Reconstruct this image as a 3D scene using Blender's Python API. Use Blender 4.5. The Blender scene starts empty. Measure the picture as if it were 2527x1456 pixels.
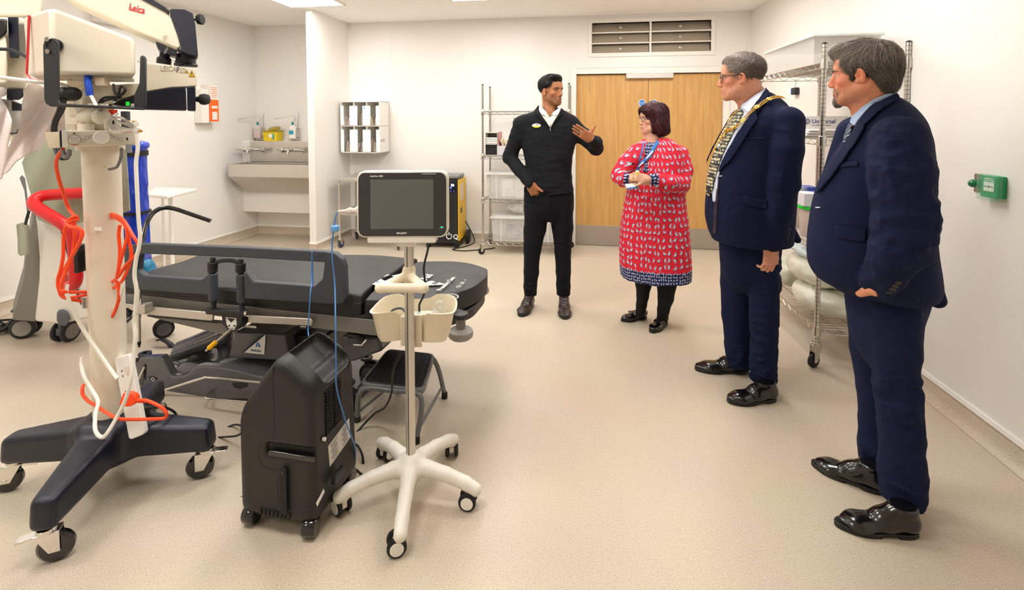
import bpy, bmesh, math, random
import numpy as np
from mathutils import Vector as V, Matrix, Euler, Quaternion
from mathutils.bvhtree import BVHTree
from mathutils.geometry import tessellate_polygon
random.seed(7); RNG = np.random.default_rng(7)
SC = bpy.context.scene; COL = SC.collection; PI = math.pi; rad = math.radians

# ---------------- camera, world, exposure ----------------
F, CX, CY, HCAM = 1200.0, 1263.5, 350.0, 1.5
TH = math.atan(53/1200.0); CT, ST = math.cos(TH), math.sin(TH)
cam = bpy.data.cameras.new('camera'); camo = bpy.data.objects.new('camera', cam); COL.objects.link(camo)
cam.sensor_width = 36; cam.lens = F/2527*36; cam.shift_y = -(728-CY)/2527; cam.clip_start = .02
camo.location = (0, 0, HCAM); camo.rotation_euler = (PI/2-TH, 0, 0)
SC.camera = camo
w = bpy.data.worlds.new('world'); SC.world = w; w.use_nodes = True
w.node_tree.nodes['Background'].inputs[0].default_value = (1, .97, .93, 1)
w.node_tree.nodes['Background'].inputs[1].default_value = .6
SC.view_settings.view_transform = 'Standard'; SC.view_settings.look = 'None'
SC.view_settings.gamma = 1; SC.view_settings.use_curve_mapping = False
SC.view_settings.exposure = 0.24
LAMP = 18.5
SC.cycles.use_denoising = True; SC.cycles.max_bounces = 8; SC.cycles.diffuse_bounces = 5
SC.cycles.sample_clamp_indirect = 6; SC.cycles.caustics_reflective = False; SC.cycles.caustics_refractive = False

# ---------------- survey helpers: photograph pixel -> point of the room ----------------
def ray(px, py):
    a, b = (px-CX)/F, (CY-py)/F
    return V((a, CT+b*ST, -ST+b*CT))
def P(px, py, y):
    d = ray(px, py); t = y/d.y
    return V((d.x*t, y, HCAM+d.z*t))
def G(px, py, z=0.0):
    d = ray(px, py); t = (z-HCAM)/d.z
    return V((d.x*t, d.y*t, z))
def PL(px, py, p0, n):
    d = ray(px, py); o = V((0, 0, HCAM)); t = (V(p0)-o).dot(V(n))/d.dot(V(n))
    return o+d*t

# ---------------- materials ----------------
def lin(c):
    return tuple(((x/255)/12.92 if x/255 <= .04045 else ((x/255+.055)/1.055)**2.4) for x in c)
MATS = {}
def mat(name, c, rough=.5, metal=0.0, bump=0.0, bscale=200.0, var=None, vscale=20.0, emit=0.0, alpha=1.0, trans=0.0, coat=0.0, sheen=0.0, spec=.5):
    """c: sRGB 0-255. var: second colour mixed by noise. bump: noise bump."""
    if name in MATS: return MATS[name]
    m = bpy.data.materials.new(name); m.use_nodes = True; MATS[name] = m
    nt = m.node_tree; b = nt.nodes['Principled BSDF']; L = nt.links
    b.inputs['Base Color'].default_value = (*lin(c), 1); b.inputs['Roughness'].default_value = rough
    b.inputs['Metallic'].default_value = metal; b.inputs['Specular IOR Level'].default_value = spec
    if alpha < 1: b.inputs['Alpha'].default_value = alpha
    if trans: b.inputs['Transmission Weight'].default_value = trans; b.inputs['IOR'].default_value = 1.3
    if coat: b.inputs['Coat Weight'].default_value = coat; b.inputs['Coat Roughness'].default_value = .08
    if sheen: b.inputs['Sheen Weight'].default_value = sheen; b.inputs['Sheen Roughness'].default_value = .6
    if emit:
        b.inputs['Emission Color'].default_value = (*lin(c), 1); b.inputs['Emission Strength'].default_value = emit
    if var or bump:
        tc = nt.nodes.new('ShaderNodeTexCoord')
    if var:
        n = nt.nodes.new('ShaderNodeTexNoise'); n.inputs['Scale'].default_value = vscale; n.inputs['Detail'].default_value = 3
        mx = nt.nodes.new('ShaderNodeMix'); mx.data_type = 'RGBA'
        mx.inputs[6].default_value = (*lin(c), 1); mx.inputs[7].default_value = (*lin(var), 1)
        rp = nt.nodes.new('ShaderNodeMapRange'); rp.inputs[1].default_value = .35; rp.inputs[2].default_value = .65
        L.new(tc.outputs['Object'], n.inputs['Vector']); L.new(n.outputs['Fac'], rp.inputs[0]); L.new(rp.outputs[0], mx.inputs[0])
        L.new(mx.outputs[2], b.inputs['Base Color'])
    if bump:
        n2 = nt.nodes.new('ShaderNodeTexNoise'); n2.inputs['Scale'].default_value = bscale; n2.inputs['Detail'].default_value = 2
        bp = nt.nodes.new('ShaderNodeBump'); bp.inputs['Strength'].default_value = bump; bp.inputs['Distance'].default_value = .002
        L.new(tc.outputs['Object'], n2.inputs['Vector']); L.new(n2.outputs['Fac'], bp.inputs['Height']); L.new(bp.outputs[0], b.inputs['Normal'])
    return m
def node_mat(name, fn, rough=.5, **k):
    if name in MATS: return MATS[name]
    m = bpy.data.materials.new(name); m.use_nodes = True; MATS[name] = m
    nt = m.node_tree; b = nt.nodes['Principled BSDF']; b.inputs['Roughness'].default_value = rough
    for kk, vv in k.items(): b.inputs[kk.replace('_', ' ')].default_value = vv
    fn(nt, b, nt.links.new, nt.nodes.new); return m
def attr_mat(name, rough=.5, sss=0.0, bump=0, bscale=300, spec=.5, metal=0):
    def fn(nt, b, L, N):
        a = N('ShaderNodeAttribute'); a.attribute_name = 'Col'; L(a.outputs['Color'], b.inputs['Base Color'])
        b.inputs['Specular IOR Level'].default_value = spec; b.inputs['Metallic'].default_value = metal
        if sss:
            b.inputs['Subsurface Weight'].default_value = sss; b.inputs['Subsurface Radius'].default_value = (.01, .004, .002)
            b.inputs['Subsurface Scale'].default_value = .5
        if bump:
            tc = N('ShaderNodeTexCoord'); n2 = N('ShaderNodeTexNoise'); n2.inputs['Scale'].default_value = bscale
            bp = N('ShaderNodeBump'); bp.inputs['Strength'].default_value = bump; bp.inputs['Distance'].default_value = .002
            L(tc.outputs['Object'], n2.inputs['Vector']); L(n2.outputs['Fac'], bp.inputs['Height']); L(bp.outputs[0], b.inputs['Normal'])
    return node_mat(name, fn, rough)

# ---------------- mesh helpers ----------------
def frame(d, up=V((0, 0, 1))):
    z = V(d).normalized(); up = V(up)
    if abs(z.dot(up.normalized())) > .98: up = V((1, 0, 0)) if abs(z.x) < .9 else V((0, 1, 0))
    x = up.cross(z).normalized(); y = z.cross(x)
    return Matrix((x, y, z)).transposed()
def M4(loc, rz=0, rx=0, ry=0):
    return Matrix.Translation(V(loc)) @ Euler((rx, ry, rz)).to_matrix().to_4x4()
class MB:
    def __init__(s, M=None): s.v = []; s.f = []; s.M = M or Matrix.Identity(4)
    def add(s, vs, fs, M=None):
        k = len(s.v); T = s.M @ M if M is not None else s.M
        s.v += [T @ V(p) for p in vs]; s.f += [tuple(i+k for i in f) for f in fs]; return s
    def box(s, c, size, M=None, taper=1.0):
        x, y, z = [q/2 for q in size]; c = V(c); t = taper
        vs = [c+V(p) for p in ((-x,-y,-z),(x,-y,-z),(x,y,-z),(-x,y,-z),(-x*t,-y*t,z),(x*t,-y*t,z),(x*t,y*t,z),(-x*t,y*t,z))]
        return s.add(vs, [(0,3,2,1),(4,5,6,7),(0,1,5,4),(1,2,6,5),(2,3,7,6),(3,0,4,7)], M)
    def hexa(s, b, t):   # 4 bottom + 4 top points
        return s.add([*b, *t], [(0,3,2,1),(4,5,6,7),(0,1,5,4),(1,2,6,5),(2,3,7,6),(3,0,4,7)])
    def cyl(s, a, b, r, r2=None, n=16, cap=True):
        a, b = V(a), V(b); r2 = r if r2 is None else r2; R = frame(b-a)
        vs = []
        for q, rr in ((a, r), (b, r2)):
            vs += [q+R @ V((rr*math.cos(2*PI*i/n), rr*math.sin(2*PI*i/n), 0)) for i in range(n)]
        fs = [(i, (i+1) % n, n+(i+1) % n, n+i) for i in range(n)]
        if cap: fs += [tuple(range(n))[::-1], tuple(range(n, 2*n))]
        return s.add(vs, fs)
    def lathe(s, prof, c=(0,0,0), axis=(0,0,1), n=24, M=None):
        R = frame(axis); c = V(c); vs = []; fs = []
        for r, z in prof: vs += [c+R @ V((max(r, 1e-5)*math.cos(2*PI*i/n), max(r, 1e-5)*math.sin(2*PI*i/n), z)) for i in range(n)]
        for k in range(len(prof)-1): fs += [(k*n+i, k*n+(i+1) % n, (k+1)*n+(i+1) % n, (k+1)*n+i) for i in range(n)]
        fs += [tuple(range(n))[::-1], tuple(range((len(prof)-1)*n, len(prof)*n))]
        return s.add(vs, fs, M)
    def tube(s, pts, r, n=8, closed=False, flat=None, up=None):
        pts = [V(p) for p in pts]; m = len(pts); vs = []; fs = []
        rr = r if isinstance(r, (list, tuple)) else [r]*m
        T = [(pts[(i+1) % m] if (closed or i < m-1) else pts[i])-(pts[i-1] if (closed or i > 0) else pts[i]) for i in range(m)]
        T = [t.normalized() if t.length > 1e-9 else V((0,0,1)) for t in T]
        u = V(up) if up else (V((0,0,1)) if abs(T[0].z) < .9 else V((1,0,0)))
        u = (u-T[0]*u.dot(T[0])).normalized()
        for i in range(m):
            u = (u-T[i]*u.dot(T[i])); u = u.normalized() if u.length > 1e-6 else V((1,0,0)); b = T[i].cross(u)
            fl = flat or 1
            vs += [pts[i]+(u*math.cos(2*PI*j/n)*fl+b*math.sin(2*PI*j/n))*rr[i] for j in range(n)]
        for i in range(m if closed else m-1):
            k, l = i*n, ((i+1) % m)*n
            fs += [(k+j, k+(j+1) % n, l+(j+1) % n, l+j) for j in range(n)]
        if not closed: fs += [tuple(range(n))[::-1], tuple(range((m-1)*n, m*n))]
        return s.add(vs, fs)
    def prism(s, poly, h, M=None, h0=0.0, taper=None):
        """poly: 2D outline (local x,y), extruded h0..h in local z"""
        n = len(poly); vs = [V((p[0], p[1], h0)) for p in poly]
        if taper:
            cx = sum(p[0] for p in poly)/n; cy = sum(p[1] for p in poly)/n
            vs += [V((cx+(p[0]-cx)*taper, cy+(p[1]-cy)*taper, h)) for p in poly]
        else: vs += [V((p[0], p[1], h)) for p in poly]
        fs = [(i, (i+1) % n, n+(i+1) % n, n+i) for i in range(n)]
        fs += [tuple(range(n)), tuple(range(2*n-1, n-1, -1))]
        return s.add(vs, fs, M)
    def ball(s, c, r, n=16, M=None):
        r = (r, r, r) if not isinstance(r, (tuple, list)) else r
        vs = []; fs = []; m = n//2
        for j in range(m+1):
            t = PI*j/m
            for i in range(n): vs.append(V(c)+V((r[0]*math.sin(t)*math.cos(2*PI*i/n), r[1]*math.sin(t)*math.sin(2*PI*i/n), r[2]*math.cos(t))))
        for j in range(m): fs += [(j*n+i, (j+1)*n+i, (j+1)*n+(i+1) % n, j*n+(i+1) % n) for i in range(n)]
        return s.add(vs, fs, M)
    def build(s, name, m=None, parent=None, bevel=0, seg=2, smooth=True, angle=38, sub=0, weld=True):
        me = bpy.data.meshes.new(name); me.from_pydata([tuple(p) for p in s.v], [], s.f)
        bm = bmesh.new(); bm.from_mesh(me)
        if weld: bmesh.ops.remove_doubles(bm, verts=bm.verts, dist=1e-5)
        bmesh.ops.recalc_face_normals(bm, faces=bm.faces); bm.to_mesh(me); bm.free()
        return obj(name, me, m, parent, bevel, seg, smooth, angle, sub)
def obj(name, me, m=None, parent=None, bevel=0, seg=2, smooth=True, angle=38, sub=0):
    o = bpy.data.objects.new(name, me); COL.objects.link(o)
    if m: me.materials.append(m)
    if smooth:
        me.polygons.foreach_set('use_smooth', [True]*len(me.polygons)); me.set_sharp_from_angle(angle=rad(angle))
    if parent: attach(o, parent)
    if bevel:
        b = o.modifiers.new('b', 'BEVEL'); b.width = bevel; b.segments = seg; b.limit_method = 'ANGLE'; b.angle_limit = rad(30); b.harden_normals = False
    if sub:
        b = o.modifiers.new('s', 'SUBSURF'); b.levels = b.render_levels = sub
    return o
def attach(o, parent):
    o.parent = parent
    def wm(p): return (wm(p.parent) @ p.matrix_parent_inverse if p.parent else Matrix.Identity(4)) @ Matrix.LocRotScale(p.location, p.rotation_euler, p.scale)
    o.matrix_parent_inverse = wm(parent).inverted()
def tag(o, label, cat, group=None, kind=None):
    if label: o['label'] = label
    if cat: o['category'] = cat
    if group: o['group'] = group
    if kind: o['kind'] = kind
    return o
def empty(name, loc, label=None, cat=None, group=None):
    o = bpy.data.objects.new(name, None); COL.objects.link(o); o.location = V(loc); o.empty_display_size = .05
    return tag(o, label, cat, group)
def struct(o): o['kind'] = 'structure'; return o
def spline(pts, n=8, closed=False):
    pts = [V(p) for p in pts]; m = len(pts); out = []
    g = (lambda i: pts[i % m]) if closed else (lambda i: pts[min(max(i, 0), m-1)])
    for i in range(m if closed else m-1):
        a, b, c, d = g(i-1), g(i), g(i+1), g(i+2)
        for k in range(n):
            t = k/n
            out.append(.5*((2*b)+(c-a)*t+(2*a-5*b+4*c-d)*t*t+(3*b-a-3*c+d)*t**3))
    if not closed: out.append(pts[-1])
    return out
def rrect(w, h, r, n=4, cx=0, cy=0):
    out = []
    for sx, sy, a0 in ((1, 1, 0), (-1, 1, 90), (-1, -1, 180), (1, -1, 270)):
        for k in range(n+1):
            a = rad(a0+90*k/n); out.append((cx+sx*(w/2-r)+r*math.cos(a), cy+sy*(h/2-r)+r*math.sin(a)))
    return out
def fr(o, x, n):      # frame matrix: local x along x, local z along n (surface normal), y = z cross x
    z = V(n).normalized(); x = V(x); x = (x-z*x.dot(z)).normalized(); y = z.cross(x)
    M = Matrix((x, y, z)).transposed().to_4x4(); M.translation = V(o); return M
def text(s, size, M, m, parent, depth=.0006, name='lettering', align='CENTER', bold=0.0, sx=1.0):
    c = bpy.data.curves.new('t', 'FONT'); c.body = s; c.size = size; c.align_x = align; c.align_y = 'CENTER'
    c.extrude = depth/2; c.offset = bold*size; c.resolution_u = 3
    t = bpy.data.objects.new('t', c); COL.objects.link(t); bpy.context.view_layer.update()
    me = bpy.data.meshes.new_from_object(t.evaluated_get(bpy.context.evaluated_depsgraph_get()))
    bpy.data.objects.remove(t); bpy.data.curves.remove(c)
    me.transform(Matrix.Diagonal((sx, 1, 1, 1))); me.transform(M @ Matrix.Translation((0, 0, depth/2+.0004)))
    me.materials.clear()
    return obj(name, me, m, parent, smooth=False)
def merged(name, parts, m, parent=None):   # join several lettering meshes of one marking
    bm = bmesh.new()
    for o in parts:
        o2 = o.data.copy(); bm.from_mesh(o2); bpy.data.meshes.remove(o2); bpy.data.objects.remove(o)
    me = bpy.data.meshes.new(name); bm.to_mesh(me); bm.free()
    return obj(name, me, m, parent, smooth=False)
def copytree(o, loc=None, rz=None, label=None):
    def cp(a, par):
        c = a.copy(); COL.objects.link(c)
        if par: c.parent = par
        for ch in KIDS.get(a.name, []): cp(ch, c)
        return c
    KIDS = {}
    for q in COL.objects:
        if q.parent: KIDS.setdefault(q.parent.name, []).append(q)
    c = cp(o, None)
    if loc is not None: c.location = loc
    if rz is not None: c.rotation_euler.z = rz
    if label: c['label'] = label
    return c

def ptube(name, pts, r, m, parent=None, n=8, k=6, closed=False):
    """cable/tube through surveyed points (px, py, depth)"""
    return MB().tube(spline([P(*p) if not isinstance(p, V) else p for p in pts], k, closed), r, n, closed).build(name, m, parent, weld=False)
def cloth(name, poly, dfn, m, parent=None, step=7, thick=.004):
    """hanging cloth: outline surveyed in photo pixels, folds from the depth function"""
    bm = bmesh.new(); vs = [bm.verts.new((p[0], p[1], 0)) for p in poly]
    for t in tessellate_polygon([[V((p[0], p[1], 0)) for p in poly]]): bm.faces.new([vs[i] for i in t])
    for ax_ in (0, 1):
        c = [p[ax_] for p in poly]; q = min(c)+step
        while q < max(c):
            co_ = [0, 0, 0]; co_[ax_] = q; no = [0, 0, 0]; no[ax_] = 1
            bmesh.ops.bisect_plane(bm, geom=bm.verts[:]+bm.edges[:]+bm.faces[:], plane_co=co_, plane_no=no); q += step
    bmesh.ops.remove_doubles(bm, verts=bm.verts, dist=.05)
    for v in bm.verts: v.co = P(v.co.x, v.co.y, dfn(v.co.x, v.co.y))
    bmesh.ops.recalc_face_normals(bm, faces=bm.faces); me = bpy.data.meshes.new(name); bm.to_mesh(me); bm.free()
    o = obj(name, me, m, parent, angle=180); so = o.modifiers.new('t', 'SOLIDIFY'); so.thickness = thick
    return o
def slab(q, poly, p0, n, th, rec=False):
    """solid plate: outline surveyed in pixels on the plane (p0, n); thickness th away from the camera"""
    n = V(n).normalized(); a = [PL(px, py, p0, n) for px, py in poly]; k = len(a)
    if rec: c = sum(a, V((0, 0, 0)))/k; n = V((c.x, c.y, 0)).normalized()   # body turned towards the viewer side
    b = [p+n*th for p in a]
    fs = [(i, (i+1) % k, k+(i+1) % k, k+i) for i in range(k)]
    fs += [tuple(range(k)), tuple(range(2*k-1, k-1, -1))]
    return q.add(a+b, fs)
# ---------------- signed-distance modelling (bodies, cloth, bags) ----------------
class Field:
    """grid axes may be non-uniform; shapes blend smoothly; surface extracted by surface nets"""
    def __init__(s, lo, hi, step, fine=()):
        ax = []
        for i in range(3):
            st = step; pts = []; x = lo[i]
            rng = [(a[i], b[i], f) for a, b, f in fine]
            while x < hi[i]:
                pts.append(x); ss = st
                for a, b, f in rng:
                    if a <= x < b: ss = min(ss, f)
                x += ss
            pts.append(x); ax.append(np.array(pts, np.float32))
        s.ax = ax; s.D = np.full([len(a) for a in ax], 1.0, np.float32)
    def _win(s, lo, hi):
        sl = []
        for i in range(3):
            a = max(int(np.searchsorted(s.ax[i], lo[i]))-1, 0); b = min(int(np.searchsorted(s.ax[i], hi[i]))+1, len(s.ax[i]))
            if b <= a: return None
            sl.append(slice(a, b))
        return tuple(sl)
    def op(s, lo, hi, fn, k=.01, sub=False):
        m = k+.012; w_ = s._win([a-m for a in lo], [a+m for a in hi])
        if w_ is None: return s
        X = s.ax[0][w_[0]][:, None, None]; Y = s.ax[1][w_[1]][None, :, None]; Z = s.ax[2][w_[2]][None, None, :]
        d = fn(X, Y, Z).astype(np.float32); D = s.D[w_]
        if sub:
            d = -d; h = np.maximum(k-np.abs(D-d), 0)/k if k else 0; s.D[w_] = np.maximum(D, d)+(h*h*k/4 if k else 0)
        else:
            h = np.maximum(k-np.abs(D-d), 0)/k if k else 0; s.D[w_] = np.minimum(D, d)-(h*h*k/4 if k else 0)
        return s
    def cone(s, a, b, ra, rb=None, k=.01, sub=False, flat=None):
        a, b = V(a), V(b); rb = ra if rb is None else rb; ba = b-a; L2 = max(ba.length_squared, 1e-9); R = max(ra, rb)
        if flat: n = V(flat[0]).normalized(); q = flat[1]
        def fn(X, Y, Z):
            px, py, pz = X-a.x, Y-a.y, Z-a.z
            t = np.clip((px*ba.x+py*ba.y+pz*ba.z)/L2, 0, 1); qx, qy, qz = px-t*ba.x, py-t*ba.y, pz-t*ba.z
            if flat:
                e = qx*n.x+qy*n.y+qz*n.z; g = (1/q-1)*e; qx, qy, qz = qx+g*n.x, qy+g*n.y, qz+g*n.z
            l = np.sqrt(qx*qx+qy*qy+qz*qz); r = ra+(rb-ra)*t
            return (l-r)*(q if flat and q < 1 else 1)
        R2 = R*(max(1, flat[1]) if flat else 1)
        return s.op([min(a[i], b[i])-R2 for i in range(3)], [max(a[i], b[i])+R2 for i in range(3)], fn, k, sub)
    def chain(s, pts, rs, k=.01, flat=None, kk=None):
        for i in range(len(pts)-1): s.cone(pts[i], pts[i+1], rs[i], rs[i+1], k if i == 0 else (kk or k), flat=flat)
        return s
    def ell(s, c, r, k=.01, R=None, sub=False, p=2.0):
        c = V(c); R = R or Matrix.Identity(3); Ri = R.transposed(); mr = max(r); r = list(r)
        def fn(X, Y, Z):
            x, y, z = X-c.x, Y-c.y, Z-c.z
            u = (Ri[0][0]*x+Ri[0][1]*y+Ri[0][2]*z)/r[0]; v = (Ri[1][0]*x+Ri[1][1]*y+Ri[1][2]*z)/r[1]; w2 = (Ri[2][0]*x+Ri[2][1]*y+Ri[2][2]*z)/r[2]
            if p == 2.0:
                k0 = np.sqrt(u*u+v*v+w2*w2); k1 = np.sqrt((u/r[0])**2+(v/r[1])**2+(w2/r[2])**2)+1e-6
                return k0*(k0-1)/k1
            k0 = (np.abs(u)**p+np.abs(v)**p+np.abs(w2)**p)**(1/p)+1e-6; return np.sqrt(x*x+y*y+z*z)*(1-1/k0)
        return s.op([q-mr*1.1 for q in c], [q+mr*1.1 for q in c], fn, k, sub)
    def box(s, c, h, rr=.005, k=.01, R=None, sub=False):
        c = V(c); R = R or Matrix.Identity(3); Ri = R.transposed(); mr = V(h).length
        def fn(X, Y, Z):
            x, y, z = X-c.x, Y-c.y, Z-c.z
            u = np.abs(Ri[0][0]*x+Ri[0][1]*y+Ri[0][2]*z)-h[0]+rr; v = np.abs(Ri[1][0]*x+Ri[1][1]*y+Ri[1][2]*z)-h[1]+rr; w2 = np.abs(Ri[2][0]*x+Ri[2][1]*y+Ri[2][2]*z)-h[2]+rr
            o = np.sqrt(np.maximum(u, 0)**2+np.maximum(v, 0)**2+np.maximum(w2, 0)**2)
            return o+np.minimum(np.maximum(u, np.maximum(v, w2)), 0)-rr
        return s.op([q-mr for q in c], [q+mr for q in c], fn, k, sub)
    def loft(s, rows, k=.02, p=2.3, ang=0.0, sub=False):
        """rows (z, cx, cy, rx, ry) ascending z; ellipse axes turned by ang"""
        rows = sorted(rows); A = np.array(rows, float); z = A[:, 0]
        zz = np.linspace(z[0], z[-1], 200); B = [smooth_interp(zz, z, A[:, i]) for i in range(1, 5)]
        ca, sa = math.cos(ang), math.sin(ang); R = max(A[:, 3].max(), A[:, 4].max())
        def fn(X, Y, Z):
            cx, cy, rx, ry = [np.interp(Z, zz, b) for b in B]
            x, y = X-cx, Y-cy; u = (ca*x+sa*y)/rx; v = (-sa*x+ca*y)/ry
            d = ((np.abs(u)**p+np.abs(v)**p)**(1/p)-1)*np.minimum(rx, ry)
            e = np.maximum(z[0]-Z, Z-z[-1]); return np.maximum(d, e)
        return s.op([A[:, 1].min()-R, A[:, 2].min()-R, z[0]], [A[:, 1].max()+R, A[:, 2].max()+R, z[-1]], fn, k, sub)
    def convex(s, planes, lo, hi, rk=.02, k=.01, sub=False):
        def fn(X, Y, Z):
            d = None
            for p, n in planes:
                n = V(n).normalized(); p = V(p); e = (X-p.x)*n.x+(Y-p.y)*n.y+(Z-p.z)*n.z
                if d is None: d = e
                else: h = np.maximum(rk-np.abs(d-e), 0)/rk; d = np.maximum(d, e)+h*h*rk/4
            return d
        return s.op(lo, hi, fn, k, sub)
    def cut(s, p, n, k=.004):   # remove everything on the n side of plane
        p, n = V(p), V(n).normalized()
        X = s.ax[0][:, None, None]; Y = s.ax[1][None, :, None]; Z = s.ax[2][None, None, :]
        s.D = np.maximum(s.D, ((X-p.x)*n.x+(Y-p.y)*n.y+(Z-p.z)*n.z).astype(np.float32)); return s
    def mesh(s, name):
        D = s.D; S = D < 0; nx, ny, nz = D.shape
        cnt = np.zeros((nx-1, ny-1, nz-1), np.int8)
        for i in (0, 1):
            for j in (0, 1):
                for k in (0, 1): cnt += S[i:nx-1+i, j:ny-1+j, k:nz-1+k]
        act = np.argwhere((cnt > 0) & (cnt < 8)); n = len(act); I = np.full(cnt.shape, -1, np.int32); I[act[:, 0], act[:, 1], act[:, 2]] = np.arange(n)
        pos = np.zeros((n, 3)); num = np.zeros(n)
        C = [(i, j, k) for i in (0, 1) for j in (0, 1) for k in (0, 1)]
        for a in C:
            for b in C:
                if a < b and sum(abs(a[q]-b[q]) for q in range(3)) == 1:
                    ia, ib = act+a, act+b
                    da, db = D[ia[:, 0], ia[:, 1], ia[:, 2]], D[ib[:, 0], ib[:, 1], ib[:, 2]]
                    m = (da < 0) != (db < 0); t = np.where(m, da/np.where(m, da-db, 1), 0)
                    for q in range(3):
                        pa, pb = s.ax[q][ia[:, q]], s.ax[q][ib[:, q]]; pos[:, q] += np.where(m, pa+(pb-pa)*t, 0)
                    num += m
        pos /= num[:, None]; Q = []
        for ax_ in range(3):
            o = [q for q in range(3) if q != ax_]; sl0 = [slice(None)]*3; sl1 = [slice(None)]*3
            sl0[ax_] = slice(0, -1); sl1[ax_] = slice(1, None)
            ch = np.argwhere(S[tuple(sl0)] != S[tuple(sl1)])
            ok = (ch[:, o[0]] > 0) & (ch[:, o[1]] > 0) & (ch[:, o[0]] < D.shape[o[0]]-1) & (ch[:, o[1]] < D.shape[o[1]]-1); ch = ch[ok]
            fl = S[ch[:, 0], ch[:, 1], ch[:, 2]]; q = []
            for da, db in ((0, 0), (1, 0), (1, 1), (0, 1)):
                c = ch.copy(); c[:, o[0]] -= da; c[:, o[1]] -= db; q.append(I[c[:, 0], c[:, 1], c[:, 2]])
            q = np.stack(q, 1)
            if ax_ == 1: fl = ~fl
            q[fl] = q[fl][:, ::-1]; Q.append(q)
        Q = np.concatenate(Q)[:, ::-1]; s.D = None
        return npmesh(name, pos, Q)
def smooth_interp(x, xp, fp):
    """monotone-ish cubic through the rows"""
    n = len(xp)
    if n < 3: return np.interp(x, xp, fp)
    h = np.diff(xp); d = np.diff(fp)/h; m = np.zeros(n); m[0], m[-1] = d[0], d[-1]
    for i in range(1, n-1): m[i] = 0 if d[i-1]*d[i] <= 0 else 2*d[i-1]*d[i]/(d[i-1]+d[i])
    k = np.clip(np.searchsorted(xp, x)-1, 0, n-2); t = (x-xp[k])/h[k]
    return (2*t**3-3*t**2+1)*fp[k]+(t**3-2*t**2+t)*h[k]*m[k]+(-2*t**3+3*t**2)*fp[k+1]+(t**3-t**2)*h[k]*m[k+1]
def npmesh(name, v, f):
    me = bpy.data.meshes.new(name); me.vertices.add(len(v)); me.vertices.foreach_set('co', np.asarray(v, np.float32).ravel())
    k = f.shape[1]; me.loops.add(len(f)*k); me.loops.foreach_set('vertex_index', f.ravel().astype(np.int32))
    me.polygons.add(len(f)); me.polygons.foreach_set('loop_start', np.arange(len(f), dtype=np.int32)*k)
    me.update(calc_edges=True); me.validate(); return me
def co(me):
    a = np.empty(len(me.vertices)*3, np.float32); me.vertices.foreach_get('co', a); return a.reshape(-1, 3)
def setco(me, a): me.vertices.foreach_set('co', np.asarray(a, np.float32).ravel()); me.update()
def nor(me):
    a = np.empty(len(me.vertices)*3, np.float32); me.vertices.foreach_get('normal', a); return a.reshape(-1, 3)
def relax(me, it=3, f=.5):
    a = co(me); e = np.empty(len(me.edges)*2, np.int32); me.edges.foreach_get('vertices', e); e = e.reshape(-1, 2)
    deg = np.bincount(e.ravel(), minlength=len(a))[:, None].clip(1)
    for _ in range(it):
        s = np.zeros_like(a)
        for q in range(3): s[:, q] = np.bincount(e[:, 0], a[e[:, 1], q], len(a))+np.bincount(e[:, 1], a[e[:, 0], q], len(a))
        a = a+f*(s/deg-a)
    setco(me, a)
def biggest(me):
    e = np.empty(len(me.edges)*2, np.int32); me.edges.foreach_get('vertices', e); e = e.reshape(-1, 2); lab = np.arange(len(me.vertices))
    while True:
        m = np.minimum(lab[e[:, 0]], lab[e[:, 1]]); old = lab.copy(); np.minimum.at(lab, e[:, 0], m); np.minimum.at(lab, e[:, 1], m); lab = lab[lab]
        if (lab == old).all(): break
    k = np.bincount(lab).argmax(); a = co(me); keep = lab == k; idx = np.cumsum(keep)-1
    f = np.array([list(p.vertices) for p in me.polygons]); f = f[keep[f[:, 0]]]; return npmesh(me.name, a[keep], idx[f])
def vnoise(p, sc, seed=0):
    """smooth value noise on points (n,3) -> -1..1"""
    q = np.asarray(p, float)*sc+seed*17.3; i = np.floor(q).astype(int); f = q-i; f = f*f*(3-2*f)
    def hsh(a):
        h = (a[:, 0]*374761393+a[:, 1]*668265263+a[:, 2]*2147483647+seed*1274126177) & 0xffffffff
        h = ((h ^ (h >> 13))*1274126177) & 0xffffffff; return ((h ^ (h >> 16)) & 0xffff)/32767.5-1
    r = 0
    for dx in (0, 1):
        for dy in (0, 1):
            for dz in (0, 1):
                w_ = (f[:, 0] if dx else 1-f[:, 0])*(f[:, 1] if dy else 1-f[:, 1])*(f[:, 2] if dz else 1-f[:, 2])
                r = r+w_*hsh(i+np.array((dx, dy, dz)))
    return r
def wrinkle(me, amp, sc, stretch=(1, 1, 1), seed=0, mask=None):
    a = co(me); n = nor(me); d = vnoise(a*np.array(stretch), sc, seed)+.5*vnoise(a*np.array(stretch), sc*2.1, seed+5)
    d = (1-np.abs(d))*2-1 if amp < 0 else d
    if mask is not None: d = d*mask(a)
    setco(me, a+n*(abs(amp)*d)[:, None])
def setcol(me, c):
    at = me.color_attributes.new('Col', 'FLOAT_COLOR', 'POINT'); c = np.concatenate([c, np.ones((len(c), 1))], 1)
    at.data.foreach_set('color', c.astype(np.float32).ravel())
def bvh_of(*os_):
    vs = []; fs = []
    for o in os_:
        k = len(vs); a = co(o.data); vs += [V(x) for x in a.tolist()]; fs += [[i+k for i in p.vertices] for p in o.data.polygons]
    return BVHTree.FromPolygons(vs, fs)
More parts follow.
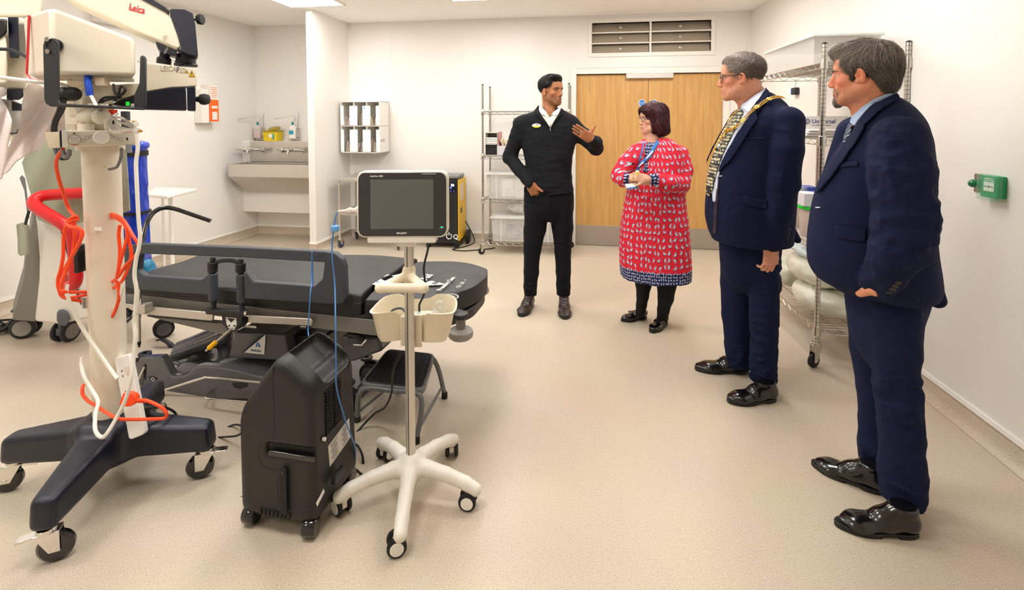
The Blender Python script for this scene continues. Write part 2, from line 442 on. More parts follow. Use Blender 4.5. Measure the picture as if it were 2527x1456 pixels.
def patch(name, poly, bvh, m, parent, off=.003, thick=.002, step=6, smooth=True, refl=None, relaxed=0):
    """a real thin piece (lapel, label, flap) laid on a surface, outline surveyed in photo pixels"""
    bm = bmesh.new(); vs = [bm.verts.new((p[0], p[1], 0)) for p in poly]
    for t in tessellate_polygon([[V((p[0], p[1], 0)) for p in poly]]): bm.faces.new([vs[i] for i in t])
    xs = [p[0] for p in poly]; ys = [p[1] for p in poly]
    for ax_, lo, hi in ((0, min(xs), max(xs)), (1, min(ys), max(ys))):
        q = lo+step
        while q < hi:
            co_ = [0, 0, 0]; co_[ax_] = q; no = [0, 0, 0]; no[ax_] = 1
            bmesh.ops.bisect_plane(bm, geom=bm.verts[:]+bm.edges[:]+bm.faces[:], plane_co=co_, plane_no=no); q += step
    bmesh.ops.remove_doubles(bm, verts=bm.verts, dist=.05)
    O = V((0, 0, HCAM)); last = None; miss = []
    for v in bm.verts:
        d = ray(v.co.x, v.co.y).normalized(); h = bvh.ray_cast(O, d)
        if h[0] is None: miss.append(v); v.tag = True
        else:
            n = h[1] if h[1].dot(d) < 0 else -h[1]; v.co = h[0]+(n*.5-d*.5).normalized()*off; last = v
    if miss:
        good = [(v.co.copy(), v) for v in bm.verts if not v.tag]
        for v in miss:
            if not good: break
            d = ray(v.co.x, v.co.y).normalized()
            best = min(good, key=lambda g: (g[0]-O).normalized().angle(d)); v.co = O+d*((best[0]-O).length)
    bmesh.ops.recalc_face_normals(bm, faces=bm.faces)
    fs = list(bm.faces)
    if fs and fs[0].normal.dot(fs[0].calc_center_median()-O) > 0: bmesh.ops.reverse_faces(bm, faces=fs)
    me = bpy.data.meshes.new(name); bm.to_mesh(me); bm.free()
    if relaxed: relax(me, relaxed, .35)
    o = obj(name, me, m, parent, smooth=smooth, angle=50)
    if thick:
        so = o.modifiers.new('t', 'SOLIDIFY'); so.thickness = thick; so.offset = -.3
    return o
# ---------------- shared materials ----------------
def floor_nodes(nt, b, L, N):
    tc = N('ShaderNodeTexCoord'); n = N('ShaderNodeTexNoise'); n.inputs['Scale'].default_value = 260; n.inputs['Detail'].default_value = 1
    r = N('ShaderNodeValToRGB'); e = r.color_ramp.elements
    e[0].position = .26; e[0].color = (*lin((150, 132, 110)), 1); e[1].position = .42; e[1].color = (*lin((209, 195, 174)), 1)
    x = e.new(.66); x.color = (*lin((209, 195, 174)), 1); x = e.new(.74); x.color = (*lin((236, 228, 214)), 1)
    n3 = N('ShaderNodeTexNoise'); n3.inputs['Scale'].default_value = 2.2; n3.inputs['Detail'].default_value = 2
    mx = N('ShaderNodeMix'); mx.data_type = 'RGBA'; mx.blend_type = 'MULTIPLY'; mx.inputs[0].default_value = .12
    L(tc.outputs['Object'], n.inputs['Vector']); L(n.outputs['Fac'], r.inputs[0]); L(tc.outputs['Object'], n3.inputs['Vector'])
    L(r.outputs[0], mx.inputs[6]); L(n3.outputs['Color'], mx.inputs[7]); L(mx.outputs[2], b.inputs['Base Color'])
M_FLOOR = node_mat('beige speckled vinyl', floor_nodes, .42)
M_WALL = mat('white wall cladding', (239, 236, 231), .42)
M_CEIL = mat('white ceiling', (252, 250, 247), .8)
M_WHITE = mat('white plastic', (238, 235, 228), .35)
M_TRIM = mat('white trim', (244, 241, 236), .3)
def oak_nodes(nt, b, L, N):
    tc = N('ShaderNodeTexCoord'); mp = N('ShaderNodeMapping'); mp.inputs['Scale'].default_value = (14, 14, .9)
    n = N('ShaderNodeTexNoise'); n.inputs['Scale'].default_value = 2.2; n.inputs['Detail'].default_value = 6; n.inputs['Distortion'].default_value = .6
    mp2 = N('ShaderNodeMapping'); mp2.inputs['Scale'].default_value = (240, 240, 6)
    n2 = N('ShaderNodeTexNoise'); n2.inputs['Scale'].default_value = 1; n2.inputs['Detail'].default_value = 2
    r = N('ShaderNodeValToRGB'); e = r.color_ramp.elements
    e[0].position = .3; e[0].color = (*lin((206, 156, 88)), 1); e[1].position = .7; e[1].color = (*lin((226, 178, 108)), 1)
    mx = N('ShaderNodeMix'); mx.data_type = 'RGBA'; mx.blend_type = 'MULTIPLY'; mx.inputs[0].default_value = .28
    L(tc.outputs['Object'], mp.inputs[0]); L(mp.outputs[0], n.inputs['Vector']); L(tc.outputs['Object'], mp2.inputs[0]); L(mp2.outputs[0], n2.inputs['Vector'])
    L(n.outputs['Fac'], r.inputs[0]); L(r.outputs[0], mx.inputs[6]); L(n2.outputs['Color'], mx.inputs[7]); L(mx.outputs[2], b.inputs['Base Color'])
M_OAK = node_mat('oak veneer', oak_nodes, .45)
M_STEEL = mat('brushed steel', (206, 200, 190), .4, .7, bump=.1, bscale=60)
M_CHROME = mat('chrome', (225, 222, 218), .12, 1)
M_BLACK = mat('black plastic', (17, 17, 19), .38, bump=.15, bscale=500)
M_RUBBER = mat('black rubber', (14, 14, 16), .6)
M_CREAM = mat('cream enamel', (228, 219, 199), .38, bump=.06, bscale=400)
M_NAVY = mat('navy enamel', (16, 22, 38), .33, bump=.25, bscale=600)
M_CHAR = mat('charcoal powder coat', (30, 32, 37), .4, bump=.2, bscale=700)

# ---------------- the room ----------------
HC = 2.73
CL, CR = V((-3.38, 6.42, 0)), V((2.69, 5.50, 0))          # back corners
BX = (CR-CL).normalized(); BN = V((BX.y, -BX.x, 0))         # along back wall, normal into room (towards camera)
LD = (V((-3.91, 3.84, 0))-CL).normalized(); RD = (V((2.2, 2.09, 0))-CR).normalized()
LEND = CL+LD*9.0; REND = CR+RD*8.6
LN = V((-LD.y, LD.x, 0)); LN = LN if LN.x > 0 else -LN
RN = V((-RD.y, RD.x, 0)); RN = RN if RN.x < 0 else -RN
def bw(t, z, off=0.0): return CL+BX*t+BN*off+V((0, 0, z))   # point on back wall
def bwt(px):           # distance along back wall for pixel column
    a = (px-CX)/F; k = CL.x-a*CL.y; return -k/(BX.x-a*BX.y)
def wall(name, a, b, h, n, m=M_WALL, th=.1, z0=0.0):
    a, b, n = V(a), V(b), V(n); q = MB()
    q.hexa([a+V((0,0,z0)), b+V((0,0,z0)), b-n*th+V((0,0,z0)), a-n*th+V((0,0,z0))], [a+V((0,0,h)), b+V((0,0,h)), b-n*th+V((0,0,h)), a-n*th+V((0,0,h))])
    return struct(q.build(name, m, smooth=False))
q = MB(); q.hexa([LEND+V((-.3,-.3,-.1)), REND+V((.3,-.3,-.1)), CR+V((.3,.3,-.1)), CL+V((-.3,.3,-.1))], [LEND+V((-.3,-.3,0)), REND+V((.3,-.3,0)), CR+V((.3,.3,0)), CL+V((-.3,.3,0))])
struct(q.build('floor', M_FLOOR, smooth=False))
# door opening and transfer grille opening in the back wall
T0, T1 = bwt(1421), bwt(1783); TF0, TF1 = bwt(1406), bwt(1798); DH = 2.045
GV0, GV1 = bwt(1457), bwt(1753)
def zat(px, py):      # height on the back wall at a pixel
    t = bwt(px); p = bw(t, 0); return P(px, py, p.y).z
GZ0, GZ1 = zat(1605, 131), zat(1605, 51)
q = MB(); Ltot = (CR-CL).length
def seg(q, t0, t1, z0, z1, th=.12):
    q.hexa([bw(t0,z0), bw(t1,z0), bw(t1,z0,-th), bw(t0,z0,-th)], [bw(t0,z1), bw(t1,z1), bw(t1,z1,-th), bw(t0,z1,-th)])
seg(q, -.1, T0, 0, HC); seg(q, T1, Ltot+.1, 0, HC); seg(q, T0, T1, DH, GZ0); seg(q, T0, GV0, GZ0, GZ1); seg(q, GV1, T1, GZ0, GZ1); seg(q, T0, T1, GZ1, HC)
struct(q.build('wall_back', M_WALL, smooth=False))
wall('wall_left', CL-LD*.1, LEND, HC, LN); wall('wall_right', CR-RD*.1, REND, HC, RN)
RB = (REND-LEND).normalized(); wall('wall_rear', LEND-RB*.1, REND+RB*.1, HC, V((0, 1, 0)))
q = MB(); q.hexa([LEND+V((-.3,-.3,HC)), REND+V((.3,-.3,HC)), CR+V((.3,.3,HC)), CL+V((-.3,.3,HC))], [LEND+V((-.3,-.3,HC+.1)), REND+V((.3,-.3,HC+.1)), CR+V((.3,.3,HC+.1)), CL+V((-.3,.3,HC+.1))])
struct(q.build('ceiling', M_CEIL, smooth=False))
# partition wall beside the scrub sink
pn0 = G(765, 602, .1); pa = V((pn0.x, pn0.y, 0))
PD = (G(864, 566, .1)-G(785, 601, .1)); PD.z = 0; PD.normalize(); PNr = V((PD.y, -PD.x, 0))
pq = G(785, 601, .1); pth = (V((pq.x, pq.y, 0))-pa).dot(PNr); Lp = (CL-pa).dot(BN)/PD.dot(BN)
q = MB(); b0, b1, b2, b3 = pa, pa+PNr*pth, pa+PNr*pth+PD*(Lp+.05), pa+PD*(Lp+.05)
q.hexa([b0, b1, b2, b3], [x+V((0, 0, HC)) for x in (b0, b1, b2, b3)])
struct(q.build('wall_partition', M_WALL, smooth=False))
# coved skirting in floor material with a white capping strip
def skirting(name, a, b, n, num):
    a, b, n = V(a), V(b), V(n).normalized(); prof = [(0, .1), (.006, .1), (.008, .05), (.014, .03), (.026, .012), (.05, .002), (0, .002)]
    d = (b-a).normalized(); q = MB(); vs = []; k = len(prof)
    for e in (a, b): vs += [e+n*x+V((0, 0, z)) for x, z in prof]
    q.add(vs, [(i, (i+1) % k, k+(i+1) % k, k+i) for i in range(k)]+[tuple(range(k)), tuple(range(k, 2*k))])
    struct(q.build('baseboard_'+name, M_FLOOR, angle=60))
    c = (a+b)/2; L_ = (b-a).length; q = MB()
    q.hexa([a+n*.0+V((0,0,.1)), b+V((0,0,.1)), b+n*.012+V((0,0,.1)), a+n*.012+V((0,0,.1))], [a+V((0,0,.122)), b+V((0,0,.122)), b+n*.008+V((0,0,.122)), a+n*.008+V((0,0,.122))])
    struct(q.build('trim_%d' % num, M_TRIM, smooth=False))
tp = (b3-CL).dot(BX); tq = (b2-CL).dot(BX)
skirting('back_left', CL, bw(tp, 0), BN, 1); skirting('back', bw(tq, 0), bw(TF0, 0), BN, 2); skirting('back_right', bw(TF1, 0), CR, BN, 3)
skirting('left', CL, LEND, LN, 4); skirting('right', CR, REND, RN, 5)
skirting('partition_right', b1, b2-PD*.06, PNr, 6); skirting('partition_left', b0, b3-PD*.06, -PNr, 7); skirting('partition_end', b0, b1, -PD, 8)
# panel joints of the wall cladding (thin cover strips)
for i, px in enumerate((968, 1212, 1838)):
    q = MB(); t = bwt(px); q.hexa([bw(t-.004,.125), bw(t+.004,.125), bw(t+.004,.125,.002), bw(t-.004,.125,.002)], [bw(t-.004,HC), bw(t+.004,HC), bw(t+.004,HC,.002), bw(t-.004,HC,.002)])
    struct(q.build('trim_%d' % (9+i), M_WALL, smooth=False))
# ceiling light panels
MZ = mat('panel light diffuser', (255, 252, 248), .5, emit=LAMP); M_LF = mat('light frame white', (236, 230, 220), .4)
RZ = math.atan2(BX.y, BX.x)
def clight(x, y, lab):
    e = empty('ceiling_light', (x, y, HC), lab, 'ceiling light', 'square ceiling light panels')
    M = M4((x, y, HC), RZ); q = MB(M)
    for sx, sy, w_, h_ in ((0, .31, .64, .02), (0, -.31, .64, .02), (.31, 0, .02, .6), (-.31, 0, .02, .6)): q.box((sx, sy, -.006), (w_, h_, .012))
    q.build('frame', M_LF, e, smooth=False); MB(M).box((0, 0, -.004), (.6, .6, .006)).build('diffuser', MZ, e, smooth=False)
RV = V((-BX.y, BX.x, 0))
c0 = G(760, 14, HC) if False else V((-2.13, 4.96, 0))
labs = {(0, 0): 'square ceiling light panel above the end of the partition wall', (1, 0): 'square ceiling light panel at the top edge between the partition and the grille'}
for j in range(4):
    for i in range(4):
        p = c0+BX*1.8*i-RV*1.75*j
        if i == 3 or (i, j) in ((2, 2), (1, 3), (2, 3)): continue
        clight(p.x, p.y, labs.get((i, j), 'square ceiling light panel, %s from the left wall in the %s row from the back' % (('first', 'second', 'third', 'fourth')[i], ('first', 'second', 'third', 'fourth')[j])))
# ---------------- double doors ----------------
FB = lambda t, z, off=0: fr(bw(t, z, off), BX, BN)
TM = bwt(1599); KZ = .235
M_FR = mat('white door frame', (240, 236, 228), .4); M_PLATE = mat('satin kick plate', (186, 180, 172), .42, .85, bump=.1, bscale=300)
M_BLUE = mat('sign blue', (28, 120, 205), .4); M_INK = mat('white ink', (245, 245, 242), .5); M_GLASSW = mat('clear polythene', (236, 236, 232), .12, alpha=.28)
for n_, (a, b, px) in enumerate(((T0+.003, TM-.002, 1584), (TM+.002, T1-.003, 1613))):
    q = MB(FB((a+b)/2, DH/2, -.045)); q.box((0, 0, 0), (b-a, DH-.012, .044)); d = struct(q.build('door_%d' % (n_+1), M_OAK, bevel=.002))
    MB(FB((a+b)/2, KZ/2+.006, -.022)).box((0, 0, 0), (b-a-.008, KZ, .003)).build('kick_plate', M_PLATE, d, bevel=.001)
    z = zat(px, 254); M = FB(bwt(px), z, -.0225)
    s = MB(M).lathe([(.041, 0), (.041, .0012)], n=32).build('sign', M_INK, d); MB(M).lathe([(.036, .0012), (.036, .0018)], n=32).build('disc', M_BLUE, s)
    a_ = [text('Fire door', .016, M @ Matrix.Translation((0, .007, .0018)), M_INK, None, bold=.01), text('keep shut', .016, M @ Matrix.Translation((0, -.01, .0018)), M_INK, None, bold=.01)]
    merged('lettering', a_, M_INK, s)
q = MB()
for a, b, z0, z1 in ((TF0, T0, 0, DH+.07), (T1, TF1, 0, DH+.07), (T0, T1, DH, DH+.07)):
    q.hexa([bw(a,z0,-.1), bw(b,z0,-.1), bw(b,z0,.018), bw(a,z0,.018)], [bw(a,z1,-.1), bw(b,z1,-.1), bw(b,z1,.018), bw(a,z1,.018)])
struct(q.build('trim_20', M_FR, bevel=.003))
q = MB(FB(bwt(1601), zat(1601, 187), .0)); q.box((0, 0, 0), (.53, .058, .055))
tag(q.build('door_closer', mat('silver closer cover', (214, 210, 204), .35, .3), bevel=.004), 'silver grey closer cover across the top of the oak doors', 'door closer')
# ---------------- transfer grille above the doors ----------------
gm = (GV0+GV1)/2; gz = (GZ0+GZ1)/2; gw, gh = GV1-GV0, GZ1-GZ0
g = empty('transfer_grille', bw(gm, GZ0), 'steel louvred air grille set in the wall above the oak doors', 'air vent')
q = MB(FB(gm, gz, .004))
for sx, sy, w_, h_ in ((0, gh/2+.012, gw+.07, .045), (0, -gh/2-.012, gw+.07, .045), (gw/2+.012, 0, .045, gh), (-gw/2-.012, 0, .045, gh)): q.box((sx, sy, 0), (w_, h_, .014))
q.build('frame', M_FR, g, bevel=.002)
M_LV = mat('louvre steel', (172, 160, 142), .55, .35, bump=.2, bscale=500)
MB(FB(gm, gz, -.16)).box((0, 0, 0), (gw+.1, gh+.1, .02)).build('back_panel', M_LV, g)
q = MB(FB(gm, gz, -.075)); q.box((0, gh/2+.01, 0), (gw, .02, .15)); q.box((0, -gh/2-.01, 0), (gw, .02, .15)); q.box((gw/2+.01, 0, 0), (.02, gh+.04, .15)); q.box((-gw/2-.01, 0, 0), (.02, gh+.04, .15)); q.build('sleeve', M_FR, g)
MB(FB(gm, gz, -.03)).box((0, 0, 0), (.02, gh, .07)).build('mullion', M_FR, g)
for j in (-1, 1):
    MB(FB(gm, gz+j*gh/6, -.02)).box((0, 0, 0), (gw, .012, .05)).build('rail', M_FR, g)
for i in (-1, 1):
    for j in (-1, 0, 1):
        M = FB(gm+i*gw/4, gz+j*gh/3, -.045) @ Matrix.Rotation(rad(-28), 4, 'X')
        l = MB(M).box((0, 0, 0), (gw/2-.03, gh/3-.005, .006)).build('louvre', M_LV, g)
        MB(M).lathe([(.022, .003), (.022, .016), (.016, .02)], (0, 0, 0), n=20).build('knob', M_STEEL, l)
        MB(M).box((gw/4-.03, 0, .008), (.02, .012, .012)).build('pivot', M_STEEL, l)
# ---------------- scrub sink in the alcove ----------------
tE = (b3-CL).dot(BX)-.03
q = MB(); 
def bprism(q, prof, t0, t1):      # profile (off, z) extruded along the back wall
    k = len(prof); vs = [bw(t0, z, o) for o, z in prof]+[bw(t1, z, o) for o, z in prof]
    fs = [(i, (i+1) % k, k+(i+1) % k, k+i) for i in range(k)]
    for t in tessellate_polygon([[V((o, z, 0)) for o, z in prof]]): fs += [tuple(t), tuple(k+i for i in t[::-1])]
    q.add(vs, fs); return q
struct(bprism(q, [(0, .335), (.25, .335), (.25, 1.235), (0, 1.235)], -.02, tE+.03).build('wall_pipe_boxing', M_WALL, bevel=.003))
s = empty('scrub_sink', bw(tE/2, 0, .4), 'long brushed steel scrub trough on the alcove wall behind the partition', 'sink')
tS = .06
bprism(MB(), [(.253, .98), (.265, .98), (.265, 1.235), (.253, 1.235)], tS+.05, tE).build('splashback', M_STEEL, s, bevel=.003)
q = bprism(MB(), [(.253, .60), (.30, .60), (.60, .825), (.60, .975), (.56, .975), (.56, .85), (.40, .70), (.27, .70), (.27, .975), (.253, .975)], tS, tE)
q.build('trough', M_STEEL, s, bevel=.006)
q = MB()
for t in (tS, tE-.015): bprism(q, [(.26, .61), (.30, .61), (.59, .83), (.59, .974), (.26, .974)], t, t+.012)
q.build('end_panel', M_STEEL, s, bevel=.002)
for px, lab in ((668, 'wall mounted chrome elbow tap left over the steel trough'), (762, 'chrome elbow tap half hidden behind the partition edge')):
    o = bw(bwt(px), 1.12, .268); T = bwt(px); tp_ = empty('elbow_tap', o, lab, 'tap')
    q = MB(); q.cyl(bw(T-.13, 1.135, .33), bw(T+.13, 1.135, .33), .018)
    for dx in (-.11, .11): q.cyl(bw(T+dx, 1.135, .267), bw(T+dx, 1.135, .335), .014); q.lathe([(.03, 0), (.03, .012)], bw(T+dx, 1.135, .267), BN)
    q.build('mixer_body', M_CHROME, tp_, bevel=.002)
    q = MB(); q.cyl(bw(T+.13, 1.135, .33), bw(T+.155, 1.135, .33), .034); q.tube(spline([bw(T+.15, 1.135, .335), bw(T+.16, 1.15, .40), bw(T+.16, 1.155, .46)], 4), .007); q.build('lever', M_CHROME, tp_)
    q = MB(); q.cyl(bw(T-.13, 1.135, .33), bw(T-.155, 1.135, .33), .034); q.tube(spline([bw(T-.15, 1.135, .335), bw(T-.17, 1.14, .40), bw(T-.17, 1.145, .45)], 4), .007); q.build('lever', M_CHROME, tp_)
    MB().tube(spline([bw(T, 1.13, .33), bw(T, 1.15, .40), bw(T, 1.13, .45), bw(T, 1.08, .46)], 5), .011, 10).build('spout', M_CHROME, tp_)
# soap bottles in wire brackets
for px, c, lab, nm in ((637, (214, 70, 84), 'clear bottle of pink soap in a wall bracket over the sink', 'pink'), (731, (235, 238, 238), 'white labelled soap bottle in a wall bracket right over the sink', 'white')):
    T = bwt(px)+(.05 if px < 700 else 0); e = empty('soap_dispenser', bw(T, 1.27, .07), lab, 'soap dispenser'); zb = 1.27
    M = Matrix.Translation(bw(T, zb, .075)) @ Matrix.Rotation(RZ, 4, 'Z')
    q = MB(M); q.prism(rrect(.09, .065, .02), .13); q.prism(rrect(.09, .065, .02), .17, h0=.13, taper=.4); q.build('bottle', mat('bottle '+nm, (240, 236, 234), .15, alpha=.55 if nm == 'pink' else 1.0), e, bevel=.003)
    MB(M).prism(rrect(.084, .059, .018), .065 if nm == 'pink' else .05, h0=.004).build('liquid', mat('soap '+nm, c, .2), e)
    if nm == 'white': MB(M).box((0, -.0345, .075), (.06, .002, .05)).build('label', mat('teal label', (30, 160, 180), .5), e)
    MB(M).lathe([(.014, .165), (.014, .2), (.009, .21)], n=16).build('cap', mat('teal cap', (10, 130, 130), .4), e)
    q = MB(M); q.tube(spline([(0, 0, .2), (.03, .03, .25), (.0, .02, .29), (-.0, -.06, .28), (-.03, -.17, .26)], 6), .0035, 6)
    q.tube(spline([(.02, .07, .0), (.04, .065, .3), (.05, .06, .31)], 4), .003, 6); q.tube(spline([(-.03, -.17, .26), (-.05, -.24, .25), (-.08, -.25, .25), (-.05, -.16, .26)], 6), .0035, 6); q.build('elbow_lever', M_CHROME, e)
    q = MB(M); q.box((.055, .03, .06), (.012, .05, .09)); q.box((0, .055, .05), (.11, .03, .16)); q.build('bracket', M_STEEL, e, bevel=.002)
# yellow sharps box on the ledge
T = bwt(689); e = empty('sharps_box', bw(T, 1.235, .13), 'yellow clinical sharps box with lid open on the sink ledge', 'sharps bin')
M_YEL = mat('sharps yellow', (226, 196, 24), .35); M = Matrix.Translation(bw(T, 1.236, .13)) @ Matrix.Rotation(RZ, 4, 'Z')
MB(M).prism(rrect(.19, .14, .02), .12, taper=1.06).build('tub', M_YEL, e, bevel=.003)
q = MB(M); q.box((0, 0, .126), (.21, .16, .014)); q.build('lid', mat('dark yellow lid', (160, 138, 12), .4), e, bevel=.004)
MB(M @ Matrix.Translation((0, .03, .152)) @ Matrix.Rotation(rad(20), 4, 'X')).lathe([(.07, 0), (.07, .012), (.03, .02)], n=20).build('flap', mat('dark yellow lid', (160, 138, 12), .4), e)
q = MB(M @ Matrix.Translation((0, -.0745, .055)) @ Matrix.Rotation(PI/2, 4, 'X')); q.box((.02, 0, 0), (.045, .045, .002), Matrix.Rotation(PI/4, 4, 'Z')); q.build('label', M_INK, e)
MB(M @ Matrix.Translation((.055, -.0745, .055))).box((0, 0, 0), (.02, .002, .07)).build('stripe', mat('teal label', (30, 160, 180), .5), e)
# ---------------- glove box dispenser and towel holder on the left wall ----------------
LWp = lambda px, py: PL(px, py, CL, LN)
LX = -LD
def FL(px, py, off=0): return fr(LWp(px, py)+LN*off, LX, LN)
M_OR = mat('orange card', (240, 104, 24), .5)
e = empty('glove_dispenser', LWp(497, 305), 'white glove box holder with orange printed carton on the left wall', 'glove dispenser')
MB(FL(488, 262, .053)).box((0, 0, 0), (.10, .38, .1)).build('holder', M_WHITE, e, bevel=.004)
b_ = MB(FL(508, 256, .058)).box((0, 0, 0), (.12, .43, .11)).build('carton', mat('white card', (240, 232, 224), .55), e, bevel=.002)
M = FL(508, 256, .114); q = MB(M); q.box((0, -.08, 0), (.118, .25, .003)); q.build('orange_panel', M_OR, b_)
M2 = fr(LWp(508, 256)+LN*.058-LX*.061, LN, -LX); q = MB(M2); q.box((0, -.09, 0), (.108, .24, .003)); q.build('orange_panel', M_OR, b_)
q = MB(M); q.box((.0, -.14, .003), (.07, .09, .003)); q.box((.0, -.04, .003), (.08, .03, .003)); q.build('opening', M_WHITE, b_)
for k in range(6): 
    q = MB(M); q.box((0, .185-k*.022, .001), (.1-.015*(k % 3), .007, .001)); q.box((0, 0, 0), (.0001, .0001, .0001)); q.build('printed_line', mat('faded orange print', (240, 150, 110), .5), b_)
e = empty('towel_dispenser', LWp(285, 40), 'white wall dispenser with a blue insert high on the left wall', 'paper towel dispenser')
MB(FL(270, 22, .06)).box((0, 0, 0), (.34, .30, .12)).build('case', M_WHITE, e, bevel=.01)
MB(FL(285, 52, .07)).box((.04, 0, 0), (.14, .05, .13)).build('insert', mat('cyan blue', (30, 140, 205), .4), e, bevel=.006)
# ---------------- over-bed table by the left wall ----------------
e = empty('overbed_table', G(425, 600, 0) , 'white wheeled over-bed table with one post by the left wall', 'table')
zt = .85; c4 = [G(358, 478, zt), G(382, 462, zt), G(486, 465, zt), G(412, 483, zt)]
q = MB(); q.hexa([c-V((0, 0, .03)) for c in c4], c4); q.build('tabletop', M_WHITE, e, bevel=.008)
cb = P(421, 500, 4.45); fx = cb.x
q = MB(); q.cyl((fx, 4.45, .08), (fx, 4.45, zt-.03), .018, n=16); q.build('post', M_TRIM, e)
q = MB(); q.cyl((fx-.11, 4.5, .08), (fx-.11, 4.5, zt-.03), .010, n=12); q.build('post', M_TRIM, e)
q = MB(); q.box((fx-.02, 4.45, .065), (.45, .06, .035)); q.box((fx-.2, 4.45, .065), (.05, .42, .03)); q.box((fx+.18, 4.45, .065), (.05, .42, .03)); q.build('base', M_WHITE, e, bevel=.006)
for dx in (-.2, .18):
    for dy in (-.18, .18): MB().cyl((fx+dx-.012, 4.45+dy, .027), (fx+dx+.012, 4.45+dy, .027), .027).build('caster', M_CHAR, e)
# ---------------- pigeonhole rack ----------------
cp0 = FB(0, 0); dR = .29
tR = bwt(962)-.005; wR = .50; zt0, zt1 = 1.105, 1.73
e = empty('pigeonhole_rack', bw(tR-wR/2, zt0, 0), 'white six-hole wall rack for packets beside the partition', 'wall rack')
def bb(q, t0, t1, z0, z1, o0, o1): q.hexa([bw(t0,z0,o1), bw(t1,z0,o1), bw(t1,z0,o0), bw(t0,z0,o0)], [bw(t0,z1,o1), bw(t1,z1,o1), bw(t1,z1,o0), bw(t0,z1,o0)]); return q
q = MB(); tl = tR-wR; zm = (zt0+zt1)/2+.01
for z in (zt0, zm, zt1-.008): bb(q, tl, tR, z, z+.008, .003, dR)
bb(q, tl, tR, zt0, zt1, .003, .01)
q.build('shelf_board', M_WHITE, e)
for k in range(4): bb(MB(), tl+k*(wR-.008)/3, tl+k*(wR-.008)/3+.008, zt0, zt1, .003, dR).build('divider', M_WHITE, e)
for z0, z1 in ((zt0+.012, zm-.04), (zm+.012, zt1-.055)):
    for k in range(4):
        c = tl+k*wR/3; a, b = (c, c+.04) if k == 0 else ((c-.045, c) if k == 3 else (c-.05, c+.05))
        bb(MB(), a, b, z0, z1, dR+.001, dR+.006).build('front_plate', mat('bright white acrylic', (250, 248, 244), .25), e)
MB(FB(tl+wR*2/3-.03, zt1-.08, dR+.0062)).box((0, 0, 0), (.02, .012, .001)).build('sticker', M_BLUE, e)
pk = [mat('packet a', (224, 214, 204), .6), mat('packet b', (206, 196, 196), .6), mat('packet c', (232, 218, 190), .6)]
prot = {}
cnt = 0
for r_, z0 in ((0, zt0+.01), (1, zm+.01)):
    for k in range(3):
        n_ = (7, 8, 8, 4, 3, 4)[r_*3+k]
        for j in range(n_):
            t0 = tl+wR/3*k+.015+j*(wR/3-.04)/8; h_ = random.uniform(.11, .17) if r_ == 0 else random.uniform(.09, .15)
            M = fr(bw(t0+.008, z0+.004, random.uniform(.14, .22)), BX, BN) @ Matrix.Rotation(rad(random.uniform(-22, -4) if r_ == 0 else random.uniform(-12, 12)), 4, 'Z')
            q = MB(M); q.box((0, h_/2, 0), (.009, h_, .12))
            tag(q.build('paper_packet', pk[cnt % 3], bevel=.003), 'pale packet standing in the %s row of the white wall rack, %s hole' % ('upper' if r_ else 'lower', ('left', 'middle', 'right')[k]), 'packet', 'packets in the wall rack, %s %s hole' % ('upper' if r_ else 'lower', ('left', 'middle', 'right')[k])); cnt += 1
# ---------------- casters ----------------
def caster(parent, p, r=.04, wdt=.022, ang=0.0, stem=.12, mw=None, mf=None, hub=None, twin=False, name='caster', brake=False):
    """p: floor point under the stem; stem: height of the mounting"""
    p = V(p); R = Matrix.Rotation(ang, 4, 'Z'); M = Matrix.Translation((p.x, p.y, 0)) @ R; tr = r*.45
    q = MB(M); q.cyl((0, 0, stem-.012), (0, 0, stem), r*.55, n=16)
    if not twin:
        for s_ in (-1, 1): q.hexa([(tr-r*.3, s_*(wdt/2+.004), r*.8), (tr+r*.3, s_*(wdt/2+.004), r*.8), (tr+r*.3, s_*(wdt/2+.007), r*.8), (tr-r*.3, s_*(wdt/2+.007), r*.8)], [(-r*.6, s_*(wdt/2+.004), stem-.012), (r*.75, s_*(wdt/2+.004), stem-.012), (r*.75, s_*(wdt/2+.007), stem-.012), (-r*.6, s_*(wdt/2+.007), stem-.012)])
        q.box((r*.07, 0, stem-.016), (r*1.35, wdt+.016, .006)); q.cyl((tr, -wdt/2-.009, r), (tr, wdt/2+.009, r), r*.15, n=10)
        if brake: q.hexa([(-r*1.5, -.016, stem-.03), (-r*.4, -.016, stem-.022), (-r*.4, .016, stem-.022), (-r*1.5, .016, stem-.03)], [(-r*1.5, -.016, stem-.02), (-r*.4, -.016, stem-.012), (-r*.4, .016, stem-.012), (-r*1.5, .016, stem-.02)])
    else: q.box((tr*.6, 0, r*1.15), (r*1.1, wdt*.5, r*.7)); q.cyl((0, 0, r), (0, 0, stem), r*.22, n=12)
    o = q.build(name, mf or M_CHROME, parent, bevel=.0015)
    for s_ in ((-1, 1) if twin else (0,)):
        y0 = s_*wdt*.5; hw = wdt*.22 if twin else wdt/2
        w_ = MB(M).lathe([(r*.3, -hw), (r*.82, -hw), (r, -hw*.5), (r, hw*.5), (r*.82, hw), (r*.3, hw)], (tr, y0, r), (0, 1, 0), n=28).build('wheel', mw or M_RUBBER, o)
        if hub:
            ss = (s_,) if twin else (-1, 1)
            for s2 in ss: MB(M).lathe([(r*.7, 0), (r*.7, .0015)], (tr, y0+s2*hw, r), (0, s2, 0), n=24).build('hub_cap', hub, w_)
    return o
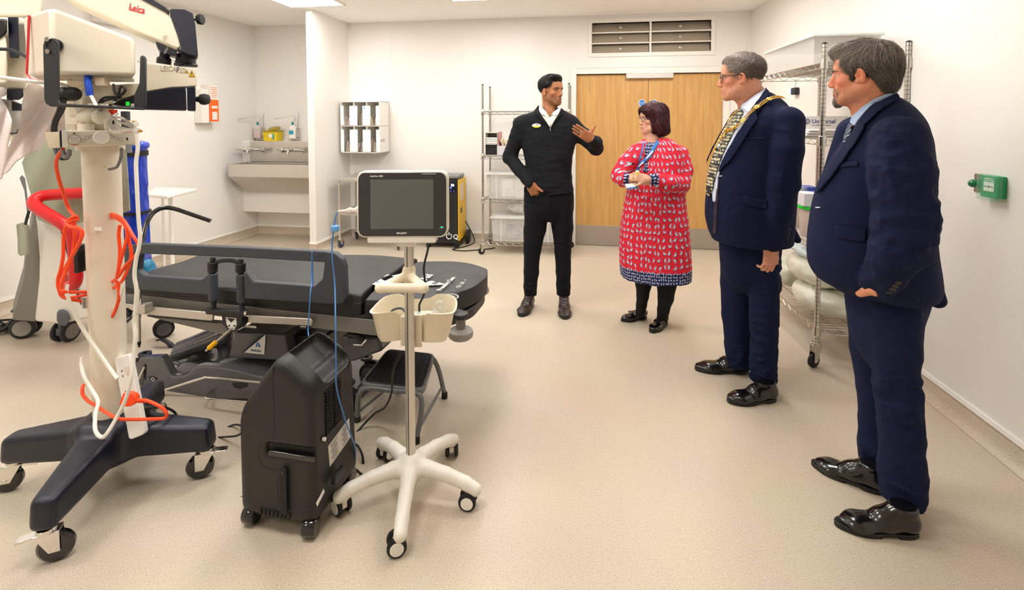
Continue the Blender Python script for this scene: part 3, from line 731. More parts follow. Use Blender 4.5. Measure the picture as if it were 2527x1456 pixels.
# ---------------- steel instrument trolley ----------------
e = empty('steel_trolley', G(910, 612), 'stainless steel two-shelf trolley half hidden behind the patient monitor', 'trolley')
a = G(839, 612); O = V((a.x, a.y, 0)); W_, D_ = .72, .42
TP = lambda u, v, z: O+BX*u-BN*v+V((0, 0, z))
for u, v in ((0, 0), (W_, 0), (0, D_), (W_, D_)):
    MB().cyl(TP(u, v, .1), TP(u, v, .85), .0125, n=12).build('leg', M_STEEL, e); caster(e, TP(u, v, 0), .05, .022, rad(70+60*v+40*u), .115, hub=mat('blue hub', (40, 60, 120), .4), mw=mat('grey rubber', (70, 72, 78), .6))
for z, t_ in ((.835, .04), (.43, .035)):
    q = MB(); q.hexa([TP(-.02,-.02,z-t_), TP(W_+.02,-.02,z-t_), TP(W_+.02,D_+.02,z-t_), TP(-.02,D_+.02,z-t_)], [TP(-.02,-.02,z), TP(W_+.02,-.02,z), TP(W_+.02,D_+.02,z), TP(-.02,D_+.02,z)]); q.build('shelf', M_STEEL, e, bevel=.004)
# ---------------- dehumidifier ----------------
a = G(1131, 614); O = V((a.x, a.y, 0)); W_, D_ = .40, .27; H_ = .84
# its front is turned towards the camera's left; u runs left to right along the front
ux = BX; TP = lambda u, v, z: O+ux*(u-W_)-BN*v+V((0, 0, z))
e = empty('dehumidifier', TP(W_/2, .1, 0), 'black and yellow upright dehumidifier on wheels behind the monitor', 'dehumidifier')
def tbox(q, u0, u1, v0, v1, z0, z1): q.hexa([TP(u0,v0,z0), TP(u1,v0,z0), TP(u1,v1,z0), TP(u0,v1,z0)], [TP(u0,v0,z1), TP(u1,v0,z1), TP(u1,v1,z1), TP(u0,v1,z1)]); return q
tbox(MB(), 0, W_, 0, D_, .06, H_).build('casing', mat('dehumidifier black', (20, 20, 23), .45, bump=.2), e, bevel=.008)
tbox(MB(), -.004, W_+.006, -.004, D_+.004, H_-.015, H_+.02).build('top_cover', mat('dehumidifier grey', (128, 128, 126), .4), e, bevel=.008)
YM = mat('machine yellow', (246, 196, 20), .4)
y_ = tbox(MB(), W_+.001, W_+.012, -.012, D_+.06, .09, H_-.03).build('side_panel', YM, e, bevel=.006)
q = MB()
for k in range(14): tbox(q, W_+.012, W_+.016, .04, .2, .56+k*.014, .568+k*.014)
q.build('vent_slats', M_WHITE, y_); tbox(MB(), W_+.012, W_+.014, .07, .13, .41, .47).build('handle_slot', M_BLACK, y_)
d_ = tbox(MB(), W_-.12, W_-.02, -.003, 0, .66, .78).build('display', mat('display black', (12, 12, 24), .2), e)
BE = mat('blue digits', (60, 90, 255), .5, emit=4); WE = mat('white digits', (200, 220, 255), .5, emit=3)
text('58', .04, fr(TP(W_-.065, -.004, .745), ux, BN), WE, d_, bold=.02); MB(fr(TP(W_-.085, -.004, .715), ux, BN)).lathe([(.009, 0), (.009, .002)], n=12).build('indicator', BE, d_)
q = MB()
for dz in (.675,):
    for du in (-.085, -.05): q.lathe([(.008, 0), (.008, .001)], TP(W_+du, -.003, dz), BN, n=12)
q.build('button', mat('dim blue', (60, 80, 170), .4, emit=.5), d_)
q = MB(fr(TP(W_-.075, -.003, .145), ux, BN)); q.tube([(.032*math.cos(a)-.035, .032*math.sin(a), 0) for a in [PI/2+.5+i*(2*PI-1)/16 for i in range(17)]], .005, 6); q.box((-.035, .03, 0), (.009, .035, .004)); lg = q.build('logo', M_INK, e)
text('Q', .075, fr(TP(W_-.03, -.003, .14), ux, BN), M_INK, e, bold=.02)
q = MB()
for i in range(5):
    for k in range(14): q.cyl(TP(W_-.13+i*.012, .0, .3+k*.02), TP(W_-.13+i*.012, -.001, .3+k*.02), .003, n=6)
q.build('grille_holes', M_RUBBER, e)
for u in (.03, W_-.03): tbox(MB(), u-.02, u+.02, .01, .05, 0, .07).build('foot', M_RUBBER, e)
for u in (-.03, W_+.05):
    c = TP(u, D_+.0, .085); w_ = MB().lathe([(.03, -.02), (.07, -.02), (.085, -.012), (.085, .012), (.07, .02), (.03, .02)], c, ux, n=28).build('wheel', M_RUBBER, e); MB().lathe([(.05, 0), (.05, .004)], c+ux*.02, ux, n=20).build('hub_cap', M_CHAR, w_)
MB().cyl(TP(-.05, D_, .085), TP(W_+.06, D_, .085), .008).build('axle', M_CHAR, e)
tag(MB().tube(spline([TP(W_-.02, D_+.012, .30), TP(W_+.02, D_+.03, .25), TP(W_+.12, D_+.05, .03), TP(W_+.08, .12, .008), TP(W_-.05, -.06, .008), TP(W_+.1, -.1, .008), TP(W_+.35, 0.02, .008), TP(W_+.42, .08, .008)], 8), .006).build('power_cable', M_RUBBER), 'black mains cable lying on the floor beside the dehumidifier', 'cable')
# ---------------- wire shelving ----------------
M_ZINC = mat('chrome wire', (200, 198, 192), .22, 1)
def zp(nt, b, L, N):
    b.inputs['Metallic'].default_value = 1; tc = N('ShaderNodeTexCoord'); sx = N('ShaderNodeSeparateXYZ'); m1 = N('ShaderNodeMath'); m1.operation = 'PINGPONG'; m1.inputs[1].default_value = .0127
    m2 = N('ShaderNodeMath'); m2.operation = 'LESS_THAN'; m2.inputs[1].default_value = .0012; mx = N('ShaderNodeMix'); mx.data_type = 'RGBA'
    mx.inputs[6].default_value = (*lin((200, 198, 192)), 1); mx.inputs[7].default_value = (*lin((90, 86, 80)), 1)
    L(tc.outputs['Object'], sx.inputs[0]); L(sx.outputs['Z'], m1.inputs[0]); L(m1.outputs[0], m2.inputs[0]); L(m2.outputs[0], mx.inputs[0]); L(mx.outputs[2], b.inputs['Base Color'])
M_ZP = node_mat('grooved chrome post', zp, .22)
def wire_shelf(q, C, z, w_, d_, nw=18, h=.032):
    """C(u,v,z) -> point"""
    for zz in (z, z-h):
        for a, b in (((0,0),(w_,0)), ((w_,0),(w_,d_)), ((w_,d_),(0,d_)), ((0,d_),(0,0))): q.cyl(C(*a, zz), C(*b, zz), .0032, n=5)
    for (a, b, L_) in (((0,0),(w_,0),w_), ((w_,d_),(0,d_),w_), ((w_,0),(w_,d_),d_), ((0,d_),(0,0),d_)):
        n = max(4, int(L_/.045)); pa_ = [V((a[0]+(b[0]-a[0])*i/n, a[1]+(b[1]-a[1])*i/n, 0)) for i in range(n+1)]
        q.tube([C(p.x, p.y, z if i % 2 else z-h) for i, p in enumerate(pa_)], .0024, 4)
    for i in range(1, nw): q.cyl(C(w_*i/nw, 0, z+.002), C(w_*i/nw, d_, z+.002), .0018, n=4, cap=False)
    for i in (1, 2, 3): q.cyl(C(0, d_*i/4, z-.003), C(w_, d_*i/4, z-.003), .0028, n=5)
def rack(name, lab, O, ux, uy, w_, d_, H, zs, pr=.0125, z0=.13):
    e = empty(name, O, lab, 'shelving'); C = lambda u, v, z: O+ux*u+uy*v+V((0, 0, z))
    for u, v in ((0,0),(w_,0),(0,d_),(w_,d_)):
        q = MB(); q.cyl(C(u, v, z0), C(u, v, H), pr, n=14)
        p = q.build('post', M_ZP, e)
        for z in zs: MB().lathe([(pr*1.25, -.045), (pr*1.55, -.04), (pr*1.45, .018), (pr*1.2, .022)], C(u, v, z), n=14).build('collar', M_ZINC, p)
        MB().lathe([(pr*1.05, 0), (pr*1.05, .006), (pr*.5, .012)], C(u, v, H), n=12).build('cap', M_CHAR, p)
        caster(e, C(u, v, 0), .05*pr/.0125*.75, .024, rad(200+90*u+160*v), z0+.004, mf=M_ZINC)
    for z in zs:
        q = MB(); wire_shelf(q, C, z, w_, d_, int(w_/.035)); q.build('wire_shelf', M_ZINC, e)
    return e, C
a = G(1192, 627); OB = V((a.x, a.y, 0)); ZB = [.14, .62, 1.105, 1.60]
eB, CB = rack('wire_shelving', 'chrome wire shelving unit standing behind the man in the dark jumper', OB, BX, -BN, .95, .42, 1.89, ZB)
def rbox(q, C, u, v, z, sx, sy, sz, rz=0.0, taper=1.0):
    o = C(u, v, z); X = (C(u+1, v, z)-o); M = fr(o, X, V((0, 0, 1))) @ Matrix.Rotation(rz, 4, 'Z'); q.box((0, 0, sz/2), (sx, sy, sz), M, taper); return M
def open_box(nm, C, u, v, z, sx, sy, sz, m, lab, cat, face='front', t=.004, rz=0, grp=None):
    """carton lying open towards the front"""
    o = C(u, v, z); X = (C(u+1, v, z)-o); M = fr(o, X, V((0, 0, 1))) @ Matrix.Rotation(rz, 4, 'Z'); q = MB(M)
    q.box((0, 0, t/2), (sx, sy, t)); q.box((-sx/2+t/2, 0, sz/2), (t, sy, sz)); q.box((sx/2-t/2, 0, sz/2), (t, sy, sz)); q.box((0, sy/2-t/2, sz/2), (sx, t, sz))
    if face == 'front': q.box((0, 0, sz-t/2), (sx, sy, t))
    else: q.box((0, -sy/2+t/2, sz/2), (sx, t, sz))
    o = q.build(nm, m); return tag(o, lab, cat, grp), M
M_CARD = mat('white carton', (226, 218, 210), .6); M_PINKC = mat('pink edged carton', (214, 160, 156), .6)
b1_, M1 = open_box('carton', CB, .10, .12, ZB[2]+.006, .15, .24, .125, M_CARD, 'open white carton with dark inside, lower of two on the shelf', 'carton')
MB(M1).box((0, 0, .063), (.14, .2, .112)).build('dark_fill', M_RUBBER, b1_)  # solid black block filling the carton behind its open front
b2_, M2 = open_box('carton', CB, .095, .13, ZB[2]+.134, .14, .24, .125, M_CARD, 'open white carton of folded linen, upper of two on the shelf', 'carton')
for k in range(3): MB(M2).box((0, -.02, .016+k*.022), (.13, .19, .018)).build('folded_linen', M_WHITE, b2_, bevel=.006)
MB(M1).box((.0765, 0, .13), (.003, .24, .26)).build('pink_side', M_PINKC, b1_)
e, Mt = open_box('storage_tub', CB, .26, .12, ZB[2]+.006, .19, .3, .11, mat('grey tub', (200, 198, 204), .4), 'grey tub of upright paper packets on the shelf beside the cartons', 'tub', 'top')
for k in range(9):
    M = Mt @ Matrix.Translation((-.07+k*.0175, -.03+.02*(k % 3), .006)) @ Euler((rad(random.uniform(-8, 8)), rad(random.uniform(-25, 5)), 0)).to_matrix().to_4x4()
    q = MB(M); q.box((0, 0, .09), (.007, .13, random.uniform(.15, .2))); tag(q.build('paper_packet', pk[2], bevel=.002), 'cream packet standing in the grey shelf tub', 'packet', 'packets in the grey tub')
tag(MB(fr(bw(bwt(1277), zat(1277, 302)), BX, BN)).box((0, 0, .004), (.10, .12, .006)).build('wall_notice', mat('grey notice', (178, 176, 172), .5)), 'small grey notice on the wall behind the wire shelving', 'notice')
M_BAGC = mat('crumpled clear bag', (234, 232, 226), .2, alpha=.45, bump=.8, bscale=60)
def plastic_box(C, u, v, z, sx, sy, sz, lab, clip=True, cols=(), rz=0):
    o = C(u, v, z); X = C(u+1, v, z)-o; M = fr(o, X, V((0, 0, 1))) @ Matrix.Rotation(rz, 4, 'Z'); e = empty('storage_box', o, lab, 'storage box'); t = .003
    q = MB(M); q.box((0, 0, t/2), (sx*.92, sy*.92, t))
    for s_ in (-1, 1):
        q.hexa([(s_*sx*.46, -sy*.46, 0), (s_*(sx*.46-t), -sy*.46, 0), (s_*(sx*.46-t), sy*.46, 0), (s_*sx*.46, sy*.46, 0)], [(s_*sx*.5, -sy*.5, sz), (s_*(sx*.5-t), -sy*.5, sz), (s_*(sx*.5-t), sy*.5, sz), (s_*sx*.5, sy*.5, sz)])
        q.hexa([(-sx*.46, s_*sy*.46, 0), (sx*.46, s_*sy*.46, 0), (sx*.46, s_*(sy*.46-t), 0), (-sx*.46, s_*(sy*.46-t), 0)], [(-sx*.5, s_*sy*.5, sz), (sx*.5, s_*sy*.5, sz), (sx*.5, s_*(sy*.5-t), sz), (-sx*.5, s_*(sy*.5-t), sz)])
    q.build('tub', M_GLASSW, e, weld=False)
    q = MB(M); q.box((0, 0, sz+.008), (sx+.03, sy+.03, .018)); q.box((0, 0, sz+.02), (sx*.9, sy*.9, .01)); q.build('lid', mat('frosted lid', (236, 236, 232), .3, alpha=.6), e, bevel=.004)
    q = MB(M); q.box((-sx*.25, -sy*.5-.002, sz/2), (.006, .004, sz)); q.build('rib', mat('frosted rib', (244, 244, 242), .3, alpha=.8), e)
    if clip:
        q = MB(M)
        q.box((-sx/2-.012, 0, sz-.03), (.02, .07, .04)); q.build('clip', mat('navy clip', (36, 60, 120), .4), e, bevel=.004)
    return e, M
wp = mat('white pack', (232, 230, 230), .5, bump=.5, bscale=30)
def pack(M, x, y, z, sx, sy, sz, m, lab, cat='packet', grp=None, rot=(0, 0, 0), marks=False):
    q = MB(M @ Matrix.Translation((x, y, z)) @ Euler(rot).to_matrix().to_4x4()); q.box((0, 0, sz/2), (sx, sy, sz)); o = tag(q.build('sealed_pack', m, bevel=min(sx, sy, sz)*.2, seg=3), lab, cat, grp)
    if marks:
        mk = mat('print grey', (110, 110, 116), .5); q2 = MB(q.M)
        for a_, b_ in ((-.02, .1), (.02, .1), (-.02, .05), (.015, .05), (0, .075)): q2.box((a_, -sy/2-.0012, b_), (.014, .001, .007))
        q2.build('print', mk, o)
    return o
e, M = plastic_box(CB, .26, .2, ZB[1]+.004, .44, .36, .27, 'clear lidded box of sealed white packs on the middle shelf')
pack(M, .01, -.04, .006, .15, .24, .22, wp, 'white sealed pack standing left in the clear middle box', marks=True); pack(M, .135, -.02, .006, .11, .24, .21, wp, 'white sealed pack standing right in the clear middle box', marks=True)
e, M = plastic_box(CB, .32, .2, ZB[0]+.004, .46, .36, .26, 'clear lidded box holding a blue and white pack on the bottom shelf')
pack(M, .01, -.03, .012, .20, .08, .15, mat('lilac pack', (206, 200, 210), .5, var=(110, 116, 150), vscale=8), 'lilac and blue pack leaning in the clear bottom box', rot=(rad(6), rad(6), 0)); pack(M, -.13, .09, .01, .1, .2, .17, wp, 'white pack behind the lilac one in the clear bottom box', rot=(0, rad(4), 0))
MB(M @ Matrix.Translation((0, -.03, .01)) @ Euler((rad(6), rad(6), 0)).to_matrix().to_4x4()).box((.04, -.052, .06), (.03, .001, .014)).build('x', mat('pink mark', (214, 120, 140), .5)).name = 'tmp_mark'
tm = bpy.data.objects['tmp_mark']; tm.name = 'pink_mark'; pr_ = [o for o in COL.objects if o.get('label', '').startswith('lilac')][0]; attach(tm, pr_)
e, M = plastic_box(CB, .79, .22, ZB[0]+.004, .26, .34, .25, 'narrow clear lidded box at the right end of the bottom shelf', clip=False)
f = Field((-.2, -.15, -.02), (.2, .15, .22), .008); f.ell((0, 0, .06), (.15, .11, .055)).ell((.08, .02, .065), (.09, .08, .05), k=.03); me = f.mesh('bag'); wrinkle(me, -.016, 22, seed=3); wrinkle(me, .01, 60, seed=4)
mn = co(me)[:, 2].min(); bo = obj('plastic_bag', me, M_BAGC); o_ = CB(.40, .2, ZB[0]+.296); bo.location = (o_.x, o_.y, o_.z-mn); bo.rotation_euler.z = .4
tag(bo, 'crumpled clear plastic bag lying on the bottom clear box', 'bag')
# ---------------- wire shelving by the right wall ----------------
a = G(2013, 905); OR_ = V((a.x, a.y, 0)); RU = -RD; RVv = -RN; ZR = [.235, .73, 1.385, 1.845]
eR, CRk = rack('wire_shelving', 'large chrome wire shelving unit standing against the right wall', OR_, RU, RVv, 1.05, .45, 1.95, ZR, pr=.0145, z0=.15)
def CRw(u, v, z): return CRk(u, v, z)
CV = lambda u, v, z: CRk(v, u, z)
e, M = plastic_box(CRk, .56, .2, ZR[3]+.004, .8, .38, .17, 'large clear lidded crate on the top shelf by the right wall', clip=False)
# Universal carton
e = empty('carton', CRk(.62, .2, ZR[2]+.07), 'long white carton printed with a globe and Universal', 'carton')
u0, u1, v0, v1, z0, z1 = .45, .72, .0, .39, ZR[2]+.006, ZR[2]+.006
o = CRk(.55, .27, ZR[2]+.052); X = -RVv*-1
Mx = fr(o, RVv, V((0, 0, 1)))    # local x towards the wall, y = away from camera
MB(Mx).box((0, .18, .045), (.345, .24, .095)).build('box', mat('carton white', (226, 222, 216), .55), e, bevel=.002)
FM = fr(Mx @ V((0, .0595, .045)), RVv, RD); IN = mat('navy print', (38, 60, 120), .5)
MBq = MB(FM); MBq.lathe([(.02, 0), (.02, .0008)], (-.095, .01, 0), n=24); MBq.build('globe', IN, e)
q = MB(FM)
for k in (-.008, 0, .008): q.box((-.095, .01+k, .0012), (.034, .0022, .0008)); q.box((-.095+k, .01, .0012), (.0022, .034, .0008))
q.build('globe_lines', M_CARD, e)
text('Universal', .042, FM @ Matrix.Translation((-.066, .01, 0)), IN, e, align='LEFT', bold=.012); text('Cost effective solutions', .013, FM @ Matrix.Translation((-.066, -.017, 0)), IN, e, align='LEFT')
for k in range(3):
    q = MB(Mx @ Matrix.Translation((.0, .06-.008*k, -.047+k*.0165))); q.box((0, 0, .008), (.345-.02*k, .30, .016)); tag(q.build('folded_sheet', mat('white linen', (238, 234, 230), .7, bump=.5, bscale=40), bevel=.007, seg=3), 'folded white linen sheet on the shelf by the right wall, %s of three' % ('bottom', 'middle', 'top')[k], 'sheet', 'folded sheets under the carton')
# tubs on the third shelf
def bucket(u, v, z, r, h, body, lidm, lab, lidtop=.012, band=None):
    c = CRk(u, v, z); e = empty('bucket', c, lab, 'bucket')
    MB().lathe([(r*.8, 0), (r*.82, .003), (r*.97, h), (r*.94, h), (r*.79, .006)], c, n=32).build('tub', body, e)
    if band: MB().lathe([(r*.84, .0), (r*.86, .0), (r*.89, h*.16), (r*.86, h*.16)], c, n=32).build('base_band', band, e)
    if lidm: MB().lathe([(r*1.02, h-.006), (r*1.06, h-.002), (r*1.05, h+lidtop), (r*.9, h+lidtop+.002), (r*.88, h+lidtop-.004)], c, n=32).build('lid', lidm, e)
    return e
M_CLR = mat('translucent tub', (236, 220, 210), .3, alpha=.75)
bucket(.30, .11, ZR[1]+.005, .105, .19, M_CLR, mat('green lid', (22, 190, 40), .35), 'translucent round bucket with bright green lid on the right shelving')
bucket(.62, .13, ZR[1]+.005, .11, .20, M_CLR, mat('green lid', (22, 190, 40), .35), 'translucent round bucket with green lid further along the right shelving')
q = MB(); o = CRk(.18, .1, ZR[1]+.004)
c = CRk(.14, .30, ZR[1]+.005); tag(MB(fr(c, RU, V((0,0,1)))).prism(rrect(.24, .17, .03), .055, taper=1.08).build('tray', mat('orange tray', (250, 110, 50), .4), bevel=.003), 'orange plastic tray on the third shelf of the right shelving', 'tray')
c = CRk(.5, .34, ZR[1]+.005); tag(MB(fr(c, RU, V((0,0,1)))).prism(rrect(.3, .1, .03), .055, taper=1.08).build('tray', mat('orange tray', (250, 110, 50), .4), bevel=.003), 'orange plastic tray behind the green lidded buckets', 'tray')
def carton(u, v, z, s, lab, m, rz=0):
    o = CRk(u, v, z); M = fr(o, RVv, V((0, 0, 1))) @ Matrix.Rotation(rz, 4, 'Z'); return tag(MB(M).box((0, 0, s[2]/2), s).build('carton', m, bevel=.002), lab, 'carton'), M
def bl(nt, b, L, N):
    tc = N('ShaderNodeTexCoord'); g_ = N('ShaderNodeSeparateXYZ'); r = N('ShaderNodeValToRGB'); e_ = r.color_ramp.elements
    e_[0].position = .35; e_[0].color = (*lin((222, 220, 228)), 1); e_[1].position = .62; e_[1].color = (*lin((46, 74, 176)), 1)
    L(tc.outputs['Generated'], g_.inputs[0]); L(g_.outputs['X'], r.inputs[0]); L(r.outputs[0], b.inputs['Base Color'])
MBL = node_mat('blue fade carton', bl, .4)
c1, M = carton(.30, .11, ZR[1]+.21, (.2, .13, .085), 'white and blue glove carton on the green bucket lid', MBL)
c2, M = carton(.63, .14, ZR[1]+.22, (.2, .13, .075), 'white and blue carton on the further green bucket lid', MBL)
# soft bags on the bottom shelf
def bag(name, lo, hi, fn, m, lab, seed, amp=.008, sc=9, st=(1, 1, 1)):
    f = Field(lo, hi, .009); fn(f); me = f.mesh(name); wrinkle(me, -amp, sc, st, seed); wrinkle(me, amp*.4, sc*3, st, seed+1)
    return tag(obj(name, me, m, angle=180), lab, 'bag')
M_BG = mat('pale green polythene', (214, 214, 196), .3, bump=.5, bscale=25, spec=.6); M_BB = mat('pale blue polythene', (208, 222, 226), .22, alpha=.9, bump=.8, bscale=30)
def pt(u, v, z): return CRk(u, v, z)
RM = frame(V((0,0,1)), V((0,1,0)))
RBm = Matrix((RU, -RVv, V((0, 0, 1)))).transposed()
z_ = ZR[0]+.004
def fb(c, r, k=.06): return lambda f: f.ell(c, r, k, R=RBm, p=2.8)
def grow(us, v, z, rx, ry, rz_, m, lab, seed):
    c = [pt(u, v, z+rz_) for u in us]; lo = [min(p[i] for p in c)-max(rx, ry, rz_)-.05 for i in range(3)]; hi = [max(p[i] for p in c)+max(rx, ry, rz_)+.05 for i in range(3)]
    o = bag('linen_bag', lo, hi, lambda f: [f.ell(p, (rx, ry, rz_), .08, R=RBm, p=2.6) for p in c], m, lab, seed)
    a_ = co(o.data); a_[:, 2] += z-a_[:, 2].min()+.001; setco(o.data, a_); return o
grow((.24, .34), .21, z_, .20, .18, .075, M_BG, 'stuffed pale green polythene bag on the bottom shelf by the right wall', 11)
grow((.78, .84), .21, z_, .15, .18, .085, M_BG, 'stuffed pale polythene bag at the far end of the bottom shelf', 15)
grow((.32, .44), .2, z_+.152, .22, .17, .080, M_BG, 'stuffed pale green bag lying on the lower bags', 12)
grow((.36, .48), .18, z_+.315, .16, .13, .030, M_BB, 'crumpled pale blue plastic bag on top of the pale bags', 13)
# ---------------- right wall fittings ----------------
RWp = lambda px, py: PL(px, py, CR, RN)
def FR_(px, py, off=0): return fr(RWp(px, py)+RN*off, RD, RN)
e = empty('air_sensor', RWp(1965, 225), 'small dark wall sensor with blue edge and wire aerial', 'sensor')
MB(FR_(1968, 225, .02)).box((0, 0, 0), (.085, .062, .04)).build('case', M_CHAR, e, bevel=.008)
MB(fr(FR_(1968, 225, .02) @ V((-.043, 0, 0)), RN*-1, -RD)).box((0, 0, .001), (.036, .054, .003)).build('face', mat('sensor face', (206, 216, 226), .3), e, bevel=.003)
MB(FR_(1968, 225, .041)).box((-.03, 0, 0), (.012, .054, .002)).build('blue_strip', mat('sensor blue', (40, 130, 230), .4), e)
MB(FR_(1968, 225, .02)).tube([(0, .03, 0), (.01, .07, 0), (.022, .105, .004)], .0016, 5).build('aerial', M_BLACK, e)
e = empty('exit_button', RWp(2424, 453), 'steel press to exit plate with green domed button on right wall', 'door release')
wE = (RWp(2441, 453)-RWp(2407, 453)).length
MB(FR_(2424, 453, .002)).prism(rrect(.085, .088, .006), .003).build('plate', mat('bronze tinted steel', (150, 130, 116), .4, .6), e, bevel=.001)
FE = FR_(2424, 453, .005)
MB(FE).lathe([(.022, 0), (.022, .018), (.018, .02)], n=24).build('collar', M_BLACK, e)
MB(FE).lathe([(.0185, .018), (.02, .03), (.018, .042), (.011, .05), (.003, .0525)], n=24).build('button', mat('green button', (0, 110, 70), .2, coat=.5), e)
DK = mat('engraved black', (60, 56, 52), .5)
text('PRESS', .013, FE @ Matrix.Translation((0, .033, 0)), DK, e); text('TO EXIT', .013, FE @ Matrix.Translation((0, -.033, 0)), DK, e)
e = empty('break_glass_point', RWp(2465, 460), 'green emergency break glass call point beside the exit button', 'call point')
FG = FR_(2463, 461, 0); GRN = mat('call point green', (0, 140, 84), .35)
MB(FG).prism(rrect(.098, .1, .006), .036).build('case', GRN, e, bevel=.003)
MB(FG).box((0, 0, .037), (.056, .042, .003)).build('break_panel', M_WHITE, e)
q = MB(FG)
for s_ in (-1, 1): q.box((s_*.019, 0, .039), (.012, .0035, .001)); q.add([(s_*.009, 0, .0395), (s_*.0145, .005, .0395), (s_*.0145, -.005, .0395)], [(0, 1, 2)])
q.lathe([(.005, 0), (.005, .001)], (0, 0, .0385), n=14); q.build('arrows', DK, e)
text('EMERGENCY', .009, FG @ Matrix.Translation((0, .036, .036)), M_INK, e, bold=.02); text('BREAK GLASS', .009, FG @ Matrix.Translation((0, .027, .036)), M_INK, e, bold=.02)
MB(FG).prism(rrect(.106, .118, .008, cy=-.004), .052, h0=.02).build('hinged_cover', mat('clear green cover', (150, 226, 180), .1, alpha=.22), e, bevel=.004)
# ================= patient trolley =================
SU = V((.972, -.235, 0)).normalized(); SN = V((.235, .972, 0)).normalized()      # along, and away from camera
S0 = P(850, 731, 2.35); S0.z = 0
M_TG = mat('trolley grey shell', (88, 88, 91), .22, bump=.1, bscale=300, coat=.25); M_TB = mat('trolley beam grey', (122, 119, 112), .45)
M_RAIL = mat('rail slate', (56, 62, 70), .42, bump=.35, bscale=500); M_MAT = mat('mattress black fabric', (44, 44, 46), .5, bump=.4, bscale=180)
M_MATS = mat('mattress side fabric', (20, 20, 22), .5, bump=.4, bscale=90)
st = empty('patient_trolley', S0+SU*(-.4)+SN*.3, 'grey hospital patient trolley with black mattress and folded-up side rail', 'hospital trolley')
SP = lambda px, py, v=0.0: PL(px, py, S0+SN*v, SN)
def SQ(u, v, z): return S0+SU*u+SN*v+V((0, 0, z))
uL = (SP(300, 720)-S0).dot(SU); uR = (SP(1150, 770)-S0).dot(SU); uJ = (SP(905, 745)-S0).dot(SU)-.02
_ue = [(0.0, (SP(1040, 750)-S0).dot(SU)), (.10, (SP(1105, 762, .10)-S0).dot(SU)), (.25, (SP(1166, 728, .25)-S0).dot(SU)), (.45, (SP(1190, 692, .45)-S0).dot(SU)), (.60, (SP(1175, 668, .60)-S0).dot(SU)), (.66, (SP(1155, 658, .66)-S0).dot(SU))]
UE = lambda v: float(smooth_interp(np.array([v]), np.array([a for a, b in _ue]), np.array([b for a, b in _ue]))[0])
uR = .88*UE(.4)+.12*UE(0)
# mattress sections
def mattress(name, u0, u1, rnd, ztop):
    q = MB(); nu = 26; nv = 14; W = .66; vs = []; fs = []
    for lay in (0, 1):
        for i in range(nu+1):
            for j in range(nv+1):
                u = u0+(u1-u0)*i/nu; v = W*j/nv
                if rnd:
                    s_ = max(0, (u-(u1-.26))/.26); ins = .20*s_**3.0; v = ins*.9+(W-ins*1.3)*j/nv
                    u = u+.05*s_*(1-(2*j/nv-1)**2)
                z = ztop(u, j/nv) if lay else .555
                ed = min(j, nv-j)/nv; 
                if lay: z -= .018*max(0, 1-ed*10)+.006*math.sin(u*9+j)*.5
                vs.append(SQ(u, v, z))
    n = (nu+1)*(nv+1)
    for lay in (0, 1):
        for i in range(nu):
            for j in range(nv):
                a = lay*n+i*(nv+1)+j; f_ = (a, a+nv+1, a+nv+2, a+1); fs.append(f_ if lay else f_[::-1])
    per = [i*(nv+1) for i in range(nu)]+[nu*(nv+1)+j for j in range(nv)]+[i*(nv+1)+nv for i in range(nu, 0, -1)]+[j for j in range(nv, 0, -1)]
    for k in range(len(per)): a, b = per[k], per[(k+1) % len(per)]; fs.append((a, b, n+b, n+a))
    q.add(vs, fs); o = q.build(name, M_MAT, st, bevel=.012, seg=3, angle=60); return o
mt1 = mattress('mattress', uL, uJ-.012, False, lambda u, t: .655-.055*max(0, min(1, (.0-u-.15)/1.1))+.012)
mt2 = mattress('mattress', uJ+.012, uR, True, lambda u, t: .648+.012*math.sin(min(1, max(0, (u-uJ)/.5))*PI))
# side band under the mattress top
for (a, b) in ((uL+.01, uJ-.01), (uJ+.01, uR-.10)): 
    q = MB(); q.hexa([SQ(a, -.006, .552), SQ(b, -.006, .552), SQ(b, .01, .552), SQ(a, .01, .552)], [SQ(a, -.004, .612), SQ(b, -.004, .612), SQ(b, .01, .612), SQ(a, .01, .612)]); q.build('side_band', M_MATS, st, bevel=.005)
# top frame
q = MB(); q.hexa([SQ(uL+.03, .0, .47), SQ(uR-.15, .0, .455), SQ(uR-.15, .05, .455), SQ(uL+.03, .05, .47)], [SQ(uL+.03, .0, .535), SQ(uR-.15, .0, .535), SQ(uR-.15, .05, .535), SQ(uL+.03, .05, .535)])
q.hexa([SQ(uL+.03, .6, .47), SQ(uR-.15, .6, .455), SQ(uR-.15, .65, .455), SQ(uL+.03, .65, .47)], [SQ(uL+.03, .6, .535), SQ(uR-.15, .6, .535), SQ(uR-.15, .65, .535), SQ(uL+.03, .65, .535)])
for u in (uL+.03, uR-.21, -.7): q.hexa([SQ(u, .03, .47), SQ(u+.06, .03, .47), SQ(u+.06, .62, .47), SQ(u, .62, .47)], [SQ(u, .03, .52), SQ(u+.06, .03, .52), SQ(u+.06, .62, .52), SQ(u, .62, .52)])
fr_ = q.build('frame', M_TB, st, bevel=.004)
q = MB(); q.hexa([SQ(uL, -.0, .537), SQ(uR-.05, -.0, .537), SQ(uR-.05, .65, .537), SQ(uL, .65, .537)], [SQ(uL, 0, .552), SQ(uR-.05, 0, .552), SQ(uR-.05, .65, .552), SQ(uL, .65, .552)]); q.build('deck', M_BLACK, st, bevel=.004)
q = MB(); slab(q, [(352, 756), (525, 772), (525, 789), (520, 792), (352, 776)], S0-SN*.035, SN, .012); slab(q, [(612, 779), (765, 787), (770, 793), (768, 804), (612, 797)], S0-SN*.035, SN, .012); slab(q, [(262, 744), (352, 756), (352, 776), (262, 762)], S0-SN*.035, SN, .012)
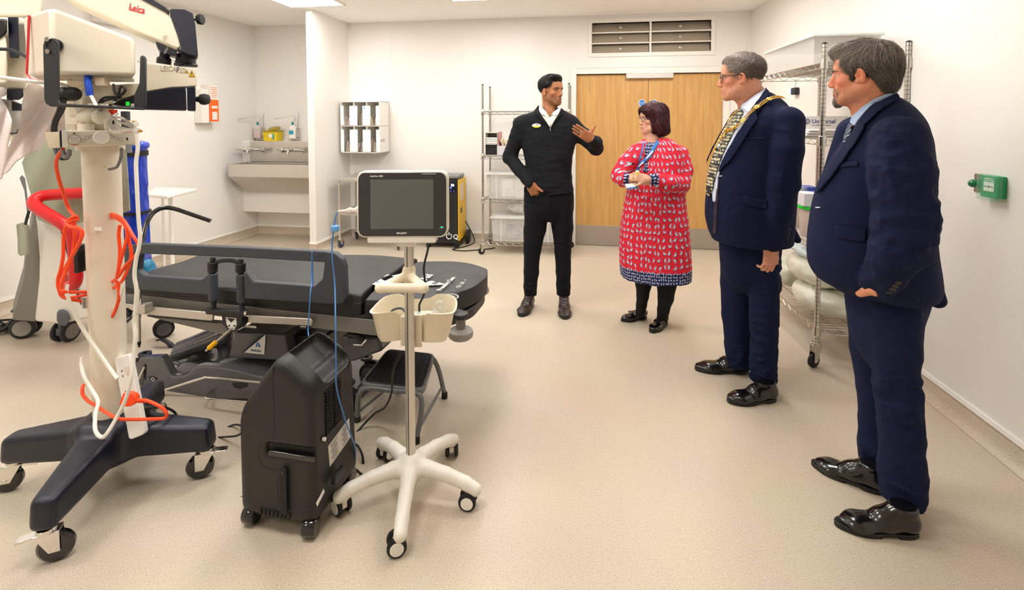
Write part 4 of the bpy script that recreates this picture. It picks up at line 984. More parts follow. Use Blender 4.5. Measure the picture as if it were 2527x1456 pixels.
q.build('accessory_rail', M_STEEL, st, bevel=.003)
# beam shape that drops towards the middle
q = MB(); slab(q, [(358, 780), (560, 800), (560, 828), (548, 826)], S0+SN*.002, SN, .04); q.build('beam_web', M_TB, st, bevel=.003)
# end bumper plate and wheels at the right end
q = MB(); pts = [SQ(uR-.3, -.01, 0)]+[SQ(UE(v)+.015, v, 0) for v in (0, .08, .2, .33, .45, .56, .64)]+[SQ(uR-.3, .67, 0)]
pts2 = spline(pts, 4)
vs = [p+V((0, 0, .50)) for p in pts2]+[p+V((0, 0, .548)) for p in pts2]; k = len(pts2); q.add(vs, [(i, (i+1) % k, k+(i+1) % k, k+i) for i in range(k)]+[tuple(range(k))[::-1], tuple(range(k, 2*k))]); q.build('end_plate', M_CHAR, st, bevel=.004)
M_BUMP = mat('grey bumper rubber', (150, 146, 142), .5)
for (px, py, dv) in ((1137, 812, -.01), (1183, 708, .62)):
    yb = SP(px, py, dv); c = V((yb.x, yb.y, 0)); zc = yb.z-.02
    b_ = MB(); b_.hexa([c+V((-.12, .06, zc+.075)), c+V((.02, -.035, zc+.075)), c+V((.035, .03, zc+.075)), c+V((-.1, .12, zc+.075))], [c+V((-.12, .06, zc+.09)), c+V((.02, -.035, zc+.09)), c+V((.035, .03, zc+.09)), c+V((-.1, .12, zc+.09))])
    b_.lathe([(.033, zc+.074), (.033, zc+.094), (.018, zc+.096)], c, n=20); b_.build('bumper_bracket', M_CHAR, st, bevel=.002)
    MB().lathe([(.022, zc+.02), (.022, zc+.075)], c, n=16).build('bumper_stem', M_TB, st)
    MB().lathe([(.022, zc-.022), (.045, zc-.022), (.056, zc-.012), (.058, zc), (.055, zc+.014), (.045, zc+.022), (.022, zc+.024)], c, n=32).build('bumper_wheel', M_BUMP, st)
# side rail, surveyed in its own upright plane
RPp, RO = S0-SN*.075, -SN
rl = MB(); slab(rl, [(330, 603), (360, 602), (600, 611), (800, 621), (826, 625), (843, 640), (849, 660), (852, 738), (846, 748), (834, 752), (800, 750), (603, 738), (600, 675), (606, 672), (625, 696), (775, 707), (795, 688), (800, 648), (600, 636), (350, 627), (341, 632), (338, 668), (353, 682), (495, 691), (515, 676), (520, 680), (520, 729), (430, 722), (330, 714), (308, 708), (299, 698), (296, 650), (300, 622), (312, 608)], RPp, SN, .038)
rail = rl.build('side_rail', M_RAIL, st, bevel=.007, seg=3)
for px0, px1, y0, y1 in ((525, 527, 636, 764), (594, 597, 640, 768)): MB().cyl(SP(px0, y0, -.057), SP(px1, y1, -.057), .0135, n=14).build('rail_post', M_CHAR, rail)
for a, b in (((525, 674), (527, 742)), ((595, 676), (597, 746))): MB().cyl(SP(*a, -.057), SP(*b, -.057), .0235, n=18).build('sleeve', M_RAIL, rail, bevel=.006)
for a, b in (((525, 646), (525, 672)), ((594, 648), (594, 672))): MB().cyl(SP(*a, -.057), SP(*b, -.057), .0245, .023, n=18).build('collar', M_BLACK, rail, bevel=.005)
MB().tube(spline([SP(528, 651, -.058), SP(540, 645, -.06), (SP(560, 643, -.062)), SP(580, 645, -.06), SP(592, 653, -.058)], 5), .0095, 10).build('release_handle', M_BLACK, rail)
q = MB(); q.cyl(SP(513, 767, -.055), SP(608, 773, -.055), .0175, n=18); q.build('pivot_bar', M_BLACK, st, bevel=.003); MB().cyl(SP(603, 773, -.055), SP(613, 773, -.055), .0165, n=18).build('end_cap', M_CHROME, st)
# rail lock with white label and yellow lever
q = MB(); slab(q, [(546, 772), (598, 776), (596, 800), (584, 816), (562, 814), (548, 800)], S0-SN*.05, SN, .06); lk = q.build('rail_lock', M_CHAR, st, bevel=.004)
q = MB(); slab(q, [(557, 783), (583, 785), (584, 800), (578, 814), (566, 813), (559, 800)], S0-SN*.052, SN, .0015); q.build('label', M_INK, lk)
q = MB(); slab(q, [(560, 785), (580, 787), (570, 796)], S0-SN*.0535, SN, .001); slab(q, [(563, 802), (567, 802), (567, 806), (563, 806)], S0-SN*.0535, SN, .001); slab(q, [(576, 802), (580, 802), (580, 806), (576, 806)], S0-SN*.0535, SN, .001)
q.tube([SP(x, y, -.0535) for x, y in ((565, 809), (571, 811), (577, 809))], .0012, 5); q.build('symbols', M_BLACK, lk)
MB().cyl(SP(568, 814, -.05), SP(508, 866, -.10), .006, n=10).build('lever', M_STEEL, st); MB().cyl(SP(534, 843, -.078), SP(515, 860, -.094), .0125, n=14).build('lever_grip', mat('yellow grip', (250, 186, 10), .4), st, bevel=.002)
M_TLAB = mat('printed black', (30, 30, 34), .5)
q = MB(); slab(q, [(735, 801), (758, 803), (766, 806), (766, 812), (758, 814), (738, 812)], S0-SN*.001, SN, .0015); q.build('rail_label', M_TLAB, st)
q = MB(); slab(q, [(594, 802), (632, 805), (632, 810), (594, 807)], S0-SN*.001, SN, .0015); q.build('rail_label', M_INK, st); q = MB(); slab(q, [(741, 804), (755, 805), (755, 808), (741, 807)], S0-SN*.0025, SN, .001); q.build('rail_label', M_INK, st)
# pedestal and AneticAid label
q = MB(); slab(q, [(578, 818), (702, 826), (712, 892), (562, 884)], S0+SN*.09, SN, .30); pd = q.build('pedestal', M_TG, st, bevel=.012, seg=3)
q = MB(); slab(q, [(700, 826), (800, 830), (800, 900), (706, 900)], S0+SN*.16, SN, .25); q.build('telescopic_column', M_BLACK, st, bevel=.01)
q = MB(); slab(q, [(655, 826), (652, 875), (602, 870)], S0+SN*.085, SN, .002); lb = q.build('badge', M_INK, pd)
q = MB(); slab(q, [(655, 826), (645, 826), (598, 868), (602, 870)], S0+SN*.0845, SN, .002); q.build('badge_stripe', mat('dark teal', (10, 44, 60), .4), pd)
LM = fr(SP(631, 865, .083), SU, -SN); NVY = mat('logo navy', (20, 56, 110), .4)
text('AneticAid', .0165, LM, NVY, lb, bold=.01)
q = MB(fr(SP(636, 852, .083), SU, -SN)); q.prism([(-.014, -.013), (-.008, -.013), (.001, .015), (-.004, .015)], .001); q.prism([(.001, .015), (.005, .015), (.012, -.003), (.008, -.005)], .001); q.box((.006, -.003, 0), (.018, .004, .001)); q.box((.012, -.004, 0), (.004, .014, .001)); q.build('logo', mat('logo blue', (30, 110, 190), .4), lb)
# base: near skirt plate, sculpted shell and end pod
q = MB(); slab(q, [(338, 896), (344, 883), (394, 881), (402, 890), (420, 929), (430, 930), (460, 925), (482, 904), (500, 903), (560, 909), (620, 925), (700, 940), (760, 955), (760, 990), (640, 985), (520, 986), (460, 982), (420, 978), (405, 962), (385, 970), (374, 985), (356, 960), (338, 948)], S0+SN*.02, SN, .05)
bs = q.build('base_skirt', M_TG, st, bevel=.009, seg=3)
c0, c1 = SQ(-1.28, -.0, .05), SQ(.05, .72, .48)
lo = [min(c0[i], c1[i])-.1 for i in range(3)]; hi = [max(c0[i], c1[i])+.15 for i in range(3)]
f = Field(lo, hi, .010); Rs = Matrix((SU, SN, V((0, 0, 1)))).transposed()
def atu(px, py, v): p = SP(px, py, v); return p
a_ = atu(385, 915, .28); f.box(a_, (.13, .26, .07), .03, R=Rs)
f.box(atu(560, 925, .30), (.30, .24, .055), .03, R=Rs, k=.05); f.box(atu(790, 945, .30), (.32, .24, .06), .03, R=Rs, k=.05)
f.cone(atu(385, 915, .28), atu(600, 925, .3), .06, .06, k=.04); f.cone(atu(560, 925, .3), atu(800, 945, .3), .05, .05, k=.04); f.cone(atu(560, 925, .3), atu(560, 820, .38), .05, .05, k=.04); f.ell(atu(620, 905, .18), (.22, .14, .06), R=Rs, k=.05); f.cone(atu(420, 880, .40), atu(560, 818, .40), .07, .06, k=.05); f.cone(atu(430, 880, .22), atu(560, 830, .3), .03, .04, k=.05)
f.ell(atu(455, 880, .10), (.09, .12, .075), R=Rs, k=.03, sub=True); f.ell(atu(432, 890, .055), (.05, .05, .04), R=Rs, k=.01, sub=True)
me = f.mesh('shell'); me = biggest(me); relax(me, 2); obj('base_shell', me, M_TG, st, angle=180)
q = MB(); slab(q, [(842, 828), (938, 832), (942, 868), (872, 893), (846, 893)], S0+SN*.12, SN, .30); ep = q.build('base_pod', M_TG, st, bevel=.015, seg=3)
MB().tube(spline([SP(862, 826, .08), SP(885, 829, .06), SP(898, 838, .07)], 4), .016, 10).build('pedal_knob', M_BLACK, ep)
MB().tube([SP(873, 850, .10), SP(893, 851, .10), SP(905, 838, .10)], .006, 8).build('pedal_bar', M_CHROME, ep)
# chrome foot bars
q = MB(); q.tube(spline([SP(376, 972, -.03), SP(420, 958, -.03), SP(500, 933, -.03), SP(512, 931, -.03), SP(560, 935, -.03), SP(630, 942, -.03), SP(680, 947, -.03)], 4), .0065, 10); q.build('foot_bar', M_CHROME, st)
q = MB(); q.tube(spline([SP(530, 960, .05), SP(512, 973, -.03), SP(506, 979, -.07), SP(515, 984, -.09), SP(560, 988, -.09), SP(605, 992, -.09), SP(650, 995, -.07)], 5), .0065, 10); q.build('foot_bar', M_CHROME, st)
q = MB(); q.tube([SP(332, 958, .0), SP(345, 930, .0), SP(357, 905, .02)], .0065, 10); q.build('foot_bar', M_CHROME, st)
q = MB(); slab(q, [(354, 901), (359, 898), (361, 905), (359, 938), (354, 930)], S0+SN*.018, SN, .004); q.build('pedal_slot', M_RUBBER, bs)
for (pts_, nm) in (([(366, 930), (376, 928), (389, 934), (376, 948)], 'symbol_plate'), ([(572, 946), (590, 944), (611, 946), (609, 955), (592, 960), (577, 955)], 'symbol_plate')):
    q = MB(); slab(q, pts_, S0+SN*.018, SN, .003); q.build(nm, M_TLAB, bs)
q = MB(fr(SP(377, 936, .016), SU, -SN)); q.tube([(.009*math.cos(i*PI/6), .009*math.sin(i*PI/6), 0) for i in range(12)], .0015, 5, True); q.box((0, -.016, 0), (.006, .006, .001)); q.box((-.014, .0, 0), (.005, .003, .001)); q.box((.014, .0, 0), (.005, .003, .001)); q.build('pedal_symbol', M_INK, bs)
q = MB(); slab(q, [(545, 968), (575, 956), (612, 960), (640, 972), (640, 976), (545, 975)], S0+SN*.06, SN, .05); q.build('yellow_guard', mat('mustard panel', (150, 130, 30), .5), st, bevel=.004)
# black curved handle at the back of the base
MB().tube(spline([SP(388, 840, .45), SP(400, 838, .45), SP(416, 846, .45), SP(430, 862, .45)], 5), [.010]*6+[.017]*5+[.02]*5, 10, flat=.6).build('brake_lever', M_CHAR, st)
for (px, py, v) in ((362, 1003, .1), (905, 905, .36), (420, 930, .58), (860, 930, .1)):
    p = SP(px, py, v); caster(st, SQ((p-S0).dot(SU), v, 0), .062, .04, rad(160+px), .15, twin=True, mf=M_CHAR, hub=M_TG)
# lettering printed on the mattress
def mlet(s_, px, py, size, sx=1.0, bold=0.02):
    p = PL(px, py, V((0, 0, .668)), V((0, 0, 1)))
    return text(s_, size, fr(p, SN, V((0, 0, 1))), M_PR, mt2, depth=.001, bold=bold, sx=sx)
M_PR = mat('mattress print', (222, 220, 216), .6)
ZM = .664; MG = lambda px, py, z=ZM: G(px, py, z)
mlet('AneticAid', 1036, 697, .066, bold=.02); mlet('Pressure Care', 1102, 700, .036); mlet('CE  UK  +', 1140, 700, .03, bold=0)
q = MB()
for poly in ([(886, 694), (893, 689), (963, 704), (958, 712)], [(896, 686), (910, 680), (963, 678), (945, 685), (928, 684), (960, 698), (952, 701)], [(966, 681), (985, 677), (1000, 680), (990, 684), (975, 684)], [(955, 708), (975, 706), (990, 700), (997, 702), (985, 711), (968, 713)]):
    v_ = [MG(*p) for p in poly]; k = len(v_); q.add(v_+[p+V((0, 0, .0015)) for p in v_], [tuple(range(k)), tuple(range(k, 2*k))]+[(i, (i+1) % k, k+(i+1) % k, k+i) for i in range(k)])
q.build('chevron_mark', M_PR, mt2, smooth=False)
def loopdisc(px, py, r, m, dz=.0, pr_=mt2, name='round_mark', poly=None):
    c = MG(px, py, ZM+dz); q = MB(fr(c, SN, V((0, 0, 1)))); q.prism(poly or [(r*math.cos(a), r*math.sin(a)) for a in [2*PI*i/24 for i in range(24)]], .001); return q.build(name, m, pr_)
loopdisc(1075, 700, .05, M_PR, .001, name='shield_mark', poly=[(-.03, .045), (.0, .055), (.03, .045), (.035, .02), (0, -.055), (-.035, .02)])
mlt = MG(1075, 698, ZM+.0022); text('K8', .04, fr(mlt, SN, V((0, 0, 1))), M_MATS, mt2, depth=.001, bold=.01)
loopdisc(1110, 733, .042, M_PR, .001); loopdisc(1110, 733, .037, M_MATS, .002); 
c = MG(1110, 733, ZM+.0035); q = MB(fr(c, SN, V((0, 0, 1)))); q.box((0, 0, 0), (.05, .006, .001)); q.box((0, .01, 0), (.03, .014, .001)); q.box((-.005, -.012, 0), (.04, .008, .001)); q.build('round_mark_symbol', M_PR, mt2)
# arm board on the far side with its black pad
q = MB(); q.prism([(0, 0), (.2, .0), (.33, .13), (.31, .16), (.12, .08), (0, .07)], .03, Matrix.Translation(P(345, 688, 3.12)-V((0,0,.02)))); q.prism(rrect(.3, .12, .03, cx=.1, cy=.05), .022, Matrix.Translation(P(345, 690, 3.12)-V((0,0,.01)))); q.build('arm_board', M_BLACK, st, bevel=.01, seg=3)
f = Field((-2.6, 2.95, .45), (-2.1, 3.4, .9), .008); f.ell(P(362, 665, 3.18), (.045, .06, .07), k=.01).ell(P(366, 676, 3.18), (.05, .06, .045), k=.02); o = obj('cushion', f.mesh('cushion'), mat('teal vinyl', (20, 120, 160), .35), angle=180); tag(o, 'small teal cushion standing on the black arm board behind the side rail', 'cushion')
# anaesthetic screen bar clamped on the rail
e = empty('screen_bar', SP(343, 850, -.06), 'bent black and chrome screen bar clamped upright to the trolley rail', 'screen bar')
v_ = -.06
MB().tube(spline([SP(346, 690, -.03), SP(350, 620, -.02), SP(352, 590, 0), SP(362, 550, .05), SP(380, 524, .1), SP(403, 513, .14), SP(430, 515, .18), SP(470, 528, .22), SP(520, 545, .26)], 6), .0125, 12).build('bent_tube', mat('gloss black tube', (18, 18, 20), .15, coat=.5), e)
MB().cyl(SP(345, 690, v_), SP(343, 843, v_), .0085, n=14).build('rod', M_CHROME, e); MB().lathe([(.009, 0), (.009, .012), (.003, .035)], SP(343, 842, v_), (0, 0, -1), n=14).build('tip', M_RUBBER, e)
q = MB(); slab(q, [(333, 755), (356, 752), (358, 772), (352, 777), (338, 775)], S0-SN*.085, SN, .05); q.build('clamp', M_STEEL, e, bevel=.004)
kc = SP(317, 771, -.08); q = MB(); q.prism([((.022 if i % 2 else .027)*math.cos(i*PI/8), (.022 if i % 2 else .027)*math.sin(i*PI/8)) for i in range(16)], .016, fr(kc, SU, -SN)); q.cyl(kc+SN*.01, SP(336, 766, -.075), .006, n=8); q.build('clamp_knob', M_RUBBER, e, bevel=.003)
# ================= oxygen concentrator =================
A_, B_, C_ = G(597, 1250, .08), G(785, 1283, .08), G(872, 1137, .08)
A_.z = B_.z = C_.z = 0; _s = V((-.012, 0, 0)); A_ += _s; B_ += _s; C_ += _s; cu = (B_-A_).normalized(); cv = V((-cu.y, cu.x, 0)); CW, CD = (B_-A_).length, (C_-B_).dot(cv)+.005
oc = empty('oxygen_concentrator', A_+cu*CW/2+cv*CD/2, 'black wheeled oxygen concentrator with sloping carry handle top', 'oxygen concentrator')
def CP(x, y, z): return A_+cu*x+cv*y+V((0, 0, z))
M_OC = mat('concentrator black', (20, 19, 18), .42, bump=.35, bscale=450)
pl = lambda x, z, nx, nz: (CP(x, 0, z), cu*nx+V((0, 0, nz)))
lo = [min(CP(x, y, 0)[i] for x in (0, CW) for y in (0, CD))-.05 for i in range(2)]+[.0]; hi = [max(CP(x, y, 0)[i] for x in (0, CW) for y in (0, CD))+.05 for i in range(2)]+[.72]
f = Field(lo, hi, .0055)
planes = [pl(0, .2, -1, 0), pl(CW, .2, 1, 0), pl(0, .436, -.80, .60), pl(CW, .548, .60, .80), pl(.16, .655, 0, 1), pl(0, .05, 0, -1), (CP(0, 0, .2), -cv), (CP(0, CD, .2), cv+V((0, 0, .05)))]
f.convex(planes, lo, hi, rk=.035, k=.001)
RC = Matrix((cu, cv, V((0, 0, 1)))).transposed(); Rsl = RC @ Matrix.Rotation(rad(37), 3, 'Y')
f.box(CP(CW*.66, CD*.56, .60), (.058, .098, .036), .03, R=Rsl, k=.012, sub=True)      # handle recess
f.box(CP(CW*.80, CD*.56, .58), (.08, .09, .03), .03, R=Rsl, k=.012, sub=True)
f.box(CP(CW*.70, -.012, .315), (.10, .03, .026), .016, R=RC, k=.006, sub=True)      # side pocket grip
me = f.mesh('body'); body = obj('casing', me, M_OC, oc, angle=180)
FF = lambda x, z, off=0: fr(CP(x, -off, z), cu, -cv); SF = lambda y, z, off=0: fr(CP(CW+off, y, z), cv, cu)
MB(FF(CW*.71, .298, -.006)).prism(rrect(.19, .02, .008), .006).build('grip_lip', mat('gloss black', (14, 14, 15), .12, coat=.6), oc, bevel=.003)
bz = MB(); seam = [(CW*.50, .62), (CW*.50, .37), (CW*.40, .355), (CW*.3, .33), (CW*.28, .28), (CW*.34, .25), (CW*.53, .24), (CW*.53, .115)]
bz.tube([CP(x, .0005, z) for x, z in seam], .0014, 5); bz.tube([CP(x, .0005, z) for x, z in ((.01, .12), (CW-.02, .115))], .0014, 5); bz.build('panel_seam', M_RUBBER, oc)
MB(FF(CW*.63, .175, .008)).prism(rrect(.026, .17, .006), .005).build('strap', mat('black webbing', (20, 20, 22), .7), oc, bevel=.001)
MB(FF(CW*.63, .245, .012)).lathe([(.008, 0), (.007, .004)], n=14).build('strap_stud', M_CHAR, oc)
q = MB()
for k in range(8): q.box((0, 0, 0), (.008, .022, .01), FF(CW*.30+k*.0165, .078, .0) @ Matrix.Rotation(rad(-12), 4, 'Z'))
q.build('vent_slots', M_RUBBER, oc)
q = MB(SF(CD*.42, .42, -.001)); q.box((0, 0, 0), (.135, .185, .004)); gp = q.build('grille_frame', M_BLACK, oc, bevel=.002)
q = MB()
for k in range(15):
    for j in (-1, 1): q.box((j*.028-.002, 0, 0), (.05, .0055, .006), SF(CD*.42, .34+k*.0115, .003) @ Matrix.Rotation(rad(-25), 4, 'X'))
q.build('grille_slats', M_OC, gp)
q = MB(); sl = [( .18, .34), (.52, .45), (.52, .545), (.18, .43)]
lab = MB(SF(CD*.55, .255, .001)).box((0, 0, 0), (.15, .085, .0015), Matrix.Rotation(rad(6), 4, 'Z')).build('rating_label', mat('label white', (226, 224, 216), .5), oc)
q = MB(SF(CD*.55, .255, .0025) @ Matrix.Rotation(rad(6), 4, 'Z'))
for k in range(9): q.box((-.04, .034-k*.008, 0), (.05-.01*(k % 3), .0022, .0005)); q.box((.036, .034-k*.008, 0), (.045-.012*((k+1) % 3), .0022, .0005))
q.build('printed_lines', mat('print grey', (110, 110, 116), .5), lab)
q = MB(SF(CD*.55-.012, .222, .0028)); q.add([(-.006, -.005, 0), (.006, -.005, 0), (0, .006, 0)], [(0, 1, 2)]); q.build('warning_triangle', M_YEL, lab)
q = MB(SF(.055, .345, 0)); q.lathe([(.012, -.004), (.012, .002)], n=16); q.build('port_recess', M_RUBBER, oc); MB(SF(.055, .34, 0)).lathe([(.006, 0), (.007, .012), (.003, .014)], n=14).build('filter_knob', M_WHITE, oc)
MB(SF(.035, .135, .001)).box((0, 0, 0), (.05, .018, .0012), Matrix.Rotation(rad(20), 4, 'Z')).build('serial_label', M_INK, oc)
MB(SF(.12, .16, .012)).prism(rrect(.07, .035, .008), .018).build('mains_inlet', M_BLACK, oc, bevel=.004)
MB(fr(CP(CW*.52, CD*.52, .575), cv, cu*.55+V((0,0,.85)))).prism(rrect(.09, .03, .006), .004).build('control_panel', mat('label white', (226, 224, 216), .5), oc)
for x, y, a_ in ((.03, .03, 0), (CW-.03, .02, 10), (.03, CD-.03, 0), (CW-.03, CD-.03, 5)):
    p = CP(x, y, 0); M = Matrix.Translation(p) @ Matrix.Rotation(math.atan2(cu.y, cu.x)+rad(a_), 4, 'Z')
    w_ = MB(M); w_.lathe([(.012, -.026), (.03, -.024), (.034, -.018), (.034, .018), (.03, .024), (.012, .026)], (0, 0, .034), (1, 0, 0), n=24); wo = w_.build('caster_wheel', mat('gloss black', (14, 14, 15), .12, coat=.6), oc)
    MB(M).cyl((0, 0, .055), (0, 0, .09), .01, n=10).build('caster_stem', M_BLACK, oc)
# ================= patient monitor on its roll stand =================
SX, SY = -.404, 1.885
ms = empty('patient_monitor', (SX, SY, 0), 'patient monitor on an aluminium pole with white five-star castor base', 'patient monitor')
f = Field((SX-.36, SY-.36, .04), (SX+.36, SY+.36, .2), .006); angs = [rad(-86+72*k) for k in range(5)]
for a in angs:
    d = V((math.cos(a), math.sin(a), 0)); c = V((SX, SY, 0))
    pts = [c+V((0, 0, .115)), c+d*.07+V((0, 0, .122)), c+d*.15+V((0, 0, .113)), c+d*.23+V((0, 0, .092)), c+d*.272+V((0, 0, .073))]
    n_ = V((-d.y, d.x, 0)); f.chain(pts, [.036, .030, .026, .025, .024], .02, kk=.006)
f.cone((SX, SY, .11), (SX, SY, .14), .045, .04, k=.025); f.cut((0, 0, .056), (0, 0, -1))
me = f.mesh('star'); relax(me, 2); M_ST = mat('stand white', (232, 227, 216), .4); base = obj('star_base', me, M_ST, ms, angle=180)
for i, a in enumerate(angs): caster(ms, (SX+.256*math.cos(a), SY+.256*math.sin(a), 0), .034, .040, [rad(195), rad(175), rad(95), rad(60), rad(140)][i], .07, twin=True, mf=M_ST, mw=M_RUBBER, hub=mat('white hub', (240, 238, 230), .35))
M_AL = mat('brushed aluminium', (214, 208, 198), .42, .75)
MB().cyl((SX, SY, .13), (SX, SY, 1.05), .0185, n=32).build('pole', M_AL, ms); MB().box((SX-.004, SY-.0185, .6), (.003, .002, .9)).build('pole_groove', M_CHAR, ms)
MB().lathe([(.031, .13), (.031, .15), (.027, .156), (.0187, .156)], (SX, SY, 0), n=32).build('pole_collar', M_AL, ms)
M_HC = mat('handle cream', (236, 224, 198), .42)
f = Field((SX-.13, SY-.16, .82), (SX+.13, SY+.05, .97), .004); zt_ = .892
A3 = [V((SX, SY-.008, .898)), V((SX+.076, SY-.105, .878)), V((SX-.086, SY-.105, .878))]
for a, b in ((0, 1), (1, 2), (2, 0)): f.cone(A3[a], A3[b], .0165 if a != 1 else .0175, None, .012)
f.cone((SX, SY, .882), (SX, SY, .912), .026, .026, k=.012); 
me = f.mesh('handle'); relax(me, 1); obj('handle', me, M_HC, ms, angle=180); MB().lathe([(.005, 0), (.004, .002)], (SX, SY-.0275, .903), (0, -1, 0), n=12).build('handle_bolt', M_STEEL, ms)
# basket: two rounded bins in one shell behind the pole
out = [(-.165, -.02), (-.155, .055), (-.125, .115), (-.075, .135), (.075, .135), (.13, .12), (.165, .075), (.172, .0), (.155, -.045), (.07, -.05), (.035, -.025), (-.035, -.02), (-.075, -.03), (-.14, -.045)]
o2 = spline([V((p[0], p[1], 0)) for p in out], 5, True); zr, zb = .732, .608; q = MB(); n = len(o2); vs = []; fs = []
def rz_(p): return zr-.018*max(0, 1-(abs(p.x)/.07)**4)*(1 if p.y < .05 else .6)+.014*min(1, max(0, (p.y-.02)/.08))*min(1, max(0, (abs(p.x)-.04)/.05))
lay = [(1.03, None, 0), (1.0, None, -.006), (.97, None, -.012), (.86, zb+.02, 0), (.80, zb, 0), (.78, zb+.006, 0), (.84, zb+.024, 0), (.955, None, -.008), (.985, None, .002)]
for sc_, z_, dz in lay: vs += [V((SX, SY+.065, 0))+V((p.x*sc_, (p.y-.04)*sc_+.04, z_ if z_ else rz_(p)+dz)) for p in o2]
for k in range(len(lay)): fs += [(k*n+i, k*n+(i+1) % n, ((k+1) % len(lay))*n+(i+1) % n, ((k+1) % len(lay))*n+i) for i in range(n) if k not in (4,)]
fs += [tuple(range(4*n, 5*n))[::-1], tuple(range(5*n, 6*n))]
q.add(vs, fs); q.build('basket', M_HC, ms, angle=60); q = MB(); q.box((SX+.03, SY+.022, .66), (.028, .012, .13)); q.box((SX-.03, SY+.022, .66), (.02, .012, .12)); q.build('basket_clip', M_HC, ms, bevel=.003)
# contents of the basket
bc = V((SX, SY+.10, zb+.01))
tag(MB().tube(spline([bc+V((-.09, -.03, .05)), bc+V((-.10, .01, .085)), bc+V((-.06, .02, .095)), bc+V((-.02, -.02, .08)), bc+V((.02, .0, .05)), bc+V((-.03, .03, .03))], 6), .005, 8).build('sensor_lead', mat('slate cable', (70, 78, 90), .5)), 'short slate grey sensor lead curled in the left of the basket', 'cable')
f = Field((SX-.06, SY+.02, .6), (SX+.16, SY+.2, .76), .006); f.ell(bc+V((.04, .0, .045)), (.085, .045, .035), p=3); me = f.mesh('pk'); wrinkle(me, -.006, 40, seed=2); tag(obj('sealed_pack', me, mat('printed pouch', (222, 222, 206), .35, var=(190, 200, 190), vscale=60), angle=180), 'pale printed pouch lying in the monitor basket', 'packet')
f = Field((SX+.02, SY+.02, .6), (SX+.18, SY+.2, .8), .005); f.ell(bc+V((.105, .0, .07)), (.03, .035, .06)); me = f.mesh('pk'); wrinkle(me, -.008, 50, seed=9); tag(obj('plastic_bag', me, mat('clear film', (240, 240, 236), .08, alpha=.35), angle=180), 'crumpled clear film at the right side of the basket', 'bag')
# monitor head
mc = (P(881, 421, 1.79)+P(1105, 421, 1.79)+P(881, 587, 1.79)+P(1105, 587, 1.79))/4; mw = .336; mh = .248
MMt = fr(mc, (1, .02, 0), (0.02, -1, .03)); mon = MB(MMt).prism(rrect(mw, mh, .03, 6), .0, h0=-.05).build('monitor_case', M_ST, ms, bevel=.006, seg=3)
MB(MMt).prism(rrect(mw-.012, mh-.012, .026, 6), .0025).build('bezel', mat('glass black', (12, 13, 16), .06, coat=1.0), mon, bevel=.001)
MB(MMt).box((-.001, .001, .0028), (.232, .183, .0012)).build('screen', mat('lcd reflection grey', (84, 88, 84), .12, coat=.6, spec=.6), mon)  # black glass screen; the wall's grey reflection is put into its colour
text('AnyView', .0085, MMt @ Matrix.Translation((-.118, .105, .0025)), M_INK, mon, align='LEFT', bold=.012)
MB(MMt).prism(rrect(.013, .0065, .0015, cx=-.0775, cy=.105), .0032).build('model_plate', M_INK, mon); text('S12', .006, MMt @ Matrix.Translation((-.0775, .105, .0030)), M_TLAB, mon, bold=.01)
text('BIOLIGHT', .0085, MMt @ Matrix.Translation((-.002, -.107, .0025)), M_INK, mon, bold=.025)
MB(MMt).prism(rrect(.052, .0022, .001, cx=.098, cy=.113), .0034).build('status_light', mat('status strip', (190, 200, 210), .4), mon)
q = MB(MMt); q.prism(rrect(.008, .003, .001, cx=.146, cy=-.085), .0034); q.build('power_led', mat('green led', (20, 255, 110), .4, emit=4), mon)
q = MB(MMt); q.box((.139, -.085, .003), (.003, .004, .0008)); q.box((.139, -.0915, .003), (.003, .003, .0008)); q.box((.147, -.0915, .003), (.005, .002, .0008)); q.build('led_icons', M_TB, mon)
MB(MMt).prism(rrect(.255, .026, .008, cx=-.003, cy=-.132), .0, h0=-.05).build('bottom_bracket', M_ST, ms, bevel=.004)
MB().box((SX, SY-.01, 1.04), (.07, .1, .04)).build('tilt_joint', M_ST, ms, bevel=.006)
tag(ptube('monitor_cable', [(1058, 600, 1.88), (1055, 620, 1.9), (1046, 660, 1.93), (1049, 700, 1.95), (1045, 730, 1.97), (1035, 752, 2.0), (1036, 775, 2.02)], .0045, M_RUBBER), 'black cable hanging from the monitor into the basket', 'cable')
# ================= step stool =================
e = empty('step_stool', G(1000, 1020), 'grey metal step stool with black ribbed top between trolley and monitor', 'step stool'); zs = .235
MG_ = mat('hammered grey', (118, 122, 124), .4, .3)
c4 = [G(887, 945, zs), G(1047, 962, zs), G(1073, 872, zs), G(957, 860, zs)]
cc = sum(c4, V((0, 0, 0)))/4
def rnd4(c4, r=.12):
    out = []
    for i in range(4):
        a, b, c = c4[i-1], c4[i], c4[(i+1) % 4]
        for t in (0, .3, .6, 1): p0, p1 = b.lerp(a, r), b.lerp(c, r); out.append(p0.lerp(b, t).lerp(b.lerp(p1, t), t))
    return out
o4 = rnd4(c4); k = len(o4); q = MB(); q.add([p-V((0, 0, .028)) for p in o4]+o4, [(i, (i+1) % k, k+(i+1) % k, k+i) for i in range(k)]+[tuple(range(k))[::-1], tuple(range(k, 2*k))]); q.build('tread_frame', MG_, e, bevel=.004)
i4 = [cc+(p-cc)*.92 for p in o4]; q = MB(); q.add([p-V((0, 0, .002)) for p in i4]+[p+V((0, 0, .004)) for p in i4], [(i, (i+1) % k, k+(i+1) % k, k+i) for i in range(k)]+[tuple(range(k))[::-1], tuple(range(k, 2*k))]); tr_ = q.build('rubber_tread', mat('ribbed rubber', (22, 22, 23), .6), e, bevel=.002)
q = MB()
